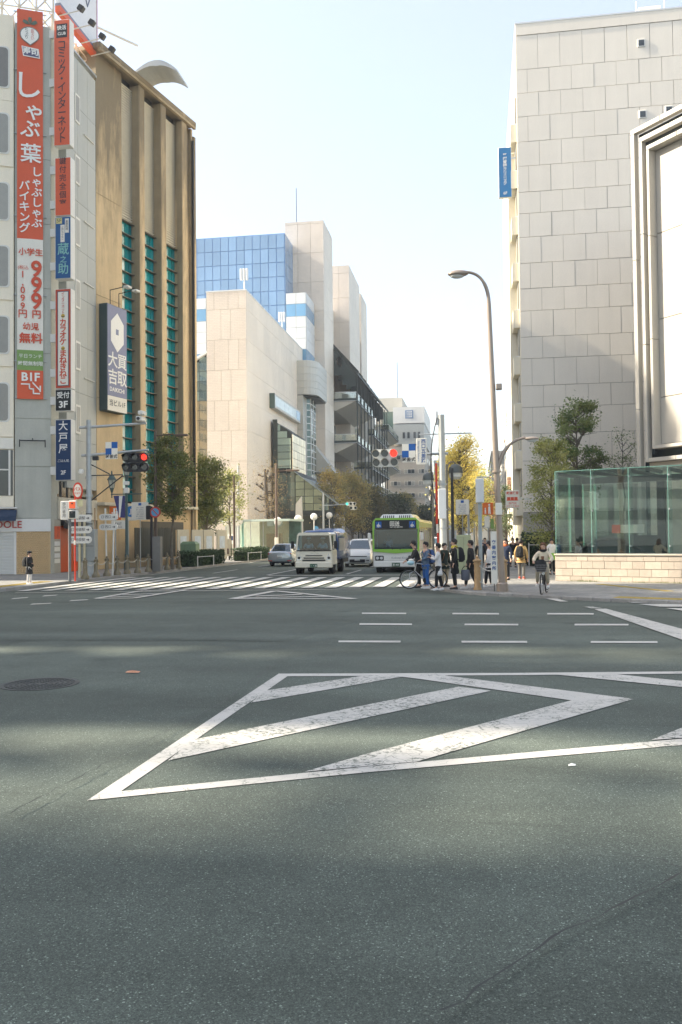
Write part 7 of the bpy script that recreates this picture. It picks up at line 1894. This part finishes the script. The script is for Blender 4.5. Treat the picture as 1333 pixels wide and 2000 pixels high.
for s in (1, -1):
    MB().cbox(min(s * .66, s * 1.14), .05, .66, max(s * .66, s * 1.14), .12, .92, .04).build('lamp_bezel', M_TRIM, bu)
    for k in range(2): MB().lathe([(.085, -.02), (.085, .02)], 14, (s * (.78 + .22 * k), .05, .79), 'y').build('headlamp', M_HEADL, bu)
    lamp(bu, min(s * .9, s * 1.14), .44, max(s * .9, s * 1.14), .52, .09, mat('indicator_amber', (.55, .22, .03), .3), 'indicator')
    MB().cbox(s * 1.42 - .09, -.1, 1.75, s * 1.42 + .09, .0, 2.15, .03).build('mirror', M_WFRAME, bu); MB().tube([(s * 1.22, .12, 2.25), (s * 1.42, -.03, 2.2), (s * 1.42, -.05, 2.1)], .025, 6).build('mirror_arm', M_TRIM, bu)
MB().cbox(-1.22, .02, .30, 1.22, .2, .62, .04).build('bumper', P_WHITE, bu); lamp(bu, -.22, .33, .22, .54, .02, M_PLATEG, 'number_plate'); text('31-61', .15, M_INKW, bu, (0, -.016, .43), bold=.004)
text('Kokusai Kogyo', .15, mat('script_grey', (.22, .24, .28), .5), bu, (.25, .088, .8), sx=1.1); MB().box(-1.18, .075, .625, 1.18, .082, .635).build('panel_gap', M_TRIM, bu)
q = MB(); q.tube([(-.15, .03, 1.24), (-.75, .02, 1.6)], .014, 5); q.tube([(.2, .03, 1.24), (.75, .02, 1.5)], .014, 5); q.build('wiper', M_TRIM, bu)
for s in (1, -1):
    xs = 1.247 * s
    MB().box(xs - .004, .35, 1.2, xs + .004, 10.2, 2.45).build('side_glazing', M_CGLASS, bu); MB().box(xs - .006, .3, 2.46, xs + .006, 10.3, 2.72).build('side_band', P_BGREEN, bu)
    for y in (.4, 1.5, 2.8, 4.1, 5.4, 6.7, 8.0, 9.3): MB().box(xs - .008, y, .5, xs + .008, y + .08, 2.46).build('window_post', P_BGREEN, bu)
    for y in (2.6, 7.9):
        wheel(bu, s * 1.08, y, .46, .28, s)
MB().box(-1.15, .5, .2, 1.15, 9.5, .34).build('underside', M_TRIM, bu)
for s in (1, -1): MB().tube([(s * .95 - s * .14, .55, .46), (s * .95 + s * .14, .55, .46)], .46, 20).build('front_tyre', M_TYRE, bu)
# a few vehicles further down
for k, (x, y, m) in enumerate(((-8.3, 92, P_SILVER), (-4.6, 84, P_WHITE))):
    o = car(['distant silver car queued far behind the minivan', 'distant white car queued behind the bus'][k], 'queued_car', (x, y, 0), 0, m, VAN, (3, 4, 7, 8), 1.78, (.95, 3.8), .32)
    for s in (1, -1): lamp(o, min(s * .45, s * .78), .68, max(s * .45, s * .78), .8, .06, M_HEADL, 'headlamp')

# ------------------------------------------------------------------ people
M_SKIN = mat('skin', (.55, .34, .24), .55, var=.04)
M_HAIR = mat('hair_black', (.015, .013, .012), .5, var=.2)
M_HAIRB = mat('hair_brown', (.17, .075, .035), .5, var=.2, scale=20)
def cloth_m(name, col, rough=.85, var=.12): return mat('cloth_' + name, col, rough, var=var, scale=9, bump=.25)
def hand_nodes(N, E, wi, d, side):
    """palm and five bent fingers grown from the wrist"""
    w = Vector(N[wi][:3]); d = Vector(d).normalized(); s = d.cross(Vector((0, 0, 1)));
    if s.length < .2: s = Vector((1, 0, 0)) * side
    s.normalize(); nrm = s.cross(d)
    pa = w + d * .045; pe = w + d * .085
    N.append((*pa, .032, .016)); ia = len(N) - 1; E.append((wi, ia)); N.append((*pe, .034, .014)); ie = len(N) - 1; E.append((ia, ie))
    for k, L in enumerate((.070, .078, .072, .056)):
        off = s * (-.030 + .020 * k); m = pe + off + d * L * .55 - nrm * .008; t = m + d * L * .35 - nrm * .025
        N.append((*m, .0085)); N.append((*t, .007)); E.append((ie, len(N) - 2)); E.append((len(N) - 2, len(N) - 1))
    m = pa - s * .035 * side + d * .015; t = m + d * .035 - s * .008 * side; N.append((*m, .010)); N.append((*t, .008)); E.append((ia, len(N) - 2)); E.append((len(N) - 2, len(N) - 1))
def person(label, loc, head, H=1.7, top=None, bot=None, shoe=None, hair=None, la=None, ra=None, ll=None, rl=None, coat=None, lean=0., bulk=1.0, pack=None, hat=None, longhair=False, group=None, scarf=None, look=0., hood=None, sole=None, topname='jacket'):
    """local frame faces -y; la/ra = (elbow, wrist), ll/rl = (knee, ankle), all at 1.7 m height"""
    t = thing('person', label, 'person', loc, head, group); t.scale = (H / 1.7,) * 3
    la = la or ((.25, .03, 1.12), (.26, -.05, .88)); ra = ra or ((-.25, .03, 1.12), (-.26, -.05, .88))
    ll = ll or ((.10, -.02, .49), (.10, .02, .09)); rl = rl or ((-.10, -.02, .49), (-.10, .02, .09))
    ly = lambda z: -lean * max(0, z - .92)          # forward lean of the trunk
    hd = Vector((math.sin(look) * .02, 0, 0))
    N = [(0, 0, .92, .13, .10), (0, ly(1.08), 1.08, .125, .09), (0, ly(1.3), 1.30, .15, .10), (0, ly(1.43), 1.43, .075, .07), (0, ly(1.48) - .01, 1.475, .062), (0, ly(1.57) - .025, 1.555, .088, .104), (0, ly(1.63) - .015, 1.63, .08, .096),
         (.165, ly(1.38), 1.385, .055), (-.165, ly(1.38), 1.385, .055), (*la[0], .042), (*ra[0], .042), (*la[1], .028), (*ra[1], .028),
         (.085, 0, .86, .085), (-.085, 0, .86, .085), (*ll[0], .058), (*rl[0], .058), (*ll[1], .038), (*rl[1], .038)]
    E = [(0, 1), (1, 2), (2, 3), (3, 4), (4, 5), (5, 6), (2, 7), (2, 8), (7, 9), (8, 10), (9, 11), (10, 12), (0, 13), (0, 14), (13, 15), (14, 16), (15, 17), (16, 18)]
    for ank in (17, 18):
        a = N[ank]; N.append((a[0], a[1] - .13, max(a[2] - .055, .03), .028, .022)); E.append((ank, len(N) - 1))
    hand_nodes(N, E, 11, Vector(la[1]) - Vector(la[0]), 1); hand_nodes(N, E, 12, Vector(ra[1]) - Vector(ra[0]), -1)
    skin('body', M_SKIN, t, N, E)
    k = bulk; hem = .60 if coat else .80
    J = [(0, .005, .86, .165 * k, .125 * k), (0, ly(1.08), 1.08, .16 * k, .12 * k), (0, ly(1.28), 1.28, .18 * k, .13 * k), (0, ly(1.44), 1.445, .088 * k, .085 * k), (.17, ly(1.37), 1.37, .075 * k), (-.17, ly(1.37), 1.37, .075 * k),
         (*la[0], .062 * k), (*ra[0], .062 * k), (*la[1], .046 * k), (*ra[1], .046 * k), (0, .01, hem, .20 * k if coat else .175 * k, .165 * k if coat else .135 * k), (0, .01, hem - .10, .20 * k if coat else .16 * k, .165 * k if coat else .125 * k)]
    JE = [(0, 1), (1, 2), (2, 3), (2, 4), (2, 5), (4, 6), (5, 7), (6, 8), (7, 9), (0, 10), (10, 11)]
    skin(topname, top, t, J, JE)
    Tn = [(0, 0, .93, .14, .11), (.088, 0, .84, .10, .10), (-.088, 0, .84, .10, .10), (*ll[0], .075), (*rl[0], .075), (ll[1][0], ll[1][1], ll[1][2] + .02, .062), (rl[1][0], rl[1][1], rl[1][2] + .02, .062)]
    skin('trousers', bot, t, Tn, [(0, 1), (0, 2), (1, 3), (2, 4), (3, 5), (4, 6)])
    for a in (ll[1], rl[1]):
        o = MB().loft([[(a[0] + sx * w, a[1] + y, max(0, a[2] - .09) + z) for sx, z in ((-1, 0), (1, 0), (1, h * .6), (.6, h), (-.6, h), (-1, h * .6))] for y, w, h in ((.07, .035, .07), (.03, .042, .10), (-.06, .046, .085), (-.14, .044, .055), (-.19, .025, .035))]).build('shoe', shoe or M_TRIM, t, smooth=True)
        if sole: MB().cbox(a[0] - .045, a[1] - .18, max(0, a[2] - .09), a[0] + .045, a[1] + .075, max(0, a[2] - .09) + .025, .008).build('sole', sole, o)
    # head: hair cap, eyes, nose, mouth, ears
    hz_, hy = 1.585, ly(1.58) - .02
    hm = hair or M_HAIR; q = MB(); V = []; n, m = 16, 9
    for j in range(m + 1):
        ph = PI * .74 * j / m
        for i in range(n):
            a = 2 * PI * i / n; fr = max(0, -math.sin(a)); cut = ph * (1 - .50 * fr ** .7)         # higher hairline at the front
            rr_ = .106 + (.010 * math.sin(7 * a + 2.1 * j) + .006 * math.sin(13 * a - 3 * j)) * min(1, j / 3) - .012 * max(0, j - 6) / 3; V.append((rr_ * .93 * math.sin(cut) * math.cos(a), hy + .012 + rr_ * 1.1 * math.sin(cut) * math.sin(a), hz_ + .01 + rr_ * 1.12 * math.cos(cut)))
    q.add(V, [(j * n + i, j * n + (i + 1) % n, (j + 1) * n + (i + 1) % n, (j + 1) * n + i) for j in range(m) for i in range(n)])
    if longhair:
        q.loft([[(x * w, hy + .05 + y * d, z) for x, y in ((-1, -.6), (-.8, .8), (0, 1), (.8, .8), (1, -.6), (.75, -.3), (0, .3), (-.75, -.3))] for z, w, d in ((1.62, .10, .07), (1.52, .115, .07), (1.42, .13, .07), (1.33, .10, .05))])
    q.build('hair', hm, t, smooth=True)
    for s in (1, -1):
        MB().ball((s * .032, hy - .094, hz_ - .005), .011, .006, .006, 6, 4).build('eye', M_INKD, t); MB().ball((s * .086, hy + .005, hz_ - .015), .012, .02, .028, 6, 5).build('ear', M_SKIN, t)
    MB().add([(0, hy - .120, hz_ - .045), (.014, hy - .09, hz_ - .05), (-.014, hy - .09, hz_ - .05), (0, hy - .088, hz_ - .0)], [(0, 1, 3), (0, 3, 2), (0, 2, 1)]).build('nose', M_SKIN, t)
    MB().cbox(-.022, hy - .096, hz_ - .078, .022, hy - .085, hz_ - .07, .003).build('mouth', mat('lip', (.40, .16, .13), .5, var=0), t)
    if hat: MB().lathe([(.11, -.02), (.135, .02), (.12, .07), (.06, .1), (.015, .105)], 14, (.01, hy + .015, hz_ + .055)).build('beret', hat, t, smooth=True)
    if scarf: MB().lathe([(.10, -.06), (.115, -.03), (.105, .015), (.08, .03)], 12, (0, ly(1.44), 1.445)).build('collar', scarf, t, smooth=True)
    if hood: MB().lathe([(.12, -.05), (.15, 0), (.12, .06)], 12, (0, ly(1.4) + .06, 1.41)).build('hood', hood, t, smooth=True)
    if pack:
        b = thing('backpack', pack[1], 'backpack', (0, 0, 0)); b.location = Vector(loc) + Matrix.Rotation(head, 3, 'Z') @ (Vector((0, .145 * k - ly(1.2) * 0 + ly(1.2), 1.0)) * (H / 1.7)); b.rotation_euler = (0, 0, head); s = H / 1.7
        MB().loft([[(x * w * s, (y0 + (y1 - y0) * yy) * s, z * s) for x, yy in ((-1, 0), (1, 0), (1, .6), (.7, 1), (-.7, 1), (-1, .6))] for z, w, y0, y1 in ((-.08, .11, 0, .12), (-.04, .145, 0, .17), (.2, .15, 0, .18), (.36, .13, 0, .14), (.42, .08, 0, .08))]).build('bag', pack[0], b, smooth=True)
        MB().cbox(-.10 * s, .172 * s, -.02 * s, .10 * s, .20 * s, .16 * s, .015).build('pocket', pack[0], b)
        q = MB()
        for sx in (1, -1): q.tube([(sx * .09 * s, .02 * s, .38 * s), (sx * .12 * s, -.12 * s, .44 * s), (sx * .13 * s, -.29 * s, .28 * s), (sx * .15 * s, -.2 * s, .02 * s), (sx * .12 * s, .02 * s, 0)], .016, 5)
        q.build('strap', pack[0], b)
    return t
C_BLK = cloth_m('black', (.016, .017, .018)); C_CHAR = cloth_m('charcoal', (.035, .034, .033)); C_NAVY = cloth_m('navy', (.02, .03, .06)); C_WHT = cloth_m('white', (.70, .68, .66)); C_CRM = cloth_m('cream', (.66, .57, .42)); C_TAN = cloth_m('tan', (.46, .30, .12)); C_BEI = cloth_m('beige', (.42, .34, .22)); C_JEAN = cloth_m('blue_jeans', (.03, .12, .36)); C_DEN = cloth_m('denim', (.10, .15, .22)); C_GRN = cloth_m('dark_green', (.03, .04, .03)); C_GRY = cloth_m('grey', (.16, .15, .13)); C_BRN = cloth_m('brown', (.20, .10, .05)); C_PB = cloth_m('pack_blue', (.05, .10, .24))
S_W = mat('shoe_white', (.66, .65, .62), .6); S_B = mat('shoe_black', (.02, .02, .02), .6)
LEFT = -PI / 2
GP = 'people waiting on the right corner'
person('person in dark jacket and black trousers leaning on a bicycle at the kerb', (-2.16, 31.61, 0.1), LEFT + .15, 1.70, C_CHAR, C_BLK, S_B, lean=.28, la=((.24, -.22, 1.12), (.22, -.46, .98)), ra=((-.24, -.22, 1.12), (-.2, -.46, .98)), group=GP)
person('person in bright blue trousers and denim jacket with blue backpack', (-1.88, 31.3, 0.1), LEFT + .5, 1.66, C_DEN, C_JEAN, S_W, pack=(C_PB, 'blue backpack on the person in bright blue trousers'), group=GP, la=((.24, -.1, 1.1), (.16, -.26, 1.05)))
person('person in long white coat and black trousers holding a phone', (-1.39, 30.14, 0.1), LEFT, 1.62, C_WHT, C_BLK, S_W, coat=True, la=((.23, -.08, 1.12), (.12, -.26, 1.18)), ra=((-.23, -.08, 1.12), (-.10, -.26, 1.26)), rl=((-.09, .04, .49), (-.09, .12, .09)), ll=((.09, -.06, .49), (.09, -.08, .09)), group=GP, topname='coat', sole=S_B)
person('person in dark green jacket and beige trousers with brown backpack', (-1.26, 32.22, 0.1), LEFT + 2.4, 1.60, C_GRN, C_BEI, S_B, pack=(C_BRN, 'brown patterned backpack on the person in dark green'), bulk=1.1, group=GP)
person('tall person in long black coat with yellow collar and black backpack', (-0.85, 30.7, 0.1), LEFT + .1, 1.76, C_BLK, C_BLK, S_B, coat=True, pack=(C_BLK, 'black backpack on the tall person with yellow collar'), scarf=cloth_m('yellow', (.62, .52, .06)), group=GP, topname='coat')
tkm = person('person in black padded jacket carrying a grey bag, beside the tan bollard', (-0.29, 31.28, 0.1), LEFT + .1, 1.70, C_BLK, C_CHAR, S_W, bulk=1.22, ll=((.10, -.16, .50), (.10, -.20, .09)), rl=((-.10, .05, .50), (-.10, .20, .12)), ra=((-.27, .0, 1.12), (-.27, -.12, .86)), group=GP)
bg = thing('hand_bag', 'grey cylindrical bag held by the person in black padded jacket', 'bag', (-0.48, 30.69, 0.1)); bg.location.z = .42
MB().lathe([(.13, 0), (.15, .05), (.15, .32), (.13, .36)], 14).build('bag_body', cloth_m('bag_grey', (.12, .13, .16)), bg, smooth=True); MB().tube(arc((-.12, 0, .36), (0, 0, .62), (.12, 0, .36)), .012, 5).build('handle', C_BLK, bg)
person('person in black vest with white sleeves half hidden by the upright board', (0.38, 32.18, 0.1), LEFT - .3, 1.66, C_WHT, C_BLK, S_W, bulk=1.05, group=GP, ll=((.10, -.10, .50), (.10, -.14, .09)))
person('person in navy jacket with orange scarf right of the tall lamp post', (1.09, 36.84, 0.1), -.5, 1.72, C_NAVY, C_BLK, S_B, longhair=True, scarf=cloth_m('orange', (.62, .16, .05)), group=GP, bulk=1.08)
person('person in tan jacket with black backpack walking away', (1.76, 37.65, 0.1), PI - .35, 1.68, C_TAN, C_GRY, mat('shoe_red', (.50, .10, .06), .6), pack=(C_BLK, 'black backpack on the person in tan jacket'), bulk=1.12, sole=S_W, ll=((.10, -.08, .49), (.11, -.08, .09)))
wv_ = person('person in white hooded top with green vest beside the pavilion corner', (3.37, 41.85, 0.1), .15, 1.66, C_WHT, C_BLK, S_B, hood=C_WHT, bulk=1.1, la=((.24, -.05, 1.12), (.16, -.26, 1.02)))
MB().loft([[(x * w, y, z) for x, y in ((-1, -.16), (1, -.16), (1, .13), (-1, .13))] for z, w in ((.72, .17), (1.02, .18))]).build('vest', cloth_m('lime', (.22, .50, .05)), wv_)
for k, (p, hd_, c1) in enumerate((((1.93, 51.08, 0.1), .3, C_BLK), ((2.31, 54.42, 0.1), PI, C_CHAR), ((0.39, 58.61, 0.1), 0, C_NAVY), ((0.08, 44.38, 0.1), 2.8, C_BLK))):
    person(['distant walker in black between the lamp post and the train sign', 'distant walker in charcoal below the train sign', 'distant walker in navy left of the tall lamp post', 'walker in black half hidden behind the slim pale pole'][k], p, hd_, 1.68, c1, C_CHAR, S_B, group='walkers further down the right pavement', ll=((.10, -.14, .50), (.10, -.12, .09)), rl=((-.10, .04, .50), (-.10, .2, .12)))
person('small person in black coat and beret with backpack and white trousers, far left pavement', (-18.54, 33.88, 0.13), PI / 2 - .1, 1.36, C_BLK, C_WHT, S_W, coat=True, hat=C_BLK, pack=(C_BLK, 'black backpack on the small person in a beret'), bulk=1.2, ra=((-.24, -.06, 1.1), (-.14, -.26, 1.08)), topname='coat')
person('person in black jacket walking behind the near hedge', (-19.93, 62.29, 0.13), PI + .4, 1.70, C_BLK, C_CHAR, S_B, bulk=1.2, la=((.30, -.02, 1.12), (.38, -.05, .90)), ra=((-.30, -.02, 1.12), (-.38, -.05, .90)))
person('person in blue jacket and beige trousers walking away near the kiosk', (-21.46, 72.21, 0.13), PI, 1.70, C_DEN, C_BEI, S_W, bulk=1.1)

SEAT = dict(la=((.25, -.12, 1.14), (.2, -.34, 1.16)), ra=((-.25, -.12, 1.14), (-.2, -.34, 1.16)), ll=((.12, -.40, .90), (.12, -.42, .5)), rl=((-.12, -.40, .90), (-.12, -.42, .5)))
person('driver in pale uniform and cap behind the garbage truck windscreen', (-8.62 - .42, 45.2 + .85, .27), 0, 1.66, C_WHT, C_CHAR, S_B, hat=C_WHT, **SEAT)
person('passenger in pale uniform and cap behind the garbage truck windscreen', (-8.62 + .34, 45.2 + .85, .27), 0, 1.66, C_WHT, C_CHAR, S_B, hat=C_WHT, **SEAT)
person('bus driver in white shirt behind the bus windscreen', (-4.42 - .5, 46.7 + 1.0, .42), 0, 1.66, C_WHT, C_NAVY, S_B, **SEAT)

# ------------------------------------------------------------------ bicycles
M_BFR = mat('bike_black', (.02, .02, .022), .35, .2, var=.05); M_BSV = mat('bike_silver', (.55, .56, .56), .3, .7, var=.05)
def bicycle(label, loc, rz, r, base, frame_m, basket=False, lean=0.):
    t = thing('bicycle', label, 'bicycle', loc, rz); t.rotation_euler = (0, lean, rz)
    F_, B_ = -base / 2, base / 2
    for y in (F_, B_):
        q = MB(); ring = [(0, y + r * math.cos(2 * PI * i / 28), r + r * math.sin(2 * PI * i / 28)) for i in range(29)]; w = q.tube(ring, .02, 6, cap=False).build('wheel', M_TYRE, t, smooth=True)
        q = MB(); ring = [(0, y + (r - .03) * math.cos(2 * PI * i / 28), r + (r - .03) * math.sin(2 * PI * i / 28)) for i in range(29)]; q.tube(ring, .011, 5, cap=False)
        q.build('rim', M_BSV, w); q = MB()
        for i in range(16):
            a = 2 * PI * i / 16; q.tube([((-1) ** i * .02, y, r), (0, y + (r - .03) * math.cos(a), r + (r - .03) * math.sin(a))], .0028, 3)
        q.lathe([(.03, -.04), (.03, .04)], 8, (0, y, r), 'x'); q.build('spokes', M_BSV, w)
    bb_ = (0, .06, .29); seat = (0, .22, .82); hd0 = (0, F_ + .2, .62); hd1 = (0, F_ + .26, .90); ax_ = (0, B_, r)
    q = MB()
    if basket: q.tube([hd0, (0, F_ + .3, .45), bb_], .022, 8); q.tube([hd0, (0, -.05, .42), seat], .016, 8)
    else: q.tube([hd0, bb_], .02, 8); q.tube([hd1, seat], .017, 8)
    q.tube([bb_, seat], .018, 8)
    for s in (.03, -.03): q.tube([bb_, (s, B_, r)], .011, 6); q.tube([seat, (s, B_, r)], .010, 6); q.tube([hd0, (s, F_ + .02, r + .2), (s, F_, r)], .013, 6)
    q.tube([hd0, hd1], .024, 8); q.build('frame', frame_m, t, smooth=True)
    hb_ = MB().tube([(0, F_ + .26, .9), (0, F_ + .24, 1.0)], .015, 6)
    hb_.tube([(-.27, F_ + .42, 1.0), (-.24, F_ + .28, 1.04), (-.08, F_ + .2, 1.02), (.08, F_ + .2, 1.02), (.24, F_ + .28, 1.04), (.27, F_ + .42, 1.0)] if basket else [(-.26, F_ + .2, .98), (-.1, F_ + .2, 1.0), (.1, F_ + .2, 1.0), (.26, F_ + .2, .98)], .013, 6); hb_.build('handlebar', M_BFR, t, smooth=True)
    MB().loft([[(x * w, y, z) for x, z in ((-1, .86), (-.6, .90), (.6, .90), (1, .86))] for y, w in ((.06, .025), (.2, .05), (.32, .075), (.36, .06))]).build('saddle', M_BFR, t, smooth=True); MB().tube([seat, (0, .24, .88)], .013, 6).build('seat_post', M_BSV, t)
    q = MB().lathe([(.09, -.006), (.09, .006)], 18, (.03, .06, .29), 'x'); q.tube([(.05, .06, .29), (.05, .0, .14)], .01, 5); q.tube([(-.05, .06, .29), (-.05, .12, .44)], .01, 5); q.cbox(.04, -.04, .12, .13, .04, .14, .005); q.cbox(-.13, .08, .43, -.04, .16, .45, .005); q.build('crankset', M_BFR, t)
    q = MB().tube([(.03, .06, .38), (.03, B_, r + .03)], .006, 4); q.tube([(.03, .06, .2), (.03, B_, r - .03)], .006, 4); q.build('chain_run', M_TRIM, t)
    if basket:
        q = MB(); y0, y1 = F_ - .16, F_ + .14
        for z, w in ((.72, .15), (.79, .16), (.86, .17), (.93, .18)):
            q.tube([(-w, y0, z), (w, y0, z), (w, y1, z), (-w, y1, z), (-w, y0, z)], .006, 4)
        for i in range(9):
            f = -1 + 2 * i / 8; q.tube([(f * .15, y0, .72), (f * .18, y0, .93)], .004, 4); q.tube([(f * .15, y1, .72), (f * .18, y1, .93)], .004, 4); q.tube([(f * .15, y0, .72), (f * .15, y1, .72)], .004, 4)
        q.build('basket', mat('basket_wire', (.22, .22, .22), .4, .5), t); MB().tube([(.0, F_, r + .04)] + arc((0, F_ + r + .02, r + .06), (0, F_, 2 * r + .12), (0, F_ - r * .8, r + .22), 6), .02, 5).build('mudguard', M_BSV, t) if False else None
        MB().lathe([(.04, -.05), (.05, .03)], 10, (.06, F_ - .02, .66), 'y').build('headlight', M_BSV, t)
    return t
bicycle('silver and black road bicycle held at the kerb in front of the crosswalk', (-1.98, 31.3, 0.1), LEFT + .12, .335, 1.02, M_BSV)
hm_ = thing('cycle_helmet', 'pale blue and white helmet hanging on the road bicycle handlebar', 'helmet', (-2.41, 31.01, 0.1)); hm_.location.z = 1.02; MB().ball((0, 0, 0), .13, .11, .09, 12, 7).build('shell', mat('helmet_pale', (.40, .60, .66), .4, var=.3, scale=12), hm_, smooth=True); MB().ball((.02, .02, .09), .10, .09, .06, 10, 6).build('liner', M_CREAM, hm_, smooth=True)
cy = (2.08, 28.07, 0.1)
CH = -.22
bicycle('black city bicycle with wire front basket ridden towards us on the pavement', (cy[0] - .04, cy[1] + .5, .1), CH, .31, 1.05, M_BFR, True)
cyp = person('person in cream fleece with long brown hair riding the city bicycle', (cy[0] - .02, cy[1] + .72, .10), CH, 1.62, C_CRM, cloth_m('khaki', (.36, .31, .22)), S_W, hair=M_HAIRB, longhair=True, bulk=1.15, lean=.12,
             la=((.30, -.16, 1.16), (.27, -.40, 1.08)), ra=((-.30, -.16, 1.16), (-.27, -.40, 1.08)), ll=((.15, -.36, .80), (.17, -.30, .30)), rl=((-.17, -.34, .78), (-.19, -.22, .34)), scarf=C_BLK)
bkt = thing('shoulder_bag', 'black bag standing in the wire basket of the city bicycle', 'bag', (cy[0] - .04 - .12, cy[1] + .5 - .50, .80), CH); MB().loft([[(x * w, y * d, z) for x, y in ((-1, -1), (1, -1), (1, 1), (-1, 1))] for z, w, d in ((.02, .12, .1), (.18, .17, .12), (.34, .14, .09), (.40, .07, .05))]).build('bag_body', C_BLK, bkt, smooth=True); MB().lathe([(.035, .36), (.05, .50)], 10, (.05, .02, 0)).build('cup', C_BRN, bkt)

# ------------------------------------------------------------------ winter haze in the street air
hzm = bpy.data.materials.new('air_haze'); hzm.use_nodes = True
hn, hl = hzm.node_tree.nodes, hzm.node_tree.links; hn.clear()
pv_ = hn.new('ShaderNodeVolumePrincipled'); pv_.inputs['Color'].default_value = (.93, .96, 1, 1); pv_.inputs['Density'].default_value = .0005; pv_.inputs['Anisotropy'].default_value = .2
ho = hn.new('ShaderNodeOutputMaterial'); hl.new(pv_.outputs[0], ho.inputs['Volume'])
haze = MB().box(-720, -140, -1.0, 720, 1520, 66).build('haze', hzm); haze['kind'] = 'stuff'; haze['label'] = 'thin pale winter haze filling the street air'; haze['category'] = 'haze'

finish_deferred()
